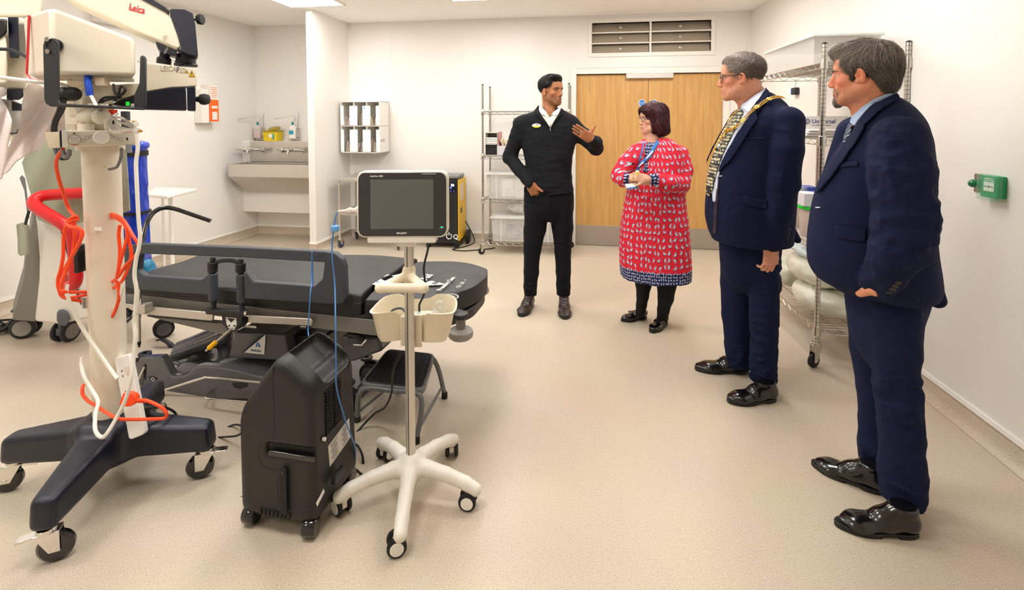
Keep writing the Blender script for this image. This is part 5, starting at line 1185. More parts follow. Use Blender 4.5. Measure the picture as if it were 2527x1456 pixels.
for i in range(1, 12):
    a, b = c4[0].lerp(c4[1], i/12), c4[3].lerp(c4[2], i/12); a, b = a.lerp(b, .1)+V((0, 0, .005)), a.lerp(b, .9)+V((0, 0, .005)); q.cyl(a, b, .0016, n=5)
q.build('tread_rib', M_RUBBER, tr_)
ft = [G(882, 1040), G(1028, 1093), G(1097, 982), G(985, 968)]
for pair in ((0, 1), (2, 3)):
    a, b = c4[pair[0]], c4[pair[1]]; fa, fb = ft[pair[0]], ft[pair[1]]; dz = V((0, 0, -.02))
    q = MB(); q.tube(spline([fa+V((0, 0, .02)), fa.lerp(a, .7)+V((0, 0, -.004)), a.lerp(b, .12)+dz, a.lerp(b, .5)+dz, a.lerp(b, .88)+dz, fb.lerp(b, .7)+V((0, 0, -.004)), fb+V((0, 0, .02))], 5), .0125, 12); q.build('leg_frame', MG_, e)
for a, b in ((0, 3), (1, 2)): MB().cyl(ft[a].lerp(c4[a], .25), ft[b].lerp(c4[b], .25), .007, n=10).build('brace', MG_, e)
for p in ft: MB().lathe([(.016, 0), (.016, .03), (.013, .034)], p, n=14).build('rubber_foot', M_RUBBER, e)
# ================= thin tubes and mains leads =================
M_TUB = mat('blue tubing', (70, 130, 200), .35); 
t = ptube('oxygen_tube', [(834, 524, 1.9), (828, 535, 1.9), (824, 560, 1.9), (820, 600, 1.9), (820, 640, 1.9), (826, 700, 1.9), (828, 800, 1.79), (829, 900, 1.77), (831, 960, 1.765), (850, 1030, 1.80), (868, 1080, 1.86), (877, 1110, 1.93), (875, 1150, 1.98), (866, 1158, 2.02)], .0028, M_TUB)
tag(t, 'thin blue tube hanging from the grey connector down past the concentrator', 'tube')
MB().lathe([(.014, -.01), (.016, -.008), (.016, .008), (.014, .01)], P(827, 563, 1.9), (0, 0, 1), n=20).build('blue_slider', mat('light blue plastic', (96, 160, 226), .35), t)
q = MB(); a, b = P(834, 522, 1.9), P(895, 519, 1.9); d = b-a
q.lathe([(.005, 0), (.007, .03*d.length/.1), (.014, .045), (.014, .052), (.011, .055), (.012, .07), (.018, .075), (.018, .1)], a, d, n=18); q.build('connector', mat('translucent grey', (206, 200, 190), .35), t)
tag(ptube('oxygen_tube', [(770, 622, 2.25), (769, 660, 2.26), (769, 700, 2.23), (766, 720, 2.16), (763, 770, 2.14), (760, 810, 2.13), (762, 830, 2.1)], .0026, M_TUB), 'thin blue tube looped over the trolley rail behind the concentrator', 'tube')
tag(ptube('oxygen_tube', [(770, 622, 2.26), (771, 650, 2.3), (772, 690, 2.32), (772, 728, 2.31)], .0026, M_TUB), 'short blue tube end hanging inside the trolley rail', 'tube')
tag(ptube('mains_lead', [(990, 870, 1.93), (975, 900, 1.95), (968, 930, 2.0), (966, 970, 2.1), (950, 1005, 2.2), (925, 1020, 2.28), (900, 1045, 2.3), (878, 1068, 2.28), (850, 1085, 2.22)], .0048, M_RUBBER), 'black mains lead hanging from the pole to the back of the concentrator', 'cable')
tag(ptube('mains_lead', [(862, 1172, 2.02), (862, 1150, 1.99), (877, 1158, 1.98), (892, 1170, 2.0), (905, 1168, 2.04), (898, 1150, 2.06), (893, 1120, 2.08), (880, 1098, 2.15), (868, 1100, 2.2)], .005, M_RUBBER), 'black mains lead looping out of the concentrator inlet to the floor', 'cable')
tag(ptube('mains_lead', [(600, 1065, 2.10), (585, 1075, 2.14), (560, 1078, 2.2), (535, 1080, 2.25), (505, 1086, 2.3)], .0045, M_RUBBER), 'black mains lead on the floor left of the concentrator, lower of two', 'cable')
tag(ptube('mains_lead', [(600, 1052, 2.20), (580, 1048, 2.3), (555, 1058, 2.32), (535, 1075, 2.28), (505, 1080, 2.32)], .0045, M_RUBBER), 'black mains lead on the floor left of the concentrator, upper of two', 'cable')
# ================= surgical microscope on floor stand =================
BX0, BY0 = -1.65, 1.95
sc = empty('surgical_microscope', (BX0, BY0, 0), 'cream and navy surgical microscope on a column with a cross-shaped castor base', 'surgical microscope')
tips = [V((-1.286, 1.987, 0)), V((-1.577, 1.589, 0)), V((-2.02, 1.915, 0)), V((-1.74, 2.31, 0))]; cb = V((BX0, BY0, 0))
f = Field((-2.2, 1.45, .08), (-1.12, 2.5, .34), .008)
for t in tips:
    d = (t-cb); L_ = d.length; d.normalize(); a = cb+d*.02; R = frame(V((0, 0, 1)), V((0, 1, 0)))
    ang = math.atan2(d.y, d.x); n = V((-d.y, d.x, 0)); e_ = cb+d*(L_+.045)
    f.convex([(e_, d*1.0+V((0, 0, .1))), (cb-d*.05, -d), (cb+n*.078, n+d*.10), (cb-n*.078, -n+d*.10), (cb+V((0, 0, .278)), V((0, 0, 1))+d*.12), (cb+d*.18+V((0, 0, .135)), V((0, 0, -1))-d*.05), (cb+V((0, 0, .11)), V((0, 0, -1)))],
             [min(cb[i], e_[i])-.1 for i in range(2)]+[.08], [max(cb[i], e_[i])+.1 for i in range(2)]+[.33], rk=.022, k=.05)
me = f.mesh('base'); relax(me, 2); obj('cross_base', me, M_NAVY, sc, angle=180)
for t, a in zip(tips, (200, 25, 200, 90)): caster(sc, t, .052, .030, rad(a), .125, brake=True, mw=mat('gloss black', (14, 14, 15), .12, coat=.6))
zc1 = P(226, 368, 1.9).z
MB().lathe([(.0585, .25), (.0595, .6), (.0625, zc1)], cb, n=40).build('column', M_CREAM, sc)
MB().lathe([(.078, zc1-.005), (.078, zc1+.02)], cb, n=40).build('column_head', M_CREAM, sc)
SM = lambda px, py, y=1.85: fr(P(px, py, y), (1, 0, 0), (0, -1, 0))
MB(SM(242, 565, BY0-.062)).box((0, 0, 0), (.028, .014, .001)).build('serial_label', M_INK, sc)
q = MB(SM(209, 748, BY0-.052)); q.box((0, 0, 0), (.02, .045, .001)); q.build('type_label', mat('label grey', (196, 190, 172), .5), sc)
q = MB(SM(209, 748, BY0-.053))
for k in range(8): q.box((-.001, .018-k*.005, 0), (.014-.003*(k % 3), .0018, .0006))
q.build('label_print', M_TLAB, sc)
q = MB(SM(258, 411, BY0-.055)); q.add([(-.004, -.004, 0), (.004, -.004, 0), (0, .004, 0)], [(0, 1, 2)]); q.build('warning_sticker', M_YEL, sc)
for px, y0, y1 in ((200, 604, 670), (268, 593, 656)):
    a, b = P(px, y0, 1.93), P(px, y1, 1.93); q = MB(); q.box((a+b)/2, (.018, .05, (a-b).length)); q.build('cable_hook', M_BLACK, sc, bevel=.003)
# control unit, turned to face the camera side
Y1 = 1.74; xd = V((.80, .60, 0)); nd = V((.60, -.80, 0)); a = P(149, 323, Y1); z1, z0 = a.z, P(149, 363, Y1).z
_t = (334-CX)/F; wq = (_t*a.y-a.x)/(xd.x-_t*xd.y)
MC = fr(a+xd*wq/2+V((0, 0, (z0-z1)/2)), xd, nd)
cu_ = MB(MC).box((.006, 0, -.07), (wq-.012, z1-z0, .14)).build('control_unit', M_CREAM, sc, bevel=.004)
FCU = MC @ Matrix.Translation((.010, 0, .0)); PW = wq-.030
fp = MB(FCU).prism(rrect(PW, z1-z0-.012, .002), .003).build('front_panel', mat('panel silver', (216, 210, 196), .4), cu_)
MB(MC).box((-wq/2, 0, -.07), (.006, z1-z0+.002, .142)).build('end_cheek', M_NAVY, cu_, bevel=.002); MB(MC).box((-wq/2+.012, 0, -.065), (.018, z1-z0+.001, .136)).build('end_grip', M_WHITE, cu_, bevel=.003)
def cx_(px):
    t = (px-CX)/F; return (t*a.y-a.x)/(xd.x-t*xd.y)-wq/2-.010
MB(FCU).lathe([(.024, .003), (.024, .015), (.021, .018)], (cx_(250), .003, 0), n=28).build('dial', M_WHITE, fp)
MB(FCU).lathe([(.0145, .003), (.0145, .007), (.011, .008), (.009, .006)], (cx_(183), -.003, 0), n=24).build('power_ring', M_CHROME, fp)
q = MB(FCU)
for px, dy in ((203, -.006), (215, .003), (227, .006), (274, .006), (286, .002), (297, -.005)): q.tube([(cx_(px)+.006*math.cos(i*PI/6), dy+.006*math.sin(i*PI/6), .0032) for i in range(12)], .0006, 4, True)
q.build('button_rings', mat('print grey', (110, 110, 116), .5), fp)
q = MB(FCU); q.box((cx_(183), .019, .0034), (.006, .0045, .001)); q.box((cx_(313), -.004, .0034), (.0055, .010, .001)); q.build('window', M_TLAB, fp)
q = MB(FCU); q.box((cx_(318), .0225, .0034), (.026, .0016, .0006)); q.build('red_line', mat('marker red', (200, 36, 40), .45), fp)
RED = mat('marker red', (200, 36, 40), .45); text('Leica', .0085, FCU @ Matrix.Translation((cx_(183), -.021, .003)), RED, fp, bold=.012)
q = MB(); slab(q, [(109, 327), (146, 325), (149, 365), (121, 366)], (0, 1.78, 0), (0, 1, 0), .012); q.build('side_flap', mat('cream card', (216, 204, 176), .6), sc, bevel=.001)
q = MB(); q.cyl(P(181, 324, 1.86), P(181, 306, 1.86), .021, n=24); q.build('post', M_CREAM, sc); q = MB(); q.cyl(P(212, 324, 1.84), P(212, 305, 1.84), .025, n=24); q.build('post', M_CREAM, sc)
MB().cyl(P(262, 325, 1.95), P(262, 305, 1.95), .045, n=28).build('bearing', M_STEEL, sc); MB().cyl(P(262, 306, 1.95), P(262, 296, 1.95), .036, n=28).build('bearing', M_BLACK, sc)
f = Field((-1.85, 1.7, 1.44), (-1.45, 2.15, 1.72), .006); f.ell(P(222, 288, 1.86), (.042, .04, .03), k=.01).ell(P(250, 288, 1.83), (.03, .03, .03)).ell(P(236, 278, 1.9), (.06, .05, .03), k=.02); f.cone(P(240, 300, 1.9), P(240, 225, 1.92), .045, .05, k=.02); me = f.mesh('joint'); obj('ball_joint', me, M_CREAM, sc, angle=180)
MB().lathe([(.034, -.006), (.034, .006)], P(247, 260, 1.80), (0, 0, 1), n=32).build('swivel_ring', M_CHROME, sc)
q = MB(); q.box(P(186, 290, 2.05), (.055, .04, .13)); q.build('rear_post', M_CREAM, sc, bevel=.004); MB().box(P(206, 230, 2.02), (.09, .06, .20)).build('rear_post', M_CREAM, sc, bevel=.01)
# display housing (seen from behind and below)
zb, yl = 1.664, 1.80
pb = [(-1.82, 1.83), (-1.625, 1.73), (-1.385, 1.80), (-1.585, 2.04), (-2.0, 2.05)]; zt5 = [1.885, 1.90, 1.80, 1.81, 1.90]
bot = [V((x+.012*(1 if x < -1.7 else 0), y, zb)) for x, y in pb]; top_ = [V((x, y, z)) for (x, y), z in zip(pb, zt5)]
q = MB(); k = 5; q.add(bot+top_, [(i, (i+1) % k, k+(i+1) % k, k+i) for i in range(k)]+[tuple(range(k))[::-1], (5, 6, 9), (6, 7, 8), (6, 8, 9)])
hs = q.build('display_housing', M_CREAM, sc, bevel=.014, seg=4)
q = MB(); q.tube([P(72, 38, 1.80), P(69, 120, 1.80), P(66, 182, 1.80), P(76, 194, 1.79), P(104, 201, 1.76)], .004, 6); q.build('red_edge', RED, hs)
q = MB(); q.add([P(150, 38, 1.765)+V((0,-.03,.0)), P(165, 37, 1.765)+V((0,-.03,.0)), P(226, 63, 1.785)+V((0,-.03,.0))], [(0, 1, 2)])
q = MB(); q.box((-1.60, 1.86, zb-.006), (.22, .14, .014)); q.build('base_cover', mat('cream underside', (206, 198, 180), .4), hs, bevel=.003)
q = MB()
for x in (-1.66, -1.63): q.cyl((x, 1.80, zb-.016), (x, 1.80, zb), .005, n=8)
q.build('brass_socket', mat('brass', (214, 160, 60), .3, 1), hs)
MB().box((-1.51, 1.80, zb-.022), (.034, .03, .034)).build('connector', mat('beige plug', (212, 190, 160), .5), hs, bevel=.003)
# yoke
M_YK = mat('yoke black', (34, 35, 38), .42, bump=.5, bscale=500)
q = MB(); slab(q, [(105, 112), (109, 98), (118, 93), (133, 94), (141, 102), (142, 110), (142, 247), (148, 255), (240, 260), (240, 266), (145, 264), (123, 263), (112, 256), (108, 245)], (0, 1.64, 0), (0, 1, 0), .010); yk = q.build('yoke', M_YK, sc, bevel=.003)
q = MB(); ya, yb_, yc = P(140, 260, 1.64), P(352, 268, 1.76), P(330, 268, 1.80)
q.hexa([P(142, 263, 1.65), P(356, 272, 1.76), P(345, 270, 1.82), P(142, 261, 1.71)], [P(142, 258, 1.65), P(356, 266, 1.76), P(345, 264, 1.82), P(142, 256, 1.71)]); q.build('yoke_bar', M_YK, yk, bevel=.002)
q = MB(); slab(q, [(345, 140), (349, 136), (354, 139), (357, 146), (357, 262), (352, 271), (332, 271), (330, 262), (330, 235), (343, 205)], (-1.34, 1.76, 0), (.2, 1, 0), .010); q.build('yoke_arm', M_YK, yk, bevel=.003)
for (px, py, y, r) in ((118, 97, 1.638, .008), (119, 127, 1.638, .008)): MB().lathe([(r*.5, -.001), (r, .0), (r, .004)], P(px, py, y), (0, -1, 0), n=16).build('bolt', M_CHROME, yk)
MB().cyl(P(134, 112, 1.65), P(138, 112, 1.73), .022, n=24).build('pivot', M_BLACK, yk); MB().cyl(P(347, 148, 1.79), P(350, 148, 1.768), .012, n=20).build('pivot', M_WHITE, yk)
# observer arm F20
Y2 = 1.98; nY = (0, 1, 0)
q = MB(); slab(q, [(355, 154), (480, 168), (487, 173), (486, 214), (420, 217), (360, 227), (300, 246), (205, 262), (190, 255), (188, 215), (350, 205)], (0, Y2, 0), nY, .11, True); am = q.build('lower_arm', M_CREAM, sc, bevel=.008, seg=3)
q = MB(); slab(q, [(271, 258), (300, 245), (360, 227), (420, 217), (459, 214), (461, 273), (355, 270)], (0, Y2-.004, 0), nY, .118, True); q.build('arm_cover', M_NAVY, sc, bevel=.004)
q = MB(); slab(q, [(461, 214), (483, 213), (483, 274), (462, 273)], (0, Y2-.006, 0), nY, .122, True); q.build('arm_end_cap', M_NAVY, sc, bevel=.005)
text('LEICA ', .032, SM(418, 170, Y2-.001) @ Matrix.Rotation(rad(-1.5), 4, 'Z'), mat('pale grey print', (176, 168, 146), .5), am, sx=.8); text('F', .032, SM(439, 173, Y2-.001), mat('print slate', (90, 96, 110), .5), am, sx=.8, bold=.015); text('20', .032, SM(450, 174, Y2-.001), mat('pale grey print', (176, 168, 146), .5), am, sx=.8)
for px, s_ in ((461, .005), (473, .0095)):
    M = SM(px, 176 if px < 465 else 182, Y2-.0015); q = MB(M); q.add([(-s_*1.4, -s_*1.3, 0), (s_*1.4, -s_*1.3, 0), (0, s_*1.4, 0)], [(0, 1, 2)]); q.build('warning_sticker', mat('sticker yellow', (250, 200, 0), .4), am)
    q = MB(M); 
    for i in range(3): a_, b_ = [V((x*s_, y*s_, .0004)) for x, y in (((-1.2, -1.15), (1.2, -1.15)), ((1.2, -1.15), (0, 1.15)), ((0, 1.15), (-1.2, -1.15)))[i]]; q.cyl(a_, b_, s_*.09, n=4)
    q.tube([V((-.3*s_, -.7*s_, .0005)), V((.2*s_, 0, .0005)), V((-.1*s_, -.1*s_, .0005)), V((.1*s_, .5*s_, .0005))], s_*.1, 4); q.build('sticker_print', M_TLAB, am)
def knob(M, r, h, name, par, m=M_RUBBER, n=5):
    return MB(M).prism([((r if i % 2 else r*.84)*math.cos(i*PI/8), (r if i % 2 else r*.84)*math.sin(i*PI/8)) for i in range(16)], h).build(name, m, par, bevel=r*.12)
q = MB(); q.lathe([(.010, 0), (.012, .008), (.010, .014), (.022, .022), (.024, .035), (.020, .048), (.008, .052)], P(484, 245, Y2+.04), (1, 0, 0), n=20); q.build('knob', M_RUBBER, sc)
f = Field((-1.9, 1.6, 1.5), (-1.4, 2.0, 1.7), .005); f.cone(P(150, 232, 1.80), P(180, 232, 1.80), .026, .026, k=.01); me = f.mesh('k'); obj('grip_knob', me, M_RUBBER, sc, angle=180); MB().lathe([(.02, 0), (.02, .02)], P(186, 233, 1.82), (1, 0, 0), n=20).build('knob_collar', M_WHITE, sc)
q = MB(); q.prism(rrect(.0125, .016, .002), .004, SM(316, 256, 1.97)); q.build('green_switch', mat('green rocker', (40, 220, 60), .3, emit=.6), am); q = MB(SM(327, 259, 1.97)); q.box((0, 0, 0), (.011, .011, .004)); q.build('switch_label', M_INK, am)
# upper arm
q = MB(); slab(q, [(120, -40), (300, -40), (345, -8), (412, 28), (424, 45), (440, 88), (447, 113), (444, 121), (434, 121), (392, 103), (330, 76), (262, 43), (180, 6)], (0, Y2-.02, 0), nY, .13, True); ua = q.build('upper_arm', M_CREAM, sc, bevel=.01, seg=3)
q = MB(); slab(q, [(300, -40), (340, -40), (380, 0), (410, 18), (420, 28), (414, 32), (345, -5)], (0, Y2-.03, 0), nY, .15, True); q.build('arm_top_strip', M_NAVY, sc, bevel=.005)
q = MB(); slab(q, [(418, 24), (424, 21), (455, 23), (476, 33), (482, 60), (489, 138), (468, 135), (437, 122), (444, 122), (448, 113), (440, 86), (425, 45)], (0, Y2-.03, 0), nY, .15, True); kn = q.build('knuckle', M_NAVY, sc, bevel=.006)
q = MB(); slab(q, [(384, 96), (434, 121), (440, 140), (410, 133), (392, 122), (385, 108)], (0, Y2-.0, 0), nY, .10, True); q.build('scale_plate', M_NAVY, sc, bevel=.004)
q = MB()
for k in range(7): q.box(P(416-k*1.6, 112+k*3.3, Y2-.003), (.012 if k % 2 else .008, .001, .0012))
q.build('scale_marks', M_INK, sc)
MB().cyl(P(459, 134, Y2+.05), P(459, 158, Y2+.05), .036, n=28).build('joint', M_NAVY, sc, bevel=.003); MB().cyl(P(459, 157, Y2+.05), P(459, 164, Y2+.05), .042, n=28).build('joint_ring', M_BLACK, sc, bevel=.003)
q = MB(); slab(q, [(428, 148), (442, 153), (450, 163), (441, 163)], (0, Y2, 0), nY, .02, True); q.build('locking_lever', M_BLACK, sc, bevel=.003)
MB().lathe([(.026, 0), (.026, .022), (.018, .03), (.018, .046), (.012, .05)], P(404, 158, Y2+.04), (.15, 0, 1), n=16).build('knob', M_RUBBER, sc)
q = MB(); q.cyl(P(474, 48, Y2), P(490, 48, Y2), .006, n=10); q.build('screw', M_CHROME, kn); knob(fr(P(489, 48, Y2), (0, 0, 1), (1, 0, 0)), .022, .018, 'clamp_knob', kn, M_RUBBER)
text('Leica', .040, SM(338, 22, Y2-.021) @ Matrix.Rotation(rad(-14), 4, 'Z') @ Matrix.Shear('XY', 4, (.25, 0)), RED, ua, bold=.012, sx=.8)
q = MB(); q.tube([P(322, 17, Y2-.0215), P(326, 24, Y2-.0215), P(340, 30, Y2-.0215), P(353, 32, Y2-.0215)], .0012, 5); q.build('logo_swash', RED, ua)
MB().cyl(P(410, 94, Y2-.022), P(410, 94, Y2-.018), .011, n=20).build('cap', mat('cream cap', (206, 196, 172), .4), ua)
# leads under the housing
ptube('blue_sleeve', [(218, 172, 1.78), (217, 195, 1.78), (219, 215, 1.77), (222, 236, 1.77)], .011, mat('blue braided sleeve', (16, 70, 190), .6, bump=.8, bscale=300), sc)
ptube('white_lead', [(223, 234, 1.77), (232, 250, 1.76), (237, 262, 1.75), (236, 272, 1.74), (228, 277, 1.74)], .006, M_WHITE, sc)
ptube('white_lead', [(-40, 187, 1.62), (0, 191, 1.66), (40, 196, 1.68), (100, 203, 1.72), (150, 208, 1.78), (172, 218, 1.80), (184, 240, 1.82), (194, 275, 1.84), (206, 300, 1.85), (222, 304, 1.84)], .007, M_WHITE, sc)
for pts in ([(280, 208, 1.80), (283, 225, 1.79), (292, 235, 1.78), (302, 232, 1.78), (309, 222, 1.78), (303, 213, 1.78), (296, 218, 1.78), (293, 232, 1.78), (285, 248, 1.80)], [(284, 240, 1.80), (262, 240, 1.8), (250, 246, 1.8), (243, 258, 1.81)], [(300, 240, 1.80), (270, 245, 1.8), (255, 250, 1.8), (248, 258, 1.81)]): ptube('black_lead', pts, .0045, M_RUBBER, sc)
for dx in (0, 9): ptube('black_lead', [(150+dx, 245, 1.78), (146+dx, 270, 1.80), (134+dx*.6, 300, 1.83), (131+dx*.6, 325, 1.87), (134+dx, 360, 1.9), (148+dx*.5, 388, 1.85), (160+dx*.5, 390, 1.84), (168+dx*.5, 378, 1.84)], .007, M_RUBBER, sc)
ptube('grey_lead', [(155, 372, 1.80), (160, 388, 1.79), (168, 384, 1.79), (172, 370, 1.79)], .007, mat('grey cable', (120, 122, 126), .45), sc)
ptube('grey_lead', [(300, 366, 1.86), (298, 390, 1.87), (288, 412, 1.88), (270, 418, 1.90)], .0055, mat('grey cable', (120, 122, 126), .45), sc)
for pts in ([(262, 318, 1.80), (262, 298, 1.78), (275, 288, 1.78), (285, 296, 1.78), (292, 312, 1.78), (310, 318, 1.78), (330, 322, 1.79)], [(268, 288, 1.80), (290, 298, 1.8), (312, 307, 1.8), (335, 318, 1.8)], [(290, 280, 1.83), (275, 292, 1.80), (270, 312, 1.79), (280, 326, 1.78), (300, 326, 1.78)], [(270, 296, 1.83), (296, 290, 1.83), (325, 308, 1.81), (338, 322, 1.8)]): ptube('white_lead', pts, .005, mat('white cable', (226, 222, 212), .4), sc)
q = MB(); q.cyl(P(332, 321, 1.79), P(343, 323, 1.79), .010, n=14); q.build('lead_connector', M_WHITE, sc); q = MB(); q.cyl(P(343, 323, 1.79), P(350, 324, 1.79), .004, n=10); q.build('brass_tip', mat('brass', (214, 160, 60), .3, 1), sc)
q = MB(); q.box(P(279, 277, 1.86), (.018, .02, .02)); q.build('red_tag', mat('orange red', (222, 60, 24), .45), sc)
MB().box(P(318, 367, 1.79), (.016, .012, .03), Matrix.Identity(4)).build('usb_stick', mat('grey cable', (120, 122, 126), .45), sc)
# ---------------- cables hung on the column ----------------
M_ORC = mat('orange cable', (250, 76, 20), .42)
oc_pts = [[(156, 368, 1.80), (142, 388, 1.82), (139, 410, 1.84), (145, 440, 1.86), (157, 480, 1.87), (168, 510, 1.88), (182, 532, 1.87), (192, 541, 1.86), (178, 545, 1.85), (163, 558, 1.84), (157, 585, 1.84), (156, 630, 1.84), (150, 665, 1.84), (143, 690, 1.84), (146, 715, 1.84), (160, 735, 1.85), (215, 745, 1.95)],
 [(192, 533, 1.86), (176, 538, 1.85), (164, 552, 1.84), (175, 560, 1.83), (192, 562, 1.82), (203, 572, 1.82), (200, 590, 1.82), (185, 620, 1.83), (170, 645, 1.84), (160, 665, 1.84), (155, 690, 1.84), (150, 712, 1.84), (158, 728, 1.84), (172, 735, 1.85), (215, 727, 1.95)],
 [(184, 548, 1.86), (184, 580, 1.85), (182, 610, 1.85), (175, 640, 1.84), (165, 665, 1.84), (155, 690, 1.83), (151, 712, 1.83), (165, 721, 1.84), (215, 720, 1.95)],
 [(245, 524, 2.0), (262, 526, 1.95), (285, 531, 1.90), (303, 542, 1.88), (317, 562, 1.87), (330, 585, 1.86), (340, 600, 1.86), (343, 616, 1.86), (335, 630, 1.87), (310, 655, 1.88), (290, 685, 1.9), (265, 702, 1.95), (245, 705, 2.0)],
 [(245, 529, 2.0), (262, 531, 1.95), (288, 537, 1.9), (306, 552, 1.88), (314, 575, 1.87), (310, 600, 1.87), (300, 635, 1.88), (291, 670, 1.89), (290, 690, 1.9)],
 [(245, 533, 2.0), (262, 535, 1.95), (290, 540, 1.9), (312, 560, 1.88), (318, 590, 1.88), (324, 630, 1.88), (315, 665, 1.89), (296, 700, 1.9), (268, 716, 1.95), (248, 722, 2.0)],
 [(296, 555, 1.9), (293, 580, 1.9), (296, 620, 1.9), (293, 660, 1.9), (289, 690, 1.9), (294, 730, 1.9), (285, 765, 1.91), (275, 785, 1.92)]]
e = empty('extension_cable', P(230, 640, 1.86), 'bright orange mains cable hung in loose coils on the microscope column', 'cable')
for p in oc_pts: ptube('coil', p, .0062, M_ORC, e)
tag(ptube('extension_cable', [(276, 882, 2.05), (290, 877, 2.05), (305, 878, 2.05), (317, 888, 2.05), (318, 902, 2.05), (306, 916, 2.05), (290, 917, 2.04), (279, 908, 2.0)], .0058, M_ORC), 'single loop of orange cable beside the column above the power strip', 'cable')
M_WC = mat('white cable thick', (236, 232, 220), .38)
e = empty('white_cable', P(340, 500, 1.80), 'thick white cable hanging beside and round the microscope column', 'cable')
for p in ([(338, 330, 1.79), (340, 365, 1.79), (336, 400, 1.79), (337, 440, 1.79), (342, 540, 1.79), (346, 580, 1.79), (343, 610, 1.79), (336, 640, 1.79), (332, 680, 1.79), (337, 720, 1.79), (332, 790, 1.79), (334, 830, 1.78), (330, 880, 1.77), (324, 930, 1.75), (310, 985, 1.74), (288, 1030, 1.73), (262, 1072, 1.70), (248, 1078, 1.70), (235, 1060, 1.72), (236, 1020, 1.78), (242, 990, 1.82), (225, 960, 1.85), (208, 930, 1.86), (201, 900, 1.88), (203, 880, 1.89)],
          [(166, 702, 1.85), (165, 725, 1.84), (180, 765, 1.85), (205, 812, 1.87), (238, 862, 1.87), (268, 905, 1.86), (290, 935, 1.84)], [(288, 685, 1.9), (300, 695, 1.9), (302, 710, 1.9), (290, 750, 1.91), (277, 785, 1.94)]):
    ptube('strand', p, .0066, M_WC, e)
# power strip
a, b = P(283, 942, 1.83), P(352, 1010, 1.95); d = (b-a); ps = empty('power_strip', a, 'white socket strip leaning on the base with orange and black plugs in it', 'power strip')
Mp = fr((a+b)/2, d, V((.25, -1, .35))); Lp_ = d.length
MB(Mp).prism(rrect(Lp_+.10, .055, .012), .0, h0=-.035).build('casing', M_WHITE, ps, bevel=.004)
q = MB(Mp)
for k in (-.42, -.05): 
    for x_, y_ in ((0, .012), (-.010, -.008), (.010, -.008)): q.box((k*Lp_+x_, y_, .0), (.007, .003, .002))
q.build('socket_holes', M_TLAB, ps)
MB(Mp).box((-Lp_*.44, .012, .001), (.03, .012, .004)).build('switch', mat('cream switch', (222, 214, 200), .4), ps)
def plug(px, py, y, dirp, m, lab, pts, r=.0046):
    e = empty('mains_plug', P(px, py, y), lab, 'plug'); c = P(px, py, y); dd = (P(*dirp)-c).normalized()
    q = MB(fr(c, dd, V((.2, -1, .3)))); q.prism([(-.03, -.02), (-.03, .02), (-.012, .026), (.012, .022), (.024, .010), (.024, -.010), (.012, -.022), (-.012, -.026)], .012, h0=-.016); q.build('body', m, e, bevel=.004)
    q = MB(); 
    for k in range(5): q.lathe([(.0085-.0008*k, -.002), (.0085-.0008*k, .002)], c+dd*(.028+.006*k), dd, n=12)
    q.cyl(c+dd*.02, c+dd*.058, .0055, .0045, n=10); q.build('strain_relief', m, e); ptube('lead', pts, r, m, e); return e
plug(323, 985, 1.84, (345, 989, 1.84), M_ORC, 'orange mains plug pushed into the white power strip', [(340, 988, 1.84), (360, 988, 1.83), (385, 998, 1.82), (404, 1010, 1.82), (411, 1022, 1.82), (405, 1032, 1.82), (375, 1034, 1.80), (330, 1035, 1.77), (292, 1033, 1.74), (262, 1018, 1.78), (238, 1002, 1.84), (218, 990, 1.86), (205, 975, 1.87), (203, 960, 1.88), (206, 950, 1.9)], .006)
plug(334, 1012, 1.90, (355, 1009, 1.92), M_RUBBER, 'black mains plug under the orange plug, upper of two', [(352, 1009, 1.91), (370, 1006, 1.93), (395, 1005, 1.96), (415, 1008, 1.99), (433, 1020, 2.03), (440, 1040, 2.06)])
plug(350, 1022, 1.93, (372, 1026, 1.95), M_RUBBER, 'black mains plug under the orange plug, lower of two', [(368, 1025, 1.95), (400, 1028, 1.98), (430, 1031, 2.02), (450, 1036, 2.06), (458, 1045, 2.08)])
# ================= machine under the sage cover, behind =================
mc_ = empty('surgical_machine', G(150, 838), 'large white and grey wheeled surgical machine with red push handle under a sage cover', 'medical machine')
M_PW = mat('machine white', (240, 236, 228), .38); M_PG = mat('machine grey', (128, 124, 116), .5, bump=.2, bscale=400)
def slabY(name, poly, y, th, m, par, bevel=.01, n=(0, 1, 0), seg=3): q = MB(); slab(q, poly, (0, y, 0), n, th, True); return q.build(name, m, par, bevel=bevel, seg=seg)
slabY('front_body', [(60, 400), (200, 330), (290, 340), (296, 560), (296, 700), (285, 760), (225, 785), (150, 802), (86, 795), (92, 740), (97, 690), (98, 640), (92, 560), (78, 470)], 3.15, .5, M_PW, mc_, .02)
slabY('side_panel', [(30, 790), (44, 740), (58, 690), (66, 620), (80, 540), (78, 480), (95, 570), (99, 640), (97, 700), (88, 795)], 3.2, .42, M_PG, mc_, .008)
slabY('dark_inset', [(146, 556), (182, 580), (188, 700), (200, 755), (190, 735), (168, 640)], 3.135, .02, M_CHAR, mc_, .003)
slabY('hose_arch', [(48, 440), (54, 432), (62, 440), (66, 470), (74, 545), (66, 520), (60, 470)], 3.25, .02, mat('grey cable', (120, 122, 126), .45), mc_, .002)
R_H = mat('red handle', (214, 30, 34), .35)
ptube('push_handle', [(262, 478, 2.95), (200, 477, 2.95), (125, 481, 2.95), (98, 486, 2.93), (84, 498, 2.9), (92, 512, 2.87), (130, 536, 2.84), (160, 556, 2.82), (178, 575, 2.82), (184, 610, 2.82), (187, 660, 2.82), (187, 690, 2.82), (180, 704, 2.83), (168, 708, 2.85)], .034, R_H, mc_, 14)
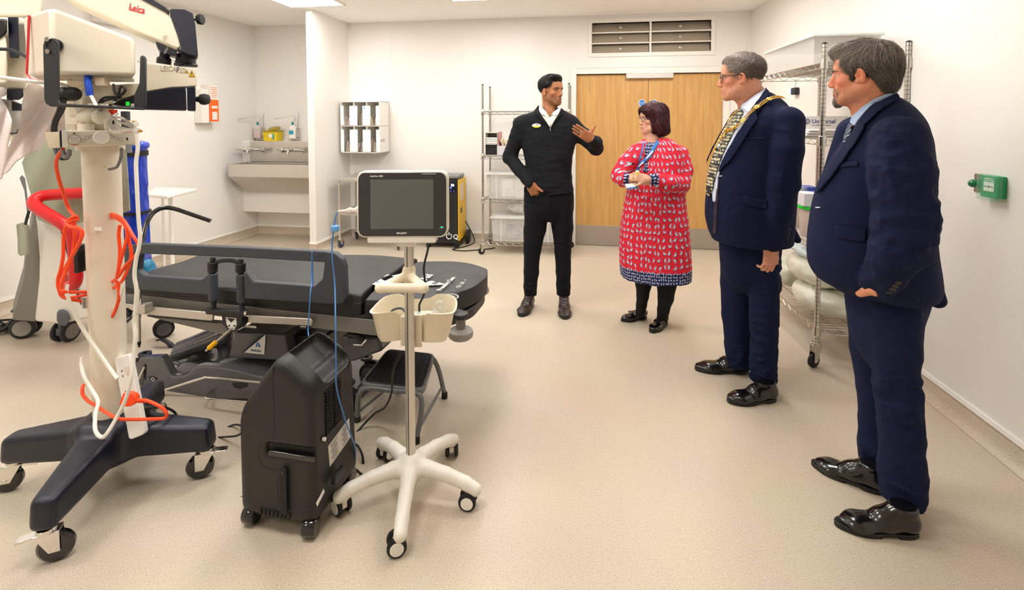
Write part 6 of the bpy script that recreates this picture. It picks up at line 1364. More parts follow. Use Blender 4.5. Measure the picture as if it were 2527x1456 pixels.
ptube('push_handle', [(240, 478, 2.95), (262, 484, 2.93), (271, 510, 2.9), (275, 560, 2.88), (279, 620, 2.88), (281, 675, 2.88), (276, 695, 2.89), (262, 700, 2.92)], .034, R_H, mc_, 14)
slabY('red_tag', [(148, 678), (166, 676), (168, 705), (150, 703)], 3.12, .02, mat('red glass', (190, 50, 60), .2, coat=.5), mc_, .003)
for (px, py, a, r) in ((50, 832, 20, .075), (152, 846, 85, .07), (287, 800, 60, .07)):
    g_ = G(px, py); caster(mc_, g_, r, .07, rad(a), .20, twin=True, mf=mat('caster grey', (92, 96, 102), .5), mw=M_CHAR, hub=mat('caster hub', (150, 146, 140), .5))
slabY('bumper', [(140, 775), (146, 768), (158, 767), (168, 775), (171, 795), (162, 806), (146, 804), (140, 792)], 3.12, .05, mat('caster grey', (92, 96, 102), .5), mc_, .01)
MB().box(P(325, 762, 3.34), (.24, .24, .02)).build('cylinder_shelf', M_PG, mc_, bevel=.004); q = MB(); q.box(P(285, 700, 3.5), (.2, .04, .3)); q.build('cylinder_bracket', M_PG, mc_)
M_SG = mat('sage cloth', (158, 164, 142), .8, bump=.5, bscale=60, sheen=.3)
def fold(base, ax, per, amp, ax2=.0, p2=37.0, a2=0.0):
    return lambda x, y: base+amp*math.sin((x*math.cos(ax)+y*math.sin(ax))/per)+a2*math.sin((x*.7-y*.9)/p2)+amp*.5*math.sin((x*.3+y*.6)/11)*math.sin(x/17)
o = cloth('sage_cover', [(56, 400), (70, 372), (118, 338), (150, 300), (170, 268), (230, 262), (296, 300), (312, 370), (318, 450), (322, 520), (310, 524), (262, 526), (215, 545), (170, 556), (128, 556), (96, 542), (88, 530), (84, 500), (70, 450)], fold(3.06, .4, 15, .014, a2=.012), M_SG, None, 7, .006); tag(o, 'sage green cloth cover draped over the machine behind the column', 'cover')
e = tag(cloth('sage_bag', [(40, 556), (50, 550), (60, 556), (66, 580), (68, 628), (50, 632), (44, 625), (43, 590)], fold(3.05, 0, 6, .01), M_SG, None, 4, .02), 'small sage green cloth pouch hanging at the left edge of the machine', 'pouch'); ptube('strap', [(62, 560, 3.05), (66, 540, 3.08), (72, 520, 3.1)], .008, M_RUBBER, e)
# cylinder in blue cover
cy = empty('gas_cylinder', P(325, 757, 3.32), 'tall gas cylinder in a shiny blue cover with black straps and gauges', 'gas cylinder')
zt6, zb6 = P(325, 345, 3.32).z, P(325, 757, 3.32).z+.014; cx6, cy6 = P(327, 500, 3.32).x, 3.32
f = Field((cx6-.13, cy6-.14, zb6-.01), (cx6+.13, cy6+.14, zt6+.05), .008); f.cone((cx6, cy6, zb6+.09), (cx6, cy6, zt6-.09), .092, .085, k=.01); f.ell((cx6, cy6, zt6-.04), (.09, .09, .03), k=.02, p=3); f.ell((cx6, cy6, zb6+.04), (.095, .095, .04), p=4); me = f.mesh('cov'); wrinkle(me, -.006, 14, (1, 1, .5), seed=5); obj('blue_cover', me, mat('blue vinyl', (16, 60, 190), .18, coat=.5), cy, angle=180)
for py, r, z_h in ((378, .094, .018), (523, .1, .008)): MB().lathe([(r, -z_h), (r+.004, -z_h), (r+.004, z_h), (r, z_h)], V((cx6, cy6, P(325, py, 3.32).z)), n=28).build('strap', M_RUBBER, cy)
MB().box((cx6-.035, cy6+.01, P(310, 300, 3.32).z), (.045, .03, .14)).build('valve_block', M_CHAR, cy, bevel=.003)
for px, py in ((322, 304), (335, 305)):
    MB().lathe([(.020, .0), (.020, -.02), (.017, -.022)], P(px, py, 3.28), (0, 1, 0), n=20).build('gauge', mat('brass', (214, 160, 60), .3, 1), cy); MB().lathe([(.016, 0), (.016, .0015)], P(px, py, 3.257), (0, -1, 0), n=20).build('gauge_face', M_INK, cy)
MB().cyl(P(328, 345, 3.3), P(328, 305, 3.3), .012, n=12).build('regulator', M_CHROME, cy)
# ================= second microscope at the left edge, draped =================
m2 = empty('ceiling_microscope', (-2.72, 2.45, HC), 'second cream microscope head at the left edge under a white drape, hung from the ceiling', 'surgical microscope')
MB().cyl((-2.72, 2.5, HC), (-2.72, 2.5, 1.9), .06, n=24).build('ceiling_column', M_CREAM, m2)
slabY('arm_box', [(-60, -40), (95, -40), (106, 6), (104, 42), (-60, 38)], 2.40, .25, M_CREAM, m2, .012)
slabY('head_box', [(-60, 40), (60, 42), (68, 60), (68, 205), (60, 222), (-60, 216)], 2.36, .25, M_CREAM, m2, .012)
slabY('dark_bracket', [(19, 42), (46, 41), (48, 141), (24, 141)], 2.30, .06, M_NAVY, m2, .004); slabY('dark_bracket', [(-40, 44), (18, 46), (18, 78), (0, 96), (-40, 100)], 2.28, .05, M_BLACK, m2, .01)
slabY('cream_cover', [(-40, 100), (0, 84), (14, 88), (18, 110), (18, 206), (-40, 206)], 2.29, .06, M_CREAM, m2, .01)
slabY('lens_block', [(16, 219), (58, 220), (58, 238), (46, 246), (16, 244)], 2.34, .12, M_NAVY, m2, .004)
cmb = slabY('camera_unit', [(2, 244), (30, 246), (55, 256), (52, 300), (40, 328), (22, 328), (8, 300)], 2.35, .14, mat('camera grey', (180, 178, 172), .45), m2, .006)
q = MB()
for k in range(9): slab(q, [(29+k*2.8, 250+k*.8), (30+k*2.8, 250.3+k*.8), (30+k*2.8, 273), (29+k*2.8, 273)], (0, 2.346, 0), (0, 1, 0), .003)
q.build('vent_lines', M_CHAR, cmb); MB().lathe([(.016, 0), (.016, .006), (.008, .008)], P(14, 259, 2.348), (0, -1, 0), n=20).build('socket', M_CHROME, cmb)
slabY('lens_rim', [(22, 326), (46, 318), (42, 330), (22, 332)], 2.36, .1, M_BLACK, m2, .003); slabY('lens_foot', [(22, 330), (36, 330), (32, 348), (22, 348)], 2.37, .1, M_CREAM, m2, .003)
ptube('black_hose', [(-50, 121, 2.2), (20, 122, 2.2), (45, 130, 2.18), (68, 142, 2.15), (100, 160, 2.1)], .0075, M_RUBBER, m2)
M_DR = mat('white drape', (228, 216, 212), .75, bump=.35, bscale=50, sheen=.2)
o = cloth('white_drape', [(-30, 216), (10, 216), (17, 228), (14, 236), (3, 240), (14, 262), (27, 296), (25, 330), (22, 350), (18, 375), (14, 400), (4, 440), (-30, 455)], fold(2.30, .2, 8, .022, a2=.014), M_DR, None, 6, .004); tag(o, 'left fold of the whitish drape hanging over the second microscope', 'drape')
o = cloth('white_drape', [(60, 222), (70, 206), (90, 204), (130, 226), (170, 240), (172, 308), (160, 318), (122, 332), (110, 345), (96, 368), (70, 380), (40, 400), (20, 425), (0, 435), (-20, 446), (-20, 410), (22, 360), (34, 335), (48, 300), (54, 262), (60, 240)], fold(2.52, .6, 9, .024, a2=.02), M_DR, None, 6, .004); tag(o, 'wide right part of the whitish drape hanging down to the left wall', 'drape')
# cables on the floor at the left
e = empty('cable_heap', G(20, 810), 'tangled heap of black mains cables on the floor at the left wall', 'cables'); e['kind'] = 'stuff'
q = MB(); R_ = random.Random(3)
for k in range(9):
    pts = [G(-30+R_.uniform(-6, 6)+i*30, 805+R_.uniform(-22, 16), .01+.03*R_.random()) for i in range(4)]
    q.tube(spline(pts, 8), .008, 6)
q.build('cable_heap_strands', M_RUBBER, e)
# ================= people =================
def Rhead(fwd, pitch=0.0, roll=0.0):
    y = V((fwd[0], fwd[1], 0)).normalized(); x = y.cross(V((0, 0, 1))).normalized(); R = Matrix((x, y, V((0, 0, 1)))).transposed()
    return R @ Matrix.Rotation(pitch, 3, 'X') @ Matrix.Rotation(roll, 3, 'Y')
def add_head(f, c, R, s, neck, nose=1.0, jaw=1.0, chin=1.0, age=0.0, nr=.056, jowl=0.0):
    L = lambda x, y, z: c+R @ V((x*s, y*s, z*s)); r3 = lambda *a: tuple(q*s for q in a)
    f.ell(L(0, -.012, .036), r3(.076, .097, .081), .01, R)
    f.ell(L(0, .030, .018), r3(.063, .058, .068), .02*s, R)
    f.ell(L(0, .030, -.045), r3(.054*jaw, .054, .058), .025*s, R)
    for x in (-1, 1):
        f.cone(L(x*.056*jaw, -.010, -.045), L(x*.020, .068, -.098), .017*s, .014*s, .03*s)
        f.ell(L(x*.040, .058, -.026), r3(.020, .020, .017), .022*s, R)
        if jowl: f.ell(L(x*.040, .030, -.078), r3(.022, .030, .022), .03*s, R)
    f.ell(L(0, .074, -.100), r3(.021*chin, .019*chin, .017), .02*s, R)
    f.ell(L(0, .078, -.066), r3(.028, .020, .024), .02*s, R)
    f.ell(L(0, .076, .020), r3(.047, .016, .010), .016*s, R)
    f.ell(L(0, .066, .048), r3(.050, .022, .030), .02*s, R)
    for x in (-1, 1): f.ell(L(x*.033, .094, .000), r3(.0150, .0125, .0100), .010*s, R, sub=True)
    f.ell(L(0, .080, .004), r3(.0115, .013, .018), .008*s, R)
    f.ell(L(0, .086, -.018), r3(.0115, .020, .024), .010*s, R)
    f.cone(L(0, .084, .008), L(0, .1025*nose, -.030), .0075*s, .0095*s, .010*s); f.ell(L(0, .1035*nose, -.036), r3(.0105, .0105, .009), .008*s, R)
    for x in (-1, 1):
        f.ell(L(x*.0105, .096, -.041), r3(.0085, .011, .0075), .006*s, R); f.ell(L(x*.006, .101, -.0485), r3(.0035, .006, .003), .003*s, R, sub=True)
        f.ell(L(x*.031, .0715, .0035), r3(.0165, .0135, .0105), .004*s, R)     # lids
        f.ell(L(x*.031, .0855, -.0010), r3(.0155, .0080, .0047), .002*s, R, sub=True)
    f.ell(L(0, .0885, -.0635), r3(.0215, .0100, .0050), .006*s, R); f.ell(L(0, .0872, -.0750), r3(.019, .0100, .0056), .006*s, R)
    f.ell(L(0, .0995, -.0692), r3(.024, .0085, .0016), .0025*s, R, sub=True)
    for x in (-1, 1):
        Re = R @ Matrix.Rotation(rad(-12), 3, 'X') @ Matrix.Rotation(rad(x*14), 3, 'Z')
        f.ell(L(x*.0795, .000, -.012), r3(.0070, .0165, .030), .005*s, Re); f.ell(L(x*.0880, .0035, -.007), r3(.0085, .0105, .0190), .003*s, Re, sub=True)
        f.ell(L(x*.0795, .010, -.033), r3(.006, .008, .010), .005*s, Re); f.cone(L(x*.082, -.004, .006), L(x*.082, -.006, -.020), .0035*s, .0035*s, .005*s); f.ell(L(x*.0815, .0135, -.010), r3(.004, .0045, .007), .004*s, Re)
    n0 = L(0, -.028, -.052); f.cone(n0, neck, nr*s, nr*s*1.04, .035*s); f.cone(L(0, .026, -.080), neck, .026*s, .05*s, .035*s)
    for x in (-1, 1): f.cone(L(x*.019, .097, -.046), L(x*.033, .078, -.076), .0022*s, .0028*s, .006*s, sub=True)
    return L
def skin_cols(me, L, c, R, s, base, lips=(176, 96, 84), stubble=None, sreg=None, red=.25, grey=None):
    a = co(me); Rn = np.array(R.transposed()); q = (a-np.array(c)) @ Rn.T/s; x, y, z = q[:, 0], q[:, 1], q[:, 2]
    col = np.tile(np.array(lin(base)), (len(a), 1)); n1 = vnoise(a, 60, 1)[:, None]; col = col*(1+.05*n1)
    def mixin(m, cc, k): col[:] = col*(1-(m*k)[:, None])+np.array(lin(cc))*(m*k)[:, None]
    head = (z > -.16) & (np.abs(x) < .12) & (np.abs(y) < .14)
    g = lambda cx, cy, cz, r: np.exp(-(((x-cx)**2+(y-cy)**2+(z-cz)**2)/r**2))*head
    rd = (base[0], int(base[1]*.74), int(base[2]*.68))
    mixin(np.clip(g(.045, .07, -.03, .03)+g(-.045, .07, -.03, .03)+g(0, .11, -.035, .022)+g(.08, -.01, -.01, .03)+g(-.08, -.01, -.01, .03), 0, 1), rd, red)
    m = np.exp(-(((x/.024)**2)**2+((y-.1)/.018)**4+((z+.0695)/.0115)**4))*head; mixin(m, lips, .75)
    if stubble is not None:
        m = (1/(1+np.exp((z+.048)/.008)))*(1/(1+np.exp((-.115-z)/.01)))*(1/(1+np.exp((.015-y)/.012)))*head*(1-np.clip(np.exp(-(((x)/.024)**4+((z+.0695)/.009)**4)), 0, 1)); mixin(m, stubble[0], stubble[1])
    if sreg is not None: m = sreg(x, y, z)*head; mixin(m, sreg.col, sreg.k)
    setcol(me, np.clip(col, 0, 1))
    return q
def add_hand(f, w_, d, n, side, curl, s=1.0, thumb=None, spread=0.0):
    """w_: wrist, d: towards the fingers, n: back of the hand, side: +1 thumb on cross(d,n)"""
    d = V(d).normalized(); n = (V(n)-d*V(n).dot(d)).normalized(); t = d.cross(n)*side; R = Matrix((t, d, n)).transposed(); w_ = V(w_)
    f.box(w_+d*.048*s, (.038*s, .048*s, .0135*s), .012*s, .012, R); f.ell(w_+d*.03*s+t*.026*s-n*.006*s, (.018*s, .028*s, .015*s), .012, R); f.cone(w_-d*.010*s, w_+d*.02*s, .025*s, .025*s, .02, flat=(n, .75))
    tips = []
    for i in range(4):
        off = (.029-.0195*i)*s; k = (.92, 1.0, .95, .76)[i]; r = (.0088, .009, .0086, .0076)[i]*s
        p = w_+d*(.088-.004*abs(i-1.2))*s+t*off; dd = (d+t*spread*(1.2-i)*.12).normalized(); ang = 0
        cs = curl[i] if isinstance(curl[0], (tuple, list)) else curl
        pp = [p]
        for j, l in enumerate((.044, .027, .020)):
            ang = rad(cs[j]); ax = t*side
            dd = (Matrix.Rotation(-ang*side, 3, t*1.0) @ dd) if True else dd
            if j == 0 and dd.dot(n) > .3 and cs[0] > 0: dd = (Matrix.Rotation(2*ang*side, 3, t) @ dd)
            p = p+dd*l*k*s; pp.append(p)
        f.chain(pp, [r, r*.96, r*.88, r*.78], .0035); tips.append(pp)
    th = thumb or (.55, .8, -.25)
    td = (d*th[0]+t*th[1]+n*th[2]).normalized(); p0 = w_+d*.028*s+t*.030*s; p1 = p0+td*.036*s; td2 = (td+d*.35).normalized() if not thumb else td; p2 = p1+td2*.030*s; f.chain([p0, p1, p2], [.0125*s, .0105*s, .0085*s], .008)
    return tips
def sleeves(f, pts, rs, k=.02): f.chain([V(p) for p in pts], rs, k, kk=.012)
def rowsP(rows, Y, ry):
    """photo rows (py, pxL, pxR[, ry[, Y]]) -> loft rows at depth Y"""
    out = []
    for r in rows:
        y = r[4] if len(r) > 4 else Y; b = r[3] if len(r) > 3 else ry
        p = P((r[1]+r[2])/2, r[0], y); w_ = (r[2]-r[1])/2/F*y*math.cos(math.atan(((r[1]+r[2])/2-CX)/F)); out.append((P((r[1]+r[2])/2, r[0], y-.55*b).z, p.x, y, w_, b))
    return out
def strands(me_src, n, dirfn, length, rad_, colfn, seed=1, lift=.002, keep=None, seg=4):
    r = np.random.default_rng(seed); a = co(me_src); nn = nor(me_src); idx = r.choice(len(a), n); bv = BVHTree.FromPolygons([V(p) for p in a.tolist()], [list(p.vertices) for p in me_src.polygons])
    vs = []; fs = []; cs = []
    for i in idx:
        p = V(a[i].tolist())+V(r.normal(0, .002, 3).tolist()); nr_ = V(nn[i].tolist())
        if keep and not keep(p): continue
        L_ = length*(.6+.8*r.random()); pts = []; q = p; d = None
        for k in range(seg+1):
            h = bv.find_nearest(q)
            if h[0] is None: break
            nr_ = h[1]; pts.append((h[0]+nr_*(lift*(.3+k/seg*1.2)*(0.5+r.random())), nr_)); dd = V(dirfn(h[0])); dd = dd-nr_*dd.dot(nr_)
            if dd.length < 1e-5: break
            d = dd.normalized() if d is None else (d*.5+dd.normalized()*.5+V(r.normal(0, .12, 3).tolist())).normalized(); q = h[0]+d*(L_/seg)
        if len(pts) < 3: continue
        col = colfn(p, r); b0 = len(vs); m = len(pts)
        for k, (pt_, nr_) in enumerate(pts):
            t = (pts[min(k+1, m-1)][0]-pts[max(k-1, 0)][0]).normalized(); sd = t.cross(nr_); w_ = rad_*(1-.85*k/(m-1))
            vs += [pt_+sd*w_, pt_+nr_*w_*.7, pt_-sd*w_]; cs += [col]*3
        for k in range(m-1):
            for j in (0, 1): fs.append((b0+3*k+j, b0+3*k+j+1, b0+3*k+3+j+1, b0+3*k+3+j))
    return vs, fs, cs
def hair(name, f, par, dirfn, length, rad_, colfn, n=2500, seed=1, base=None, lift=.002, relaxn=3, noise=.002, rough=.42):
    me = f.mesh(name); relax(me, relaxn); wrinkle(me, noise, 70, seed=seed); src = me
    vs, fs, cs = strands(src, n, dirfn, length, rad_, colfn, seed, lift); a = co(me); r = np.random.default_rng(seed+9)
    base_c = np.array([colfn(V(p), r) for p in a.tolist()]) if base is None else np.tile(np.array(base), (len(a), 1))
    k = len(a); faces = [list(p.vertices) for p in me.polygons]+[[i+k for i in q] for q in fs]
    m2 = bpy.data.meshes.new(name); m2.from_pydata(a.tolist()+[tuple(v) for v in vs], [], faces); setcol(m2, np.concatenate([base_c, np.array(cs)]) if cs else base_c)
    return obj(name, m2, attr_mat('hair%.2f' % rough, rough, spec=.35), par, angle=180)
def eyes(L, R, s, par, iris=(60, 40, 28), look=(0, 1, 0)):
    for x in (-1, 1):
        c = L(x*.031, .0716, -.0004); d = (R @ V(look)).normalized()
        e = MB().ball(c, .0121*s, 20).build('eye', mat('eye white', (226, 220, 214), .15, coat=.5), par)
        MB().lathe([(.0001, .0124*s), (.0030*s, .0120*s), (.0064*s, .0107*s)], c, d, n=18).build('iris', mat('iris%d' % iris[0], iris, .2), e); MB().lathe([(.0001, .0126*s), (.0026*s, .0124*s)], c, d, n=14).build('pupil', mat('pupil', (8, 8, 8), .1), e)
def brows(L, par, m, s, th=1.0):
    b = BVHTree.FromPolygons([V(p) for p in co(par.data).tolist()], [list(p.vertices) for p in par.data.polygons])
    for x in (-1, 1):
        q = MB(); pts = [b.find_nearest(p) for p in spline([L(x*.010, .095, .0130), L(x*.024, .095, .0165), L(x*.038, .088, .0165), L(x*.052, .075, .0105)], 5)]
        pts = [h[0]+h[1]*.0004 for h in pts]; q.tube(pts, [.0034*s*th*(.9-.7*abs(i/15-.35)) for i in range(len(pts))], 8, flat=.5, up=(L(0,0,1)-L(0,0,0))); q.build('eyebrow', m, par)
def glasses(L, s, par, m, r=(.0235, .0165), rim=.0013, temple=None):
    q = MB()
    for x in (-1, 1):
        c = (x*.0315, .098, -.004)
        q.tube([L(c[0]+r[0]*math.copysign(abs(math.cos(a))**.7, math.cos(a)), c[1]-.006*abs((c[0]+r[0]*math.cos(a))/.05)**2, c[2]+r[1]*math.copysign(abs(math.sin(a))**.7, math.sin(a))) for a in [2*PI*i/24 for i in range(24)]], rim*s, 6, True)
        q.tube([L(x*.054, .094, .006), L(x*.066, .080, .006), L(x*.079, .03, .005), L(x*.083, .012, .008), L(x*.081, -.02, -.012)], rim*1.2*s, 6)
    q.tube(spline([L(-.009, .1, .0), L(0, .103, .004), L(.009, .1, .0)], 4), rim*s, 6); g = q.build('spectacles', m, par)
    for x in (-1, 1): MB().add([L(x*.0315+r[0]*math.copysign(abs(math.cos(a))**.7, math.cos(a)), .098-.004, -.004+r[1]*math.copysign(abs(math.sin(a))**.7, math.sin(a))) for a in [2*PI*i/20 for i in range(20)]], [tuple(range(20))]).build('lens', mat('spectacle lens', (235, 240, 240), .02, alpha=.16, spec=.9), g)
    return g
def shoe(par, heel, toe, m, w_=.046, h=.075, toeh=.028, name='shoe', point=0.0, heelh=.022, lace=True, open_=False, soleM=None, tassel=False, ank=.038, collar=.1):
    heel, toe = V(heel), V(toe); heel.z = toe.z = 0; d = (toe-heel); Ls = d.length; d.normalize(); t = V((-d.y, d.x, 0)); U = V((0, 0, 1))
    A = lambda a, b, z: heel+d*a*Ls+t*b+U*z
    lo = [min(heel[i], toe[i])-.09 for i in range(2)]+[-.01]; hi = [max(heel[i], toe[i])+.09 for i in range(2)]+[.16]
    f = Field(lo, hi, .004); tw = w_*(1-point*.55)
    f.cone(A(.12, 0, .045), A(.42, 0, .042), w_*.78, w_*.80, .02); f.cone(A(.42, 0, .035), A(.74, 0, .022), w_*.82, w_*.95, .02, flat=(U, .62)); f.cone(A(.74, 0, .024), A(.965-.02/Ls, 0, .026), w_*.95, tw*(.55 if point else .62), .015, flat=(U, toeh/w_*.62))
    f.cone(A(.10, 0, .05), A(.14, 0, collar*.85), w_*.70, ank, .015); f.cone(A(.40, 0, .045), A(.22, 0, collar*.8), w_*.72, ank*.95, .02)
    f.cut((0, 0, .013), (0, 0, -1)); f.cut((0, 0, collar), (0, 0, 1)); me = f.mesh('shoe'); relax(me, 1); o = obj(name, me, m, par, angle=180)
    outl = []
    for k in range(29):
        a = 2*PI*k/28; ca, sa = math.cos(a), math.sin(a); x = .5+.5*ca; ww = w_*1.06*(1.0-.20*math.exp(-((x-.42)/.16)**2))*(1 if x < .8 else 1-(x-.8)*2.2*max(point, .35))*(.88 if x < .35 else 1)
        outl.append((x*Ls-.004+.008*x, math.copysign(abs(sa)**.72, sa)*ww))
    M = fr(heel, d, U); q = MB(M); q.prism(outl, .018, h0=.008); hl = [p for p in outl if p[0] < Ls*.34]; 
    if len(hl) > 3: q.prism([(min(x, Ls*.30), y) for x, y in outl if x < Ls*.36], .009, h0=0)
    fl = [(x, y) for x, y in outl if x > Ls*.40]; q.prism(fl, .009, h0=.0); q.build('sole', soleM or mat('shoe sole black', (18, 17, 17), .5), o, bevel=.002)
    if lace:
        q = MB(); b = BVHTree.FromPolygons([V(p) for p in co(me).tolist()], [list(p.vertices) for p in me.polygons])
        for k in range(4):
            row = []
            for j in range(-3, 4):
                h_ = b.ray_cast(A(.40+.055*k+.012*(j % 2), j*.006, .2), V((0, 0, -1)))
                if h_[0]: row.append(h_[0]+U*.002)
            if len(row) > 2: q.tube(row, .0016, 5)
        q.build('lace', mat('lace dark', (20, 18, 18), .6), o)
    if tassel:
        q = MB(); q.tube(spline([A(.55, -.03, .035), A(.56, 0, .062), A(.55, .03, .035)], 4), .006, 6)
        for sx in (-1, 1):
            for j in range(5): q.tube([A(.56, sx*.004, .066), A(.62, sx*(.010+.003*j), .062), A(.66, sx*(.008+.005*j), .052)], [.0018, .002, .0024], 5)
        q.build('tassel', m, o)
    return o
def button(bv, px, py, r, m, par, name='button'):
    h = bv.ray_cast(V((0, 0, HCAM)), ray(px, py).normalized())
    if h[0] is None: return
    n = h[1] if h[1].dot(ray(px, py)) < 0 else -h[1]
    MB().lathe([(r, 0), (r, r*.25), (r*.7, r*.4), (r*.5, r*.25)], h[0]+n*.001, n, n=16).build(name, m, par)
def finish(me, it=1, wr=()):
    relax(me, it)
    for w_ in wr: wrinkle(me, *w_[:2], **w_[2])
    return me
def near_mask(pts, r):
    pts = [np.array(p) for p in pts]
    return lambda a: np.clip(sum(np.exp(-((a-p)**2).sum(1)/r**2) for p in pts), 0, 1)
def HR(c1, c2, k=.5):
    a, b = np.array(lin(c1)), np.array(lin(c2)); return lambda p, r: a+(b-a)*(r.random() < k)*r.random()
# ---------------- man in the dark jumper ----------------
Y = 3.83; hd = P(1360, 224, Y); Rh = Rhead((.66, -.75), rad(0), 0); sk = (182, 122, 82); s = 1.0
nk = P(1356, 285, Y+.02)
f = Field((-.1, 3.3, -.01), (.85, 4.15, 1.95), .012, [((.0, 3.4, .85), (.75, 4.0, 1.0), .0042), ((.2, 3.66, 1.36), (.75, 4.0, 1.90), .0032), ((.35, 3.3, 1.25), (.75, 3.6, 1.55), .0032)])
Lh = add_head(f, hd, Rh, s, nk, jaw=.98, chin=1.05, nr=.052)
sh = [P(1287, 306, Y), P(1412, 304, Y)]; el = [P(1258, 388, Y+.05), P(1470, 362, Y-.08)]; wr = [P(1309, 455, Y-.135), P(1459, 343, Y-.24)]
hp = [P(1330, 500, Y), P(1380, 500, Y)]; kn = [P(1314, 620, Y+.03), P(1389, 620, Y+.03)]; an = [P(1309, 735, Y+.05), P(1391, 738, Y+.05)]
f.cone(nk, P(1354, 480, Y), .06, .10, k=.05); f.cone(sh[0], sh[1], .05, k=.05); f.cone(hp[0], hp[1], .07, k=.05)
for i in (0, 1): f.chain([sh[i], el[i], wr[i]], [.04, .032, .024], .02); f.chain([hp[i], kn[i], an[i]], [.05, .03, .026], .03)
add_hand(f, wr[0], (.45, .42, -1), (-.2, -.92, -.35), -1, (15, 15, 10), .98, thumb=(.75, .62, .25))
hv = P(1410, 312, Y-.34)-wr[1]
add_hand(f, wr[1]+hv*.04, hv, (.0, -1, -.12), 1, [(4, 6, 4), (6, 8, 4), (8, 8, 6), (12, 10, 8)], 1.0, thumb=(.05, 1, .0))
me = f.mesh('person'); relax(me, 1, .4); wrinkle(me, .0006, 70); skin_cols(me, Lh, hd, Rh, s, sk, lips=(168, 96, 84), stubble=((74, 52, 42), .6), red=.2)
m1 = obj('person', me, attr_mat('skin', .48, spec=.4, bump=.08, bscale=500), angle=180); tag(m1, 'man in dark charcoal jumper and dark jeans, pointing with his left hand', 'person')
eyes(Lh, Rh, s, m1, look=(.25, 1, 0)); brows(Lh, m1, mat('brow black', (16, 13, 12), .6), s, 2.3)
fh = Field([q-.16 for q in hd], [q+.17 for q in hd], .004)
fh.ell(Lh(0, -.014, .045), (.083, .103, .083), .01, Rh); fh.ell(Lh(0, .030, .092), (.064, .064, .032), .02, Rh); fh.ell(Lh(.02, .075, .098), (.045, .024, .020), .015, Rh)
fh.ell(Lh(0, .105, -.010), (.070, .068, .078), .006, Rh, sub=True); fh.ell(Lh(0, .03, -.085), (.11, .10, .068), .01, Rh, sub=True); fh.box(Lh(0, -.05, -.115), (.1, .1, .05), .01, .01, Rh, sub=True)
for x in (-1, 1): fh.ell(Lh(x*.083, .004, -.014), (.02, .020, .031), .006, Rh, sub=True)
hair('hair', fh, m1, lambda p: Rh @ V((.35, -.55, -.6)) if (p-hd).dot(Rh @ V((0, 1, 0))) < .03 else Rh @ V((.7, .2, .3)), .035, .0011, HR((12, 10, 10), (44, 36, 32), .4), 2600, 3, lift=.003)
# jumper
M_JP = mat('charcoal knit', (28, 30, 34), .9, bump=.5, bscale=330, spec=.2)
f = Field((-.15, 3.35, .75), (.85, 4.15, 1.68), .0065)
f.loft(rowsP([(266, 1332, 1384, .072), (276, 1314, 1398, .088), (286, 1288, 1414, .10), (300, 1276, 1424, .112), (345, 1284, 1422, .13), (385, 1292, 1414, .13), (425, 1297, 1411, .13), (455, 1295, 1413, .13), (474, 1294, 1415, .125)], Y, .12), k=.02, ang=-math.atan(91/F))
sleeves(f, [sh[0]+V((0, 0, -.01)), (sh[0]+el[0])/2, el[0], (el[0]+wr[0])/2, wr[0]+(el[0]-wr[0])*.05], [.068, .058, .056, .050, .040], .04)
sleeves(f, [sh[1]+V((-.02, 0, -.015)), P(1440, 335, Y-.04), el[1]+V((0, 0, -.01)), P(1470, 352, Y-.16), wr[1]+(el[1]-wr[1])*.10], [.066, .062, .058, .050, .040], .04)
f.cone(nk+V((0, .015, .0)), nk+V((0, .015, .05)), .060, .054, .01); f.cone(P(1357, 300, Y-.16), P(1357, 262, Y-.03), .012, .05, .01, sub=True); f.cone(nk+V((0, 0, .02)), nk+V((0, 0, .1)), .05, .06, .004, sub=True)
me = finish(f.mesh('jumper'), 1, [(.0035, 14, dict(stretch=(1, 1, 2), seed=4)), (-.004, 22, dict(seed=8, mask=near_mask([el[0], el[1], P(1354, 465, Y-.12), P(1300, 460, Y-.1)], .09)))])
jp = obj('jumper', me, M_JP, m1, angle=180); bj = bvh_of(jp)
patch('jumper_hem', [(1293, 462), (1354, 468), (1414, 462), (1415, 476), (1354, 483), (1293, 476)], bj, M_JP, m1, .004, .004)
M_SH = mat('white shirt', (238, 232, 222), .7); bb_ = bvh_of(m1, jp)
patch('shirt', [(1331, 268), (1343, 276), (1357, 290), (1371, 280), (1377, 270), (1381, 278), (1370, 296), (1358, 317), (1349, 303), (1338, 288)], bb_, M_SH, m1, .006, .003, 3, relaxed=3)
patch('shirt_collar', [(1329, 262), (1333, 258), (1342, 270), (1354, 288), (1349, 293), (1342, 284), (1338, 287), (1331, 276)], bb_, M_SH, m1, .014, .005, 3, relaxed=4); patch('shirt_collar', [(1381, 262), (1384, 272), (1378, 281), (1369, 288), (1364, 283), (1357, 291), (1363, 281), (1376, 270)], bb_, M_SH, m1, .014, .005, 3, relaxed=4)
patch('jumper_collar', [(1325, 264), (1330, 258), (1331, 276), (1342, 294), (1356, 318), (1350, 313), (1336, 297), (1322, 282), (1316, 276)], bb_, M_JP, m1, .012, .006, 3, relaxed=4); patch('jumper_collar', [(1385, 268), (1391, 275), (1385, 284), (1372, 298), (1360, 318), (1357, 318), (1369, 295), (1381, 279)], bb_, M_JP, m1, .012, .006, 3, relaxed=4)
patch('zip', [(1356.5, 304), (1358.5, 304), (1359, 323), (1357, 323)], bb_, M_CHROME, m1, .010, .002, 3)
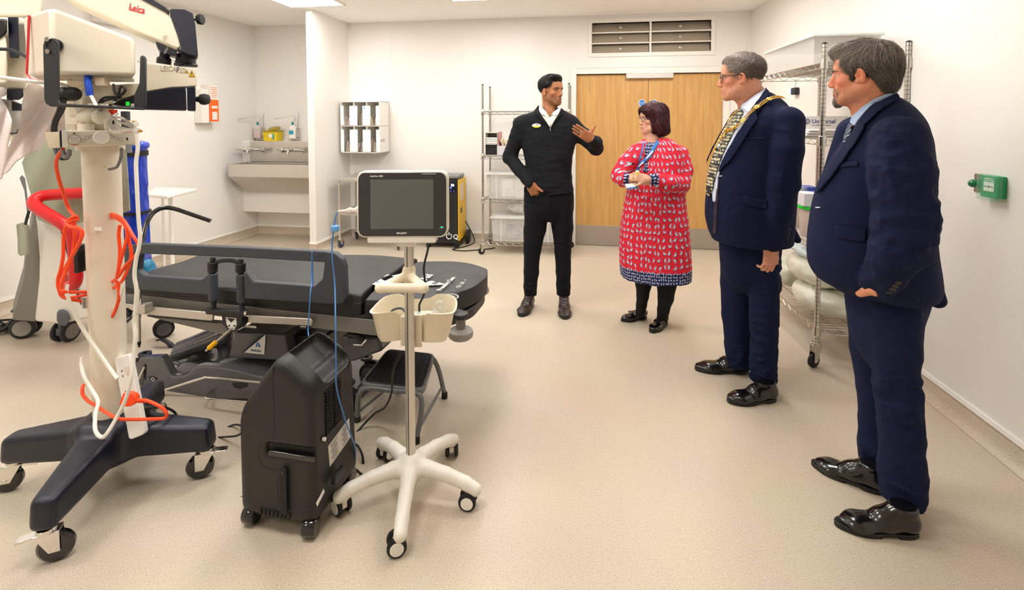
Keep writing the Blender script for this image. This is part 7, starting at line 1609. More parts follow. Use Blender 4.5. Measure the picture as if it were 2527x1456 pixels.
bd = patch('badge', [(1324+11*math.cos(a), 310+5.5*math.sin(a)) for a in [i*PI/8 for i in range(16)]], bj, M_INK, m1, .006, .002, 4); patch('yellow_half', [(1324+10*math.cos(a), 311+4.2*math.sin(a)) for a in [i*PI/8 for i in range(9)]], bj, mat('badge yellow', (232, 220, 20), .4), bd, .0085, .001, 4); patch('print_line', [(1322, 307), (1331, 307), (1331, 308.3), (1322, 308.3)], bj, mat('badge blue', (60, 90, 180), .4), bd, .0085, .001, 4)
# jeans
M_JN = mat('dark jeans', (13, 15, 22), .85, bump=.3, bscale=240, spec=.25)
f = Field((.0, 3.5, .02), (.6, 4.15, 1.05), .0065)
f.loft(rowsP([(468, 1294, 1414, .115), (490, 1292, 1416, .12), (512, 1294, 1415, .11), (536, 1306, 1404, .085), (548, 1322, 1388, .05)], Y, .12), k=.02, ang=-math.atan(91/F))
for i, pts in enumerate(([(1324, 515, 30), (1320, 565, 27.5), (1313, 620, 21.5), (1311, 670, 19), (1308, 705, 17), (1309, 722, 16)], [(1384, 515, 30), (1388, 565, 26.5), (1389, 620, 20.5), (1390, 670, 19), (1390, 705, 18), (1390, 727, 16.5)])):
    f.chain([P(a, b, Y+.01*j) for j, (a, b, r) in enumerate(pts)], [r/F*Y for a, b, r in pts], .02, kk=.012)
for i in (0, 1): f.cut(an[i]*0+V((0, 0, .09)), (0, 0, -1))
me = finish(f.mesh('jeans'), 1, [(-.006, 26, dict(stretch=(.6, .6, 2), seed=3, mask=near_mask([P(1309, 712, Y-.06), P(1390, 716, Y-.06), P(1313, 618, Y-.08), P(1389, 618, Y-.08)], .07))), (.003, 12, dict(seed=6))])
jn = obj('jeans', me, M_JN, m1, angle=180); bjn = bvh_of(jn)
patch('fly', [(1355, 484), (1360, 484), (1359, 512), (1356, 512)], bjn, M_JN, m1, .003, .002); patch('pocket_edge', [(1296, 483), (1320, 487), (1319, 489), (1296, 485)], bjn, M_JN, m1, .004, .003)
M_BR = mat('brown brogue leather', (42, 27, 21), .38, bump=.5, bscale=350, coat=.25)
for hx, tx in (((1310, 752), (1291, 775)), ((1391, 756), (1394, 781))): shoe(m1, G(*hx), G(*tx)+(G(*tx)-G(*hx)).normalized()*.06, M_BR, .050, toeh=.034)
q = MB(); c = P(1434, 325, Y-.33); dd = hv.normalized(); q.tube([c+(V((0, 0, 1))*math.cos(a)+dd.cross(V((0, 0, 1)))*math.sin(a))*.0098 for a in [i*PI/8 for i in range(16)]], .0016, 6, True); q.build('ring', M_CHROME, m1)
f = Field([q-.05 for q in wr[1]], [q+.05 for q in wr[1]], .003); dv = (wr[1]-el[1]).normalized(); MB().lathe([(.029, -.01), (.031, -.008), (.031, .008), (.029, .01)], wr[1]-dv*.012, dv, n=24).build('watch_strap', mat('plum strap', (60, 40, 48), .6), m1)
# ---------------- woman in the red patterned dress ----------------
Y = 3.50; s = .93; hd = P(1611, 292, Y); Rh = Rhead((-.985, -.17), rad(-2)); sk = (222, 170, 142)
nk = P(1612, 345, Y+.01)
f = Field((.65, 3.15, -.01), (1.42, 3.85, 1.68), .012, [((.72, 3.2, 1.0), (1.15, 3.55, 1.22), .0034), ((.85, 3.35, 1.25), (1.2, 3.75, 1.66), .0032)])
Lh = add_head(f, hd, Rh, s, nk, jaw=1.03, chin=.9, nose=.97, jowl=1, nr=.052)
sh = [P(1572, 378, Y-.02), P(1676, 382, Y+.02)]; el = [P(1527, 432, Y-.08), P(1678, 452, Y-.10)]; wr = [P(1556, 441, Y-.24), P(1596, 443, Y-.26)]
hp = [P(1590, 560, Y), P(1640, 560, Y)]; kn = [P(1592, 680, Y+.02), P(1646, 684, Y-.03)]; an = [P(1583, 765, Y+.08), P(1634, 785, Y)]
f.cone(nk, P(1612, 540, Y), .06, .12, k=.05); f.cone(sh[0], sh[1], .06, k=.05); f.cone(hp[0], hp[1], .10, k=.05)
for i in (0, 1): f.chain([sh[i], el[i], wr[i]], [.045, .034, .023], .02); f.chain([hp[i], kn[i], an[i]], [.08, .04, .028], .03)
add_hand(f, wr[1], (-.92, -.1, .22), (.1, -.95, .25), -1, [(30, 42, 30), (34, 46, 30), (38, 48, 30), (42, 48, 30)], .86, thumb=(.75, .55, .1))
add_hand(f, wr[0]+V((0, .022, 0)), (.85, .0, -.15), (.0, .9, -.3), -1, [(20, 25, 20)]*4, .84, thumb=(.8, .5, .0))
me = f.mesh('person'); relax(me, 1, .4); wrinkle(me, .0006, 70); skin_cols(me, Lh, hd, Rh, s, sk, lips=(188, 110, 104), red=.35)
m2_ = obj('person', me, attr_mat('skin', .48, spec=.4, bump=.08, bscale=500), angle=180); tag(m2_, 'woman with dark red hair in a red patterned dress, hands clasped at her waist', 'person')
eyes(Lh, Rh, s, m2_, (70, 80, 86)); brows(Lh, m2_, mat('brow brown', (92, 60, 48), .6), s, .9); glasses(Lh, s, m2_, mat('brown spectacle frame', (86, 74, 62), .3), (.0225, .0165))
fh = Field([q-.2 for q in hd], [q+.2 for q in hd], .0045)
fh.ell(Lh(0, -.014, .040), (.088, .104, .086), .01, Rh); fh.ell(Lh(0, .045, .060), (.068, .055, .035), .02, Rh)
for x in (-1, 1): fh.chain([Lh(x*.070, -.01, .02), Lh(x*.082, -.015, -.04), Lh(x*.080, -.02, -.09), Lh(x*.07, -.02, -.125)], [.028, .028, .025, .018], .03); fh.chain([Lh(x*.066, .035, .01), Lh(x*.072, .030, -.05), Lh(x*.062, .030, -.105)], [.013, .013, .010], .01)
fh.ell(Lh(0, -.055, -.045), (.085, .060, .09), .04, Rh); fh.ell(Lh(0, -.085, -.10), (.065, .040, .03), .03, Rh)
fh.ell(Lh(0, .115, -.035), (.056, .070, .088), .006, Rh, sub=True)
HW = HR((40, 14, 20), (110, 40, 50), .45)
def wdir(p):
    q = Rh.transposed() @ (p-hd); return Rh @ V((q.x*6, -.25 if q.y < .06 else .45, -1.1+ (.35 if q.z < -.08 else 0)))
hair('hair', fh, m2_, wdir, .075, .0014, HW, 3000, 5, lift=.003, noise=.004)
q = MB(); R_ = random.Random(4)
for k in range(60):
    a = -.046+.092*k/59; z0 = .075+R_.uniform(-.01, .01); q.tube([Lh(a*.9, .070-abs(a)*.3, z0), Lh(a, .094-abs(a)*.5, .05), Lh(a*1.08, .094-abs(a)*.62, .022+R_.uniform(-.008, .008))], [.0022, .002, .0008], 4)
fr0 = q.build('fringe', mat('dark red hair', (52, 20, 26), .4), m2_)
# dress with the petal print
def dress_nodes(nt, b, L, N):
    def math_(op, a, c=None):
        m = N('ShaderNodeMath'); m.operation = op
        for i, v in enumerate((a, c)):
            if v is None: continue
            if isinstance(v, (int, float)): m.inputs[i].default_value = v
            else: L(v, m.inputs[i])
        return m.outputs[0]
    at = N('ShaderNodeAttribute'); at.attribute_name = 'wrap'
    def motif(scale, els, basec, rnd, off=0.0):
        vo = N('ShaderNodeTexVoronoi'); vo.voronoi_dimensions = '2D'; vo.inputs['Scale'].default_value = 1.0; vo.inputs['Randomness'].default_value = rnd
        sc_ = N('ShaderNodeVectorMath'); sc_.operation = 'MULTIPLY'; sc_.inputs[1].default_value = (scale, scale, 0); L(at.outputs['Vector'], sc_.inputs[0])
        L(sc_.outputs[0], vo.inputs['Vector']); df = N('ShaderNodeVectorMath'); df.operation = 'SUBTRACT'; L(sc_.outputs[0], df.inputs[0]); L(vo.outputs['Position'], df.inputs[1])
        col = None; rot = N('ShaderNodeVectorRotate'); rot.rotation_type = 'Z_AXIS'; L(df.outputs[0], rot.inputs['Vector'])
        sx = N('ShaderNodeSeparateColor'); L(vo.outputs['Color'], sx.inputs[0]); L(math_('MULTIPLY', math_('SUBTRACT', sx.outputs[0], .5), 4.5), rot.inputs['Angle'])
        prev = None
        for (cx, cy, rx, ry, ang, c) in els:
            mp = N('ShaderNodeMapping'); mp.vector_type = 'TEXTURE'; mp.inputs['Location'].default_value = (cx, cy, 0); mp.inputs['Rotation'].default_value = (0, 0, rad(ang)); mp.inputs['Scale'].default_value = (rx, ry, 1)
            L(rot.outputs[0], mp.inputs[0]); ln = N('ShaderNodeVectorMath'); ln.operation = 'LENGTH'; L(mp.outputs[0], ln.inputs[0]); m = math_('LESS_THAN', ln.outputs['Value'], 1.0)
            mx = N('ShaderNodeMix'); mx.data_type = 'RGBA'; L(m, mx.inputs[0]); mx.inputs[7].default_value = (*lin(c), 1)
            if prev is None: mx.inputs[6].default_value = (*lin(basec), 1)
            else: L(prev, mx.inputs[6])
            prev = mx.outputs[2]
        return prev
    BLU, WHT, NV, RD_ = (132, 170, 206), (236, 236, 230), (14, 20, 48), (222, 22, 52)
    A = motif(21.0, [(0, .30, .55, .018, 8, (240, 120, 130)), (0, -.15, .13, .13, 0, NV), (-.17, .06, .125, .24, 38, BLU), (.17, .06, .125, .24, -38, BLU), (-.055, .03, .05, .17, 16, WHT), (.055, .03, .05, .17, -16, WHT)], RD_, .28)
    B = motif(46.0, [(0, 0, .20, .36, 20, (200, 204, 226))], (24, 34, 84), .35)
    sp = N('ShaderNodeSeparateXYZ'); L(at.outputs['Vector'], sp.inputs[0]); mx = N('ShaderNodeMix'); mx.data_type = 'RGBA'; L(sp.outputs['Z'], mx.inputs[0]); L(A, mx.inputs[6]); L(B, mx.inputs[7]); L(mx.outputs[2], b.inputs['Base Color'])
M_DR2 = node_mat('red petal print cotton', dress_nodes, .75)
def wrap(me, cx, cy, zone):
    a = co(me); u = np.arctan2(a[:, 0]-cx, -(a[:, 1]-cy))*.27; at = me.attributes.new('wrap', 'FLOAT_VECTOR', 'POINT'); v = np.stack([u, a[:, 2], zone(a)], 1); at.data.foreach_set('vector', v.astype(np.float32).ravel())
f = Field((.6, 3.05, .35), (1.5, 3.95, 1.5), .0065)
f.loft(rowsP([(341, 1592, 1650, .075), (352, 1575, 1668, .10), (372, 1560, 1682, .125), (400, 1554, 1689, .145), (440, 1550, 1693, .155), (480, 1544, 1692, .16), (520, 1536, 1694, .17), (560, 1530, 1699, .175), (620, 1526, 1704, .18), (670, 1527, 1707, .185), (697, 1530, 1706, .19)], Y, .15), k=.02, ang=-math.atan(350/F))
sleeves(f, [sh[0], P(1548, 402, Y-.04), el[0], P(1538, 443, Y-.16), wr[0]+V((-.03, .02, 0))], [.068, .064, .056, .048, .038], .03)
sleeves(f, [sh[1], P(1686, 420, Y-.02), el[1]+V((0, 0, -.01)), P(1648, 452, Y-.22), wr[1]+V((.045, .02, 0))], [.070, .068, .066, .056, .042], .03)
f.cone(P(1606, 350, Y-.14), P(1612, 330, Y), .03, .062, .01, sub=True)
f.cut((0, 0, P(1616, 697, Y-.05).z), (0, 0, -1)); me = f.mesh('dress')
relax(me, 2); wrinkle(me, .006, 7, (2.2, 2.2, .5), 3, lambda a: np.clip((1.0-a[:, 2])*2, 0, 1)); wrinkle(me, -.005, 16, seed=7, mask=near_mask([el[0], el[1], wr[0], wr[1], P(1610, 480, Y-.15)], .11))
zc_ = [P(1548, 445, Y-.2), P(1598, 446, Y-.27)]; hz = P(1616, 672, Y-.15).z
wrap(me, hd.x, Y, lambda a: ((a[:, 2] < hz) | (((a-np.array(wr[0]))**2).sum(1) < .055**2) | (((a-np.array(wr[1]+V((.02, 0, 0))))**2).sum(1) < .062**2) | (a[:, 2] > 9)).astype(float))
dr = obj('dress', me, M_DR2, m2_, angle=180); bd2 = bvh_of(dr, m2_)
py_ = patch('dress_yoke', [(1592, 360), (1599, 352), (1612, 352), (1616, 358), (1606, 380), (1590, 410), (1586, 425), (1600, 424), (1598, 430), (1584, 425), (1568, 412), (1578, 395)][:8], bd2, M_DR2, m2_, .004, .003, 4)
wrap(py_.data, hd.x, Y, lambda a: np.ones(len(a)))
M_LY = mat('lanyard blue', (52, 120, 196), .5)
patch('lanyard', [(1621, 345), (1627, 350), (1606, 388), (1580, 410), (1574, 424), (1569, 422), (1575, 404), (1600, 382)], bd2, M_LY, m2_, .009, .002, 4); patch('lanyard', [(1588, 352), (1591, 352), (1580, 395), (1574, 400)], bd2, M_LY, m2_, .009, .002, 4)
q = patch('lanyard_print', [(1610, 372), (1613, 374), (1597, 393), (1594, 391)], bd2, M_INK, m2_, .012, .001, 4); q = patch('lanyard_print', [(1587, 399), (1590, 401), (1578, 412), (1575, 410)], bd2, M_INK, m2_, .012, .001, 4)
c = P(1572.5, 425, Y-.30); MB().lathe([(.014, 0), (.014, .002)], c, (0, -1, .1), n=24).build('name_badge', M_INK, m2_); MB(fr(c+V((0, -.0022, 0)), (1, 0, 0), (0, -1, .1))).prism([(.0125*math.cos(a), .0125*math.sin(a)-.001) for a in [PI+i*PI/8 for i in range(9)]], .001).build('badge_band', mat('badge yellow', (232, 220, 20), .4), m2_)
q = MB(fr(P(1558, 458, Y-.27), (1, -.1, .2), (0, -.8, .5))); q.box((0, 0, 0), (.075, .03, .003)); q.build('id_card', M_INK, m2_); q = MB(fr(P(1559, 461, Y-.275), (1, -.1, .2), (0, -.8, .5))); q.box((0, -.008, 0.001), (.075, .01, .003)); q.build('id_card_edge', M_LY, m2_)
# tights and loafers
f = Field((.7, 3.3, .02), (1.35, 3.85, .72), .006)
for i, pts in enumerate(([(1588, 660, 23), (1588, 700, 20), (1586, 730, 15), (1583, 752, 13), (1580, 772, 12)], [(1646, 660, 25), (1645, 700, 24), (1643, 735, 19), (1637, 765, 14.5), (1634, 790, 13)])):
    f.chain([P(a, b, Y+(.05 if i == 0 else -.02)) for a, b, r in pts], [r/F*Y for a, b, r in pts], .02, kk=.012)
me = finish(f.mesh('tights'), 1); obj('tights', me, mat('black tights', (10, 10, 13), .75, spec=.3), m2_, angle=180)
M_PT = mat('black patent leather', (12, 11, 12), .16, coat=.6)
shoe(m2_, G(1594, 785), G(1534, 793), M_PT, .040, toeh=.030, lace=False, tassel=True, collar=.062, ank=.032); shoe(m2_, G(1643, 797), G(1607, 822), M_PT, .040, toeh=.030, lace=False, tassel=True, collar=.062, ank=.032)
q = MB(); q.tube([P(1563, 441, Y-.27)+V((.0085*math.cos(a), -.006+.0085*math.sin(a)*.6, .0085*math.sin(a))) for a in [i*PI/7 for i in range(14)]], .0014, 5, True); q.build('ring', mat('gold', (232, 186, 90), .2, 1), m2_)
# ---------------- suits ----------------
def suit_mat(name, c): return mat(name, c, .85, bump=.4, bscale=420, spec=.2)
M_S3 = suit_mat('navy suit cloth', (14, 23, 54)); M_S4 = suit_mat('navy wool suit cloth', (18, 27, 58)); M_BT = mat('suit button', (40, 38, 36), .35)
M_BS = mat('black dress shoe leather', (13, 12, 12), .2, coat=.5)
# ---------------- man with the gold chain ----------------
Y = 2.68; s = 1.06; PHI = math.atan(585/F); hd = P(1829, 190, Y); Rh = Rhead((-.93, .36), rad(-3)); sk = (222, 158, 128); nk = P(1862, 252, Y+.02)
hw = P(1903, 608, Y-.14)
f = Field((.95, 2.3, -.01), (1.75, 3.0, 2.0), .012, [((1.2, 2.35, .7), (1.65, 2.75, .98), .0035), ((1.0, 2.45, 1.50), (1.6, 2.95, 1.97), .0034)])
Lh = add_head(f, hd, Rh, s, nk, jaw=1.04, chin=.95, nose=1.03, jowl=1, nr=.060)
shn, eln = P(1941, 303, Y-.18), P(1934, 450, Y-.23); shf, elf, wrf = P(1835, 300, Y+.20), P(1780, 440, Y+.25), P(1775, 560, Y+.18)
f.cone(nk, P(1855, 540, Y), .07, .11, k=.05); f.cone(shn, shf, .06, k=.05); f.chain([shn, eln, hw], [.045, .036, .028], .02); f.chain([shf, elf, wrf], [.045, .036, .028], .02)
legN = [(1880, 600, 44), (1884, 700, 40), (1885, 780, 37), (1884, 860, 34), (1882, 930, 33), (1882, 955, 34)]; legF = [(1820, 600, 48), (1818, 700, 44), (1817, 780, 40), (1821, 850, 36), (1824, 895, 34), (1826, 912, 33)]
f.chain([P(a, b-8, Y-.02) for a, b, r in legN[:-1]], [.06, .05, .045, .03, .025]); f.chain([P(a, b-10, Y+.15) for a, b, r in legF[:-1]], [.06, .05, .045, .03, .024])
add_hand(f, hw, (-.10, -.05, -1), (.25, -.95, .0), -1, [(20, 44, 28), (24, 48, 30), (28, 52, 30), (32, 54, 30)], 1.06, thumb=(.85, .40, -.2))
me = f.mesh('person'); relax(me, 1, .4); wrinkle(me, .0009, 80); skin_cols(me, Lh, hd, Rh, s, sk, lips=(190, 108, 96), stubble=((196, 140, 118), .3), red=.5)
m3 = obj('person', me, attr_mat('skin', .48, spec=.4, bump=.08, bscale=500), angle=180); tag(m3, 'grey-haired man in glasses and navy suit wearing a gold chain of office', 'person')
eyes(Lh, Rh, s, m3, (80, 96, 110)); brows(Lh, m3, mat('brow grey', (120, 104, 92), .6), s, 1.3); glasses(Lh, s, m3, mat('black spectacle frame', (18, 18, 22), .3), (.0235, .0155), .0016)
fh = Field([q-.17 for q in hd], [q+.18 for q in hd], .0042)
fh.ell(Lh(0, -.014, .040), (.083*s, .104*s, .086*s), .01, Rh); fh.ell(Lh(0, .025, .088), (.058*s, .055*s, .030*s), .02, Rh)
fh.ell(Lh(0, .105, -.010), (.080*s, .070*s, .086*s), .006, Rh, sub=True); fh.ell(Lh(0, .045, -.085), (.11*s, .10*s, .078*s), .01, Rh, sub=True); fh.box(Lh(0, -.06, -.125), (.12, .12, .05), .01, .01, Rh, sub=True)
for x in (-1, 1): fh.ell(Lh(x*.084, .004, -.012), (.02, .021, .032), .006, Rh, sub=True)
fh.ell(Lh(0, .080, .005), (.08*s, .035*s, .045*s), .006, Rh, sub=True)
def g3(p, r):
    q = Rh.transposed() @ (p-hd); t = min(1, max(0, (q.y+.05)/.1))*.5+min(1, max(0, (.03-q.z)/.1))*.25; a, b = np.array(lin((76, 60, 50))), np.array(lin((168, 156, 146))); return a+(b-a)*min(1, t+r.random()*.35)
hair('hair', fh, m3, lambda p: Rh @ V((0, .35, -.75)) if (p-hd).dot(Rh @ V((0, 1, 0))) < .02 else Rh @ V((0, 1, .1)), .022, .0011, g3, 4200, 8, lift=.004)
# jacket
f = Field((.85, 2.2, .72), (1.85, 3.15, 1.75), .0068)
f.loft(rowsP([(226, 1862, 1900, .08), (240, 1845, 1922, .12), (258, 1830, 1940, .17), (285, 1812, 1952, .21), (320, 1795, 1958, .225), (370, 1772, 1960, .225), (420, 1752, 1962, .225), (480, 1738, 1964, .225), (540, 1735, 1962, .225), (580, 1742, 1958, .22), (606, 1752, 1956, .215)], Y, .2), k=.02, p=2.15, ang=-PHI)
sleeves(f, [shn, P(1940, 370, Y-.22), eln, P(1921, 525, Y-.22), hw+(eln-hw)*.08], [.086, .080, .074, .068, .056], .014); sleeves(f, [shf, elf, wrf], [.08, .07, .06], .04)
f.cone(P(1938, 560, Y+.08), P(1968, 592, Y+.05), .05, .02, .03)
me = finish(f.mesh('jacket'), 2, [(.004, 9, dict(stretch=(1, 1, .6), seed=2)), (-.006, 13, dict(seed=5, mask=near_mask([eln, P(1930, 520, Y-.27), P(1900, 300, Y-.3), P(1800, 520, Y-.2)], .10)))])
j3 = obj('jacket', me, M_S3, m3, angle=180); b3 = bvh_of(j3); b3a = bvh_of(j3, m3)
M_SHB = mat('pale blue striped shirt', (206, 214, 234), .7); 
patch('shirt', [(1838, 250), (1852, 262), (1862, 262), (1850, 290), (1822, 328), (1800, 368), (1784, 405), (1774, 440), (1768, 500), (1760, 500), (1756, 470), (1752, 480), (1746, 480), (1752, 420), (1764, 372), (1782, 330), (1800, 300), (1822, 270)], b3a, M_SHB, m3, .006, .003, 5, relaxed=5)
patch('shirt_collar', [(1886, 214), (1889, 222), (1876, 245), (1860, 265), (1849, 282), (1829, 266), (1833, 255), (1852, 244), (1870, 230)], b3a, M_SHB, m3, .012, .006, 5, relaxed=5)
def tie_nodes(nt, b, L, N):
    tc = N('ShaderNodeTexCoord'); mp = N('ShaderNodeMapping'); mp.inputs['Scale'].default_value = (1, 1, .8); v = N('ShaderNodeTexVoronoi'); v.inputs['Scale'].default_value = 70; v.inputs['Randomness'].default_value = .25
    r = N('ShaderNodeValToRGB'); r.color_ramp.interpolation = 'CONSTANT'; e = r.color_ramp.elements; e[0].color = (*lin((50, 48, 50)), 1); e[1].position = .12; e[1].color = (*lin((226, 214, 170)), 1); x = e.new(.42); x.color = (*lin((22, 24, 34)), 1)
    L(tc.outputs['Object'], mp.inputs[0]); L(mp.outputs[0], v.inputs['Vector']); L(v.outputs['Distance'], r.inputs[0]); L(r.outputs[0], b.inputs['Base Color'])
M_TIE = node_mat('navy tie with cream ovals', tie_nodes, .5)
patch('tie', [(1824, 268), (1836, 271), (1838, 278), (1826, 304), (1812, 330), (1794, 366), (1778, 404), (1768, 440), (1762, 470), (1753, 488), (1742, 472), (1744, 440), (1752, 400), (1768, 360), (1786, 322), (1806, 292), (1814, 276)], b3a, M_TIE, m3, .014, .005, 5, relaxed=5)
patch('lapel', [(1888, 214), (1899, 226), (1893, 244), (1880, 268), (1868, 282), (1872, 292), (1848, 330), (1822, 372), (1800, 402), (1782, 420), (1774, 428), (1780, 404), (1800, 366), (1826, 324), (1850, 290), (1864, 262), (1878, 244)], b3a, M_S3, m3, .013, .006, 5, relaxed=5); patch('lapel', [(1812, 278), (1806, 290), (1784, 322), (1768, 352), (1752, 384), (1742, 410), (1742, 396), (1756, 364), (1776, 328), (1796, 296)], b3a, M_S3, m3, .012, .005, 5, relaxed=5)
patch('jacket_opening', [(1768, 428), (1776, 426), (1773, 480), (1770, 530), (1768, 575), (1760, 576), (1762, 520), (1766, 470)], b3, mat('plum lining', (40, 22, 46), .5), m3, .003, .002)
patch('pocket_flap', [(1833, 483), (1893, 494), (1893, 512), (1886, 516), (1838, 506), (1832, 499)], b3, M_S3, m3, .007, .005); patch('breast_pocket', [(1832, 341), (1884, 339), (1884, 343), (1832, 345)], b3, M_S3, m3, .005, .003)
patch('buttonhole', [(1775, 434), (1783, 433), (1783, 435), (1775, 436)], b3, M_INK, m3, .004, .001)
for k in range(4): button(b3, 1949-k*2.2, 566+k*8, .0065, M_BT, m3, 'cuff_button')
f = Field((.95, 2.3, .04), (1.75, 3.15, .95), .0068)
f.loft(rowsP([(585, 1770, 1930, .15), (620, 1771, 1926, .15), (660, 1773, 1923, .145), (690, 1782, 1917, .12), (715, 1800, 1900, .08), (728, 1820, 1885, .05)], Y+.04, .15), k=.03, ang=-PHI)
f.chain([P(a, b, Y-.03) for a, b, r in legN], [r/F*Y*math.cos(PHI) for a, b, r in legN], .03, kk=.012, flat=((0, 1, 0), 1.15)); f.chain([P(a, b, Y+.15) for a, b, r in legF], [r/F*Y*math.cos(PHI) for a, b, r in legF], .03, kk=.012, flat=((0, 1, 0), 1.1))
f.cut((0, 0, .045), (0, 0, -1)); kx = [P(1882, 930, Y-.1), P(1828, 885, Y+.08), P(1905, 690, Y-.05), P(1880, 820, Y-.1)]
me = finish(f.mesh('trousers'), 2, [(-.009, 15, dict(stretch=(.8, .8, 1.6), seed=3, mask=near_mask(kx, .11))), (.005, 6, dict(stretch=(2, 2, .5), seed=6))]); t3 = obj('trousers', me, M_S3, m3, angle=180)
shoe(m3, G(1912, 985), G(1797, 993), M_BS, .052, toeh=.036); shoe(m3, G(1846, 918), G(1716, 912), M_BS, .052, toeh=.036)
# chain of office lying on the shoulders
M_GOLD = mat('gold', (232, 186, 90), .2, 1); ch = empty('chain_of_office', P(1845, 290, Y-.2), 'ornate gold chain of office across the shoulders of the grey-haired man', 'chain of office'); ba = bvh_of(j3, m3)
def onb(px, py, off):
    d = ray(px, py).normalized(); h = ba.ray_cast(V((0, 0, HCAM)), d)
    if h[0] is None: return None
    n = h[1] if h[1].dot(d) < 0 else -h[1]; return h[0]+(n*.5-d*.5).normalized()*off, n
def links(path, name, w_=.012):
    pts = spline([V((a, b, 0)) for a, b in path], 10); q = MB(); out = []
    last = None; acc = []
    for p in pts:
        h = onb(p.x, p.y, .018)
        if h: acc.append(h)
    i = 0; L_ = [0]
    for a, b in zip(acc, acc[1:]): L_.append(L_[-1]+(b[0]-a[0]).length)
    t = 0
    while t < L_[-1]:
        while i < len(L_)-2 and L_[i+1] < t: i += 1
        k = (t-L_[i])/max(L_[i+1]-L_[i], 1e-6); c = acc[i][0].lerp(acc[i+1][0], k); n = acc[i][1]; d = (acc[i+1][0]-acc[i][0]).normalized(); sd = n.cross(d)
        for s_ in (-1, 1): o_ = c+sd*s_*w_*.55; q.tube([o_+d*.0055*math.cos(a)+sd*.0036*math.sin(a) for a in [j*PI/4 for j in range(8)]], .0014, 5, True)
        q.tube([c+sd*w_*.35*math.cos(a)+n*.003*math.sin(a) for a in [j*PI/3 for j in range(6)]], .0012, 4, True); t += .0095
    return q.build(name, M_GOLD, ch, weld=False)
o_ = links([(1954, 262), (1940, 250), (1918, 243), (1895, 249), (1868, 268), (1846, 287), (1828, 308), (1812, 319), (1798, 325), (1790, 330)], 'link_row'); o_['kind'] = 'stuff'
o_ = links([(1822, 276), (1812, 286), (1803, 300), (1797, 315), (1793, 330), (1788, 345)], 'link_row'); o_['kind'] = 'stuff'
def medal(px, py, r, off=.024):
    h = onb(px, py, off)
    if not h: return
    c, n = h; M = fr(c, (1, 0, 0), n); q = MB(M)
    for k in range(6): q.ball((r*.55*math.cos(k*PI/3), r*.55*math.sin(k*PI/3), 0), (r*.38, r*.38, r*.2), 8)
    q.lathe([(r*.45, -.001), (r*.45, .003), (r*.2, .006)], n=16); o = q.build('medallion', M_GOLD, ch, weld=False); MB(M).ball((0, 0, .005), r*.22, 8).build('stone', mat('enamel white', (220, 226, 236), .2), o)
for a in ((1897, 249, .016), (1868, 268, .018), (1838, 298, .018), (1813, 318, .015), (1798, 322, .014), (1806, 296, .012)): medal(*a)
for (px, py, r) in ((1788, 342, .019), (1783, 352, .016), (1777, 364, .024), (1769, 378, .020), (1762, 388, .012)): medal(px, py, r, .030)
# ---------------- near man in navy suit ----------------
Y = 1.86; s = 1.00; PHI = math.atan(890/F); hd = P(2131, 182, Y); Rh = Rhead((-.74, .67), rad(-2)); sk = (226, 152, 118); nk = P(2162, 275, Y+.02)
hw = P(2164, 708, Y-.20)
f = Field((1.0, 1.45, -.01), (1.85, 2.3, 1.9), .012, [((1.2, 1.5, 1.46), (1.6, 2.1, 1.9), .0032), ((1.2, 1.5, .75), (1.5, 1.8, .92), .004)])
Lh = add_head(f, hd, Rh, s, nk, jaw=1.0, chin=1.0, nose=1.02, nr=.055)
shn, eln = P(2220, 348, Y-.19), P(2230, 560, Y-.27); shf, elf, wrf = P(2115, 330, Y+.20), P(2060, 480, Y+.25), P(2060, 640, Y+.18)
f.cone(nk, P(2150, 640, Y), .07, .10, k=.05); f.cone(shn, shf, .045, k=.03); f.chain([shn, eln, hw], [.045, .036, .029], .02); f.chain([shf, elf, wrf], [.045, .036, .028], .02)
f.cone(hw, hw+V((-.006, .07, -.045)), .024, .016, .02)
legN = [(2205, 750, 66), (2208, 860, 60), (2212, 960, 54), (2222, 1060, 54), (2226, 1160, 54), (2226, 1255, 50), (2226, 1270, 50)]; legF = [(2142, 750, 62), (2148, 860, 56), (2158, 960, 48), (2160, 1040, 44), (2158, 1100, 43), (2160, 1155, 42), (2166, 1185, 42)]
f.chain([P(a, b, Y-.06) for a, b, r in legN], [.06, .05, .045, .04, .035, .03, .03]); f.chain([P(a, b, Y+.14) for a, b, r in legF], [.06, .05, .045, .035, .03, .03, .03])
me = f.mesh('person'); relax(me, 1, .4); wrinkle(me, .0009, 80)
def sr(x, y, z): return np.clip(np.exp(-((x/.026)**4+((y-.085)/.03)**4+((z+.088)/.022)**4))+np.exp(-((x/.028)**4+((y-.1)/.02)**4+((z+.056)/.006)**4))*.8, 0, 1)
sr.col = (104, 92, 84); sr.k = .8
skin_cols(me, Lh, hd, Rh, s, sk, lips=(186, 104, 92), stubble=((150, 104, 84), .45), sreg=sr, red=.5)
m4 = obj('person', me, attr_mat('skin', .48, spec=.4, bump=.08, bscale=500), angle=180); tag(m4, 'nearest man in navy suit with tousled grey hair and goatee, hand in pocket', 'person')
eyes(Lh, Rh, s, m4, (70, 60, 50)); brows(Lh, m4, mat('brow dark grey', (66, 54, 46), .6), s, 1.6)
fh = Field([q-.05 for q in Lh(0, .09, -.09)], [q+.05 for q in Lh(0, .09, -.09)], .003); fh.ell(Lh(0, .082, -.102), (.024, .018, .022), .01, Rh); fh.ell(Lh(0, .086, -.055), (.024, .0105, .004), .006, Rh)
for x in (-1, 1): fh.cone(Lh(x*.025, .078, -.058), Lh(x*.022, .078, -.09), .005, .007, .006)
hair('goatee', fh, m4, lambda p: Rh @ V((0, .5, -1)), .012, .0006, HR((70, 60, 52), (176, 168, 158), .6), 900, 12, lift=.002)
fh = Field([q-.18 for q in hd], [q+.19 for q in hd], .0042)
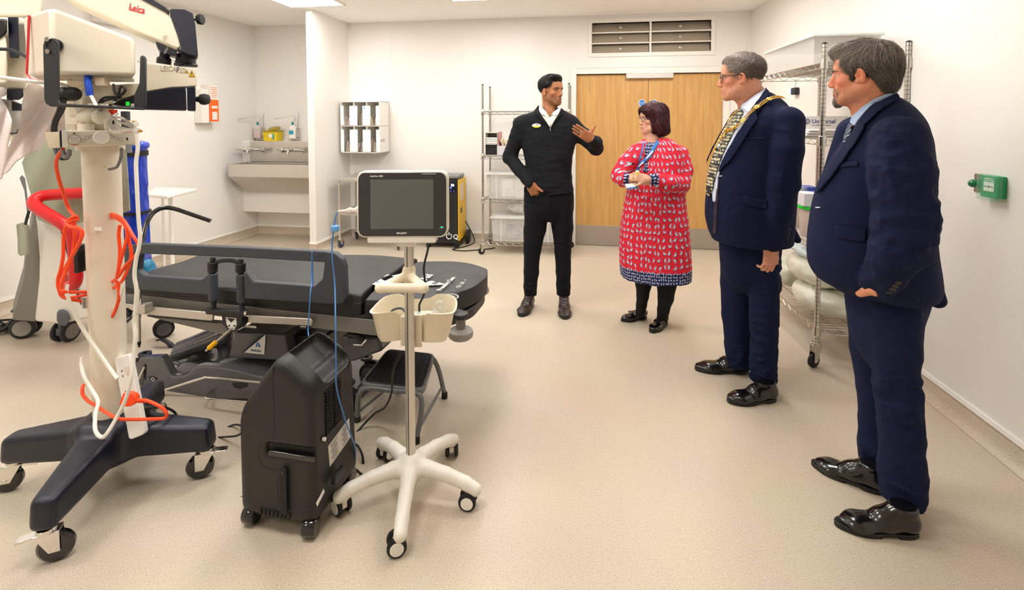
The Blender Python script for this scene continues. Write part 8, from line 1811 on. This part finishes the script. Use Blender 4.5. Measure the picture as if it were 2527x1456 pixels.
fh.ell(Lh(0, -.015, .041), (.084*s, .104*s, .086*s), .01, Rh); fh.ell(Lh(0, .020, .092), (.062*s, .066*s, .036*s), .02, Rh); fh.ell(Lh(.0, .072, .092), (.048*s, .034*s, .026*s), .02, Rh); fh.ell(Lh(0, -.07, -.02), (.070*s, .040*s, .062*s), .03, Rh)
fh.ell(Lh(0, .112, -.020), (.078*s, .068*s, .082*s), .006, Rh, sub=True); fh.ell(Lh(0, .045, -.090), (.11*s, .10*s, .078*s), .01, Rh, sub=True); fh.box(Lh(0, -.06, -.125), (.12, .12, .042), .01, .01, Rh, sub=True)
for x in (-1, 1): fh.ell(Lh(x*.086, .004, -.012), (.022, .021, .034), .006, Rh, sub=True); fh.cone(Lh(x*.074, .026, .01), Lh(x*.070, .028, -.028), .009, .005, .006)
def g4(p, r):
    q = Rh.transposed() @ (p-hd); t = min(1, max(0, (q.z-.03)/.06)); a, b = np.array(lin((62, 52, 46))), np.array(lin((212, 204, 192))); k = r.random(); c = .5+.5*math.sin(p.x*260+p.z*190+math.sin(p.y*150)*2); return a+(b-a)*((k**1.3)*(.20+.75*t*c)+.16*t)
def d4(p):
    q = Rh.transposed() @ (p-hd); w_ = min(1, max(0, (q.z-.02)/.05)); a = V((q.x+.02*math.sin(q.y*80), q.y+.05, -.03)).normalized(); b = V((0, -.5 if q.y < .03 else .35, -.85)); return Rh @ (a*w_+b*(1-w_))
hair('hair', fh, m4, d4, .045, .0009, g4, 9500, 21, lift=.005, noise=.003)
f = Field((.95, 1.35, .62), (1.95, 2.4, 1.62), .0062)
f.loft(rowsP([(238, 2178, 2214, .07), (252, 2150, 2238, .11), (272, 2128, 2262, .16), (300, 2108, 2282, .20), (340, 2085, 2294, .215), (390, 2052, 2300, .22), (440, 2024, 2304, .22), (500, 2000, 2304, .22), (560, 1986, 2304, .22), (620, 1979, 2310, .225), (675, 1980, 2318, .225), (712, 1996, 2322, .215), (738, 2040, 2318, .20)], Y, .2), k=.02, p=2.15, ang=-PHI)
sleeves(f, [shn, P(2226, 440, Y-.24), eln, P(2210, 630, Y-.27), hw+(eln-hw)*.05], [.088, .092, .083, .070, .056], .018); sleeves(f, [shf, elf, wrf], [.08, .07, .06], .04)
f.cone(P(2285, 690, Y+.05), P(2312, 740, Y+.02), .05, .03, .04)
f.cone(P(2120, 775, Y-.15), P(2150, 700, Y-.3), .05, .04, .03, sub=True)
mk = near_mask([P(2240, 470, Y-.33), eln+V((0, -.05, 0)), P(2200, 660, Y-.3), P(2290, 440, Y-.15), P(2160, 340, Y-.25)], .11)
me = finish(f.mesh('jacket'), 2, [(.005, 8, dict(stretch=(1, 1, .6), seed=2)), (-.010, 9, dict(stretch=(1, 1, 1.5), seed=15, mask=mk)), (-.004, 20, dict(seed=9, mask=mk))])
j4 = obj('jacket', me, M_S4, m4, angle=180); b4 = bvh_of(j4); b4a = bvh_of(j4, m4)
M_SHL = mat('light blue shirt', (176, 200, 232), .7)
patch('shirt_collar', [(2203, 226), (2209, 230), (2180, 244), (2150, 266), (2128, 292), (2112, 316), (2102, 302), (2106, 286), (2124, 266), (2150, 246), (2180, 232)], b4a, M_SHL, m4, .012, .005, 5, relaxed=5)
def tn(nt, b, L, N):
    tc = N('ShaderNodeTexCoord'); mp = N('ShaderNodeMapping'); mp.inputs['Rotation'].default_value = (0, rad(-25), 0); wv = N('ShaderNodeTexWave'); wv.bands_direction = 'Z'; wv.inputs['Scale'].default_value = 12
    r = N('ShaderNodeValToRGB'); r.color_ramp.interpolation = 'CONSTANT'; e = r.color_ramp.elements; e[0].color = (*lin((14, 18, 34)), 1); e[1].position = .9; e[1].color = (*lin((150, 180, 220)), 1); L(tc.outputs['Object'], mp.inputs[0]); L(mp.outputs[0], wv.inputs['Vector']); L(wv.outputs['Fac'], r.inputs[0]); L(r.outputs[0], b.inputs['Base Color'])
patch('tie', [(2100, 303), (2108, 314), (2104, 330), (2094, 346), (2082, 362), (2086, 335), (2090, 316)], b4a, node_mat('striped navy tie', tn, .5), m4, .010, .004, 5, relaxed=5)
patch('lapel', [(2209, 228), (2220, 247), (2196, 260), (2168, 280), (2148, 302), (2140, 308), (2136, 320), (2118, 352), (2090, 392), (2058, 436), (2030, 470), (2020, 482), (2022, 462), (2048, 420), (2078, 372), (2104, 334), (2116, 312), (2132, 288), (2152, 266), (2180, 244)], b4a, M_S4, m4, .014, .006, 5, relaxed=5)
patch('breast_pocket', [(2068, 401), (2118, 400), (2117, 411), (2070, 413)], b4, M_S4, m4, .006, .004); patch('pocket_flap', [(2062, 557), (2100, 560), (2136, 563), (2135, 596), (2100, 593), (2064, 585)], b4, M_S4, m4, .007, .004)
patch('buttonhole', [(2014, 511), (2025, 511), (2025, 513), (2014, 514)], b4, M_INK, m4, .004, .001)
for k in range(4): button(b4, 2216-k*7, 697+k*8, .0085, M_BT, m4, 'cuff_button')
f = Field((1.0, 1.4, .03), (1.85, 2.3, .92), .0068)
f.loft(rowsP([(715, 2080, 2300, .15), (750, 2078, 2294, .15), (800, 2086, 2278, .15), (850, 2094, 2268, .14), (880, 2106, 2258, .12), (910, 2130, 2240, .08), (925, 2150, 2220, .05)], Y+.04, .15), k=.03, ang=-PHI)
f.chain([P(a, b, Y-.06) for a, b, r in legN], [r/F*Y*math.cos(PHI) for a, b, r in legN], .03, kk=.012, flat=((0, 1, 0), 1.15)); f.chain([P(a, b, Y+.14) for a, b, r in legF], [r/F*Y*1.02*math.cos(PHI) for a, b, r in legF], .03, kk=.012, flat=((0, 1, 0), 1.1))
f.cut((0, 0, .05), (0, 0, -1)); kx = [P(2224, 1230, Y-.12), P(2165, 1140, Y+.08), P(2230, 960, Y-.1), P(2200, 790, Y-.15), P(2222, 1080, Y-.13)]
me = finish(f.mesh('trousers'), 2, [(-.010, 13, dict(stretch=(.8, .8, 1.5), seed=3, mask=near_mask(kx, .11))), (.006, 6, dict(stretch=(2, 2, .5), seed=6))]); obj('trousers', me, M_S4, m4, angle=180)
shoe(m4, G(2262, 1318), G(2062, 1296), M_BS, .048, toeh=.030, point=.8, lace=False, collar=.105); shoe(m4, G(2180, 1218), G(2004, 1145), M_BS, .048, toeh=.030, point=.8, lace=False, collar=.105)
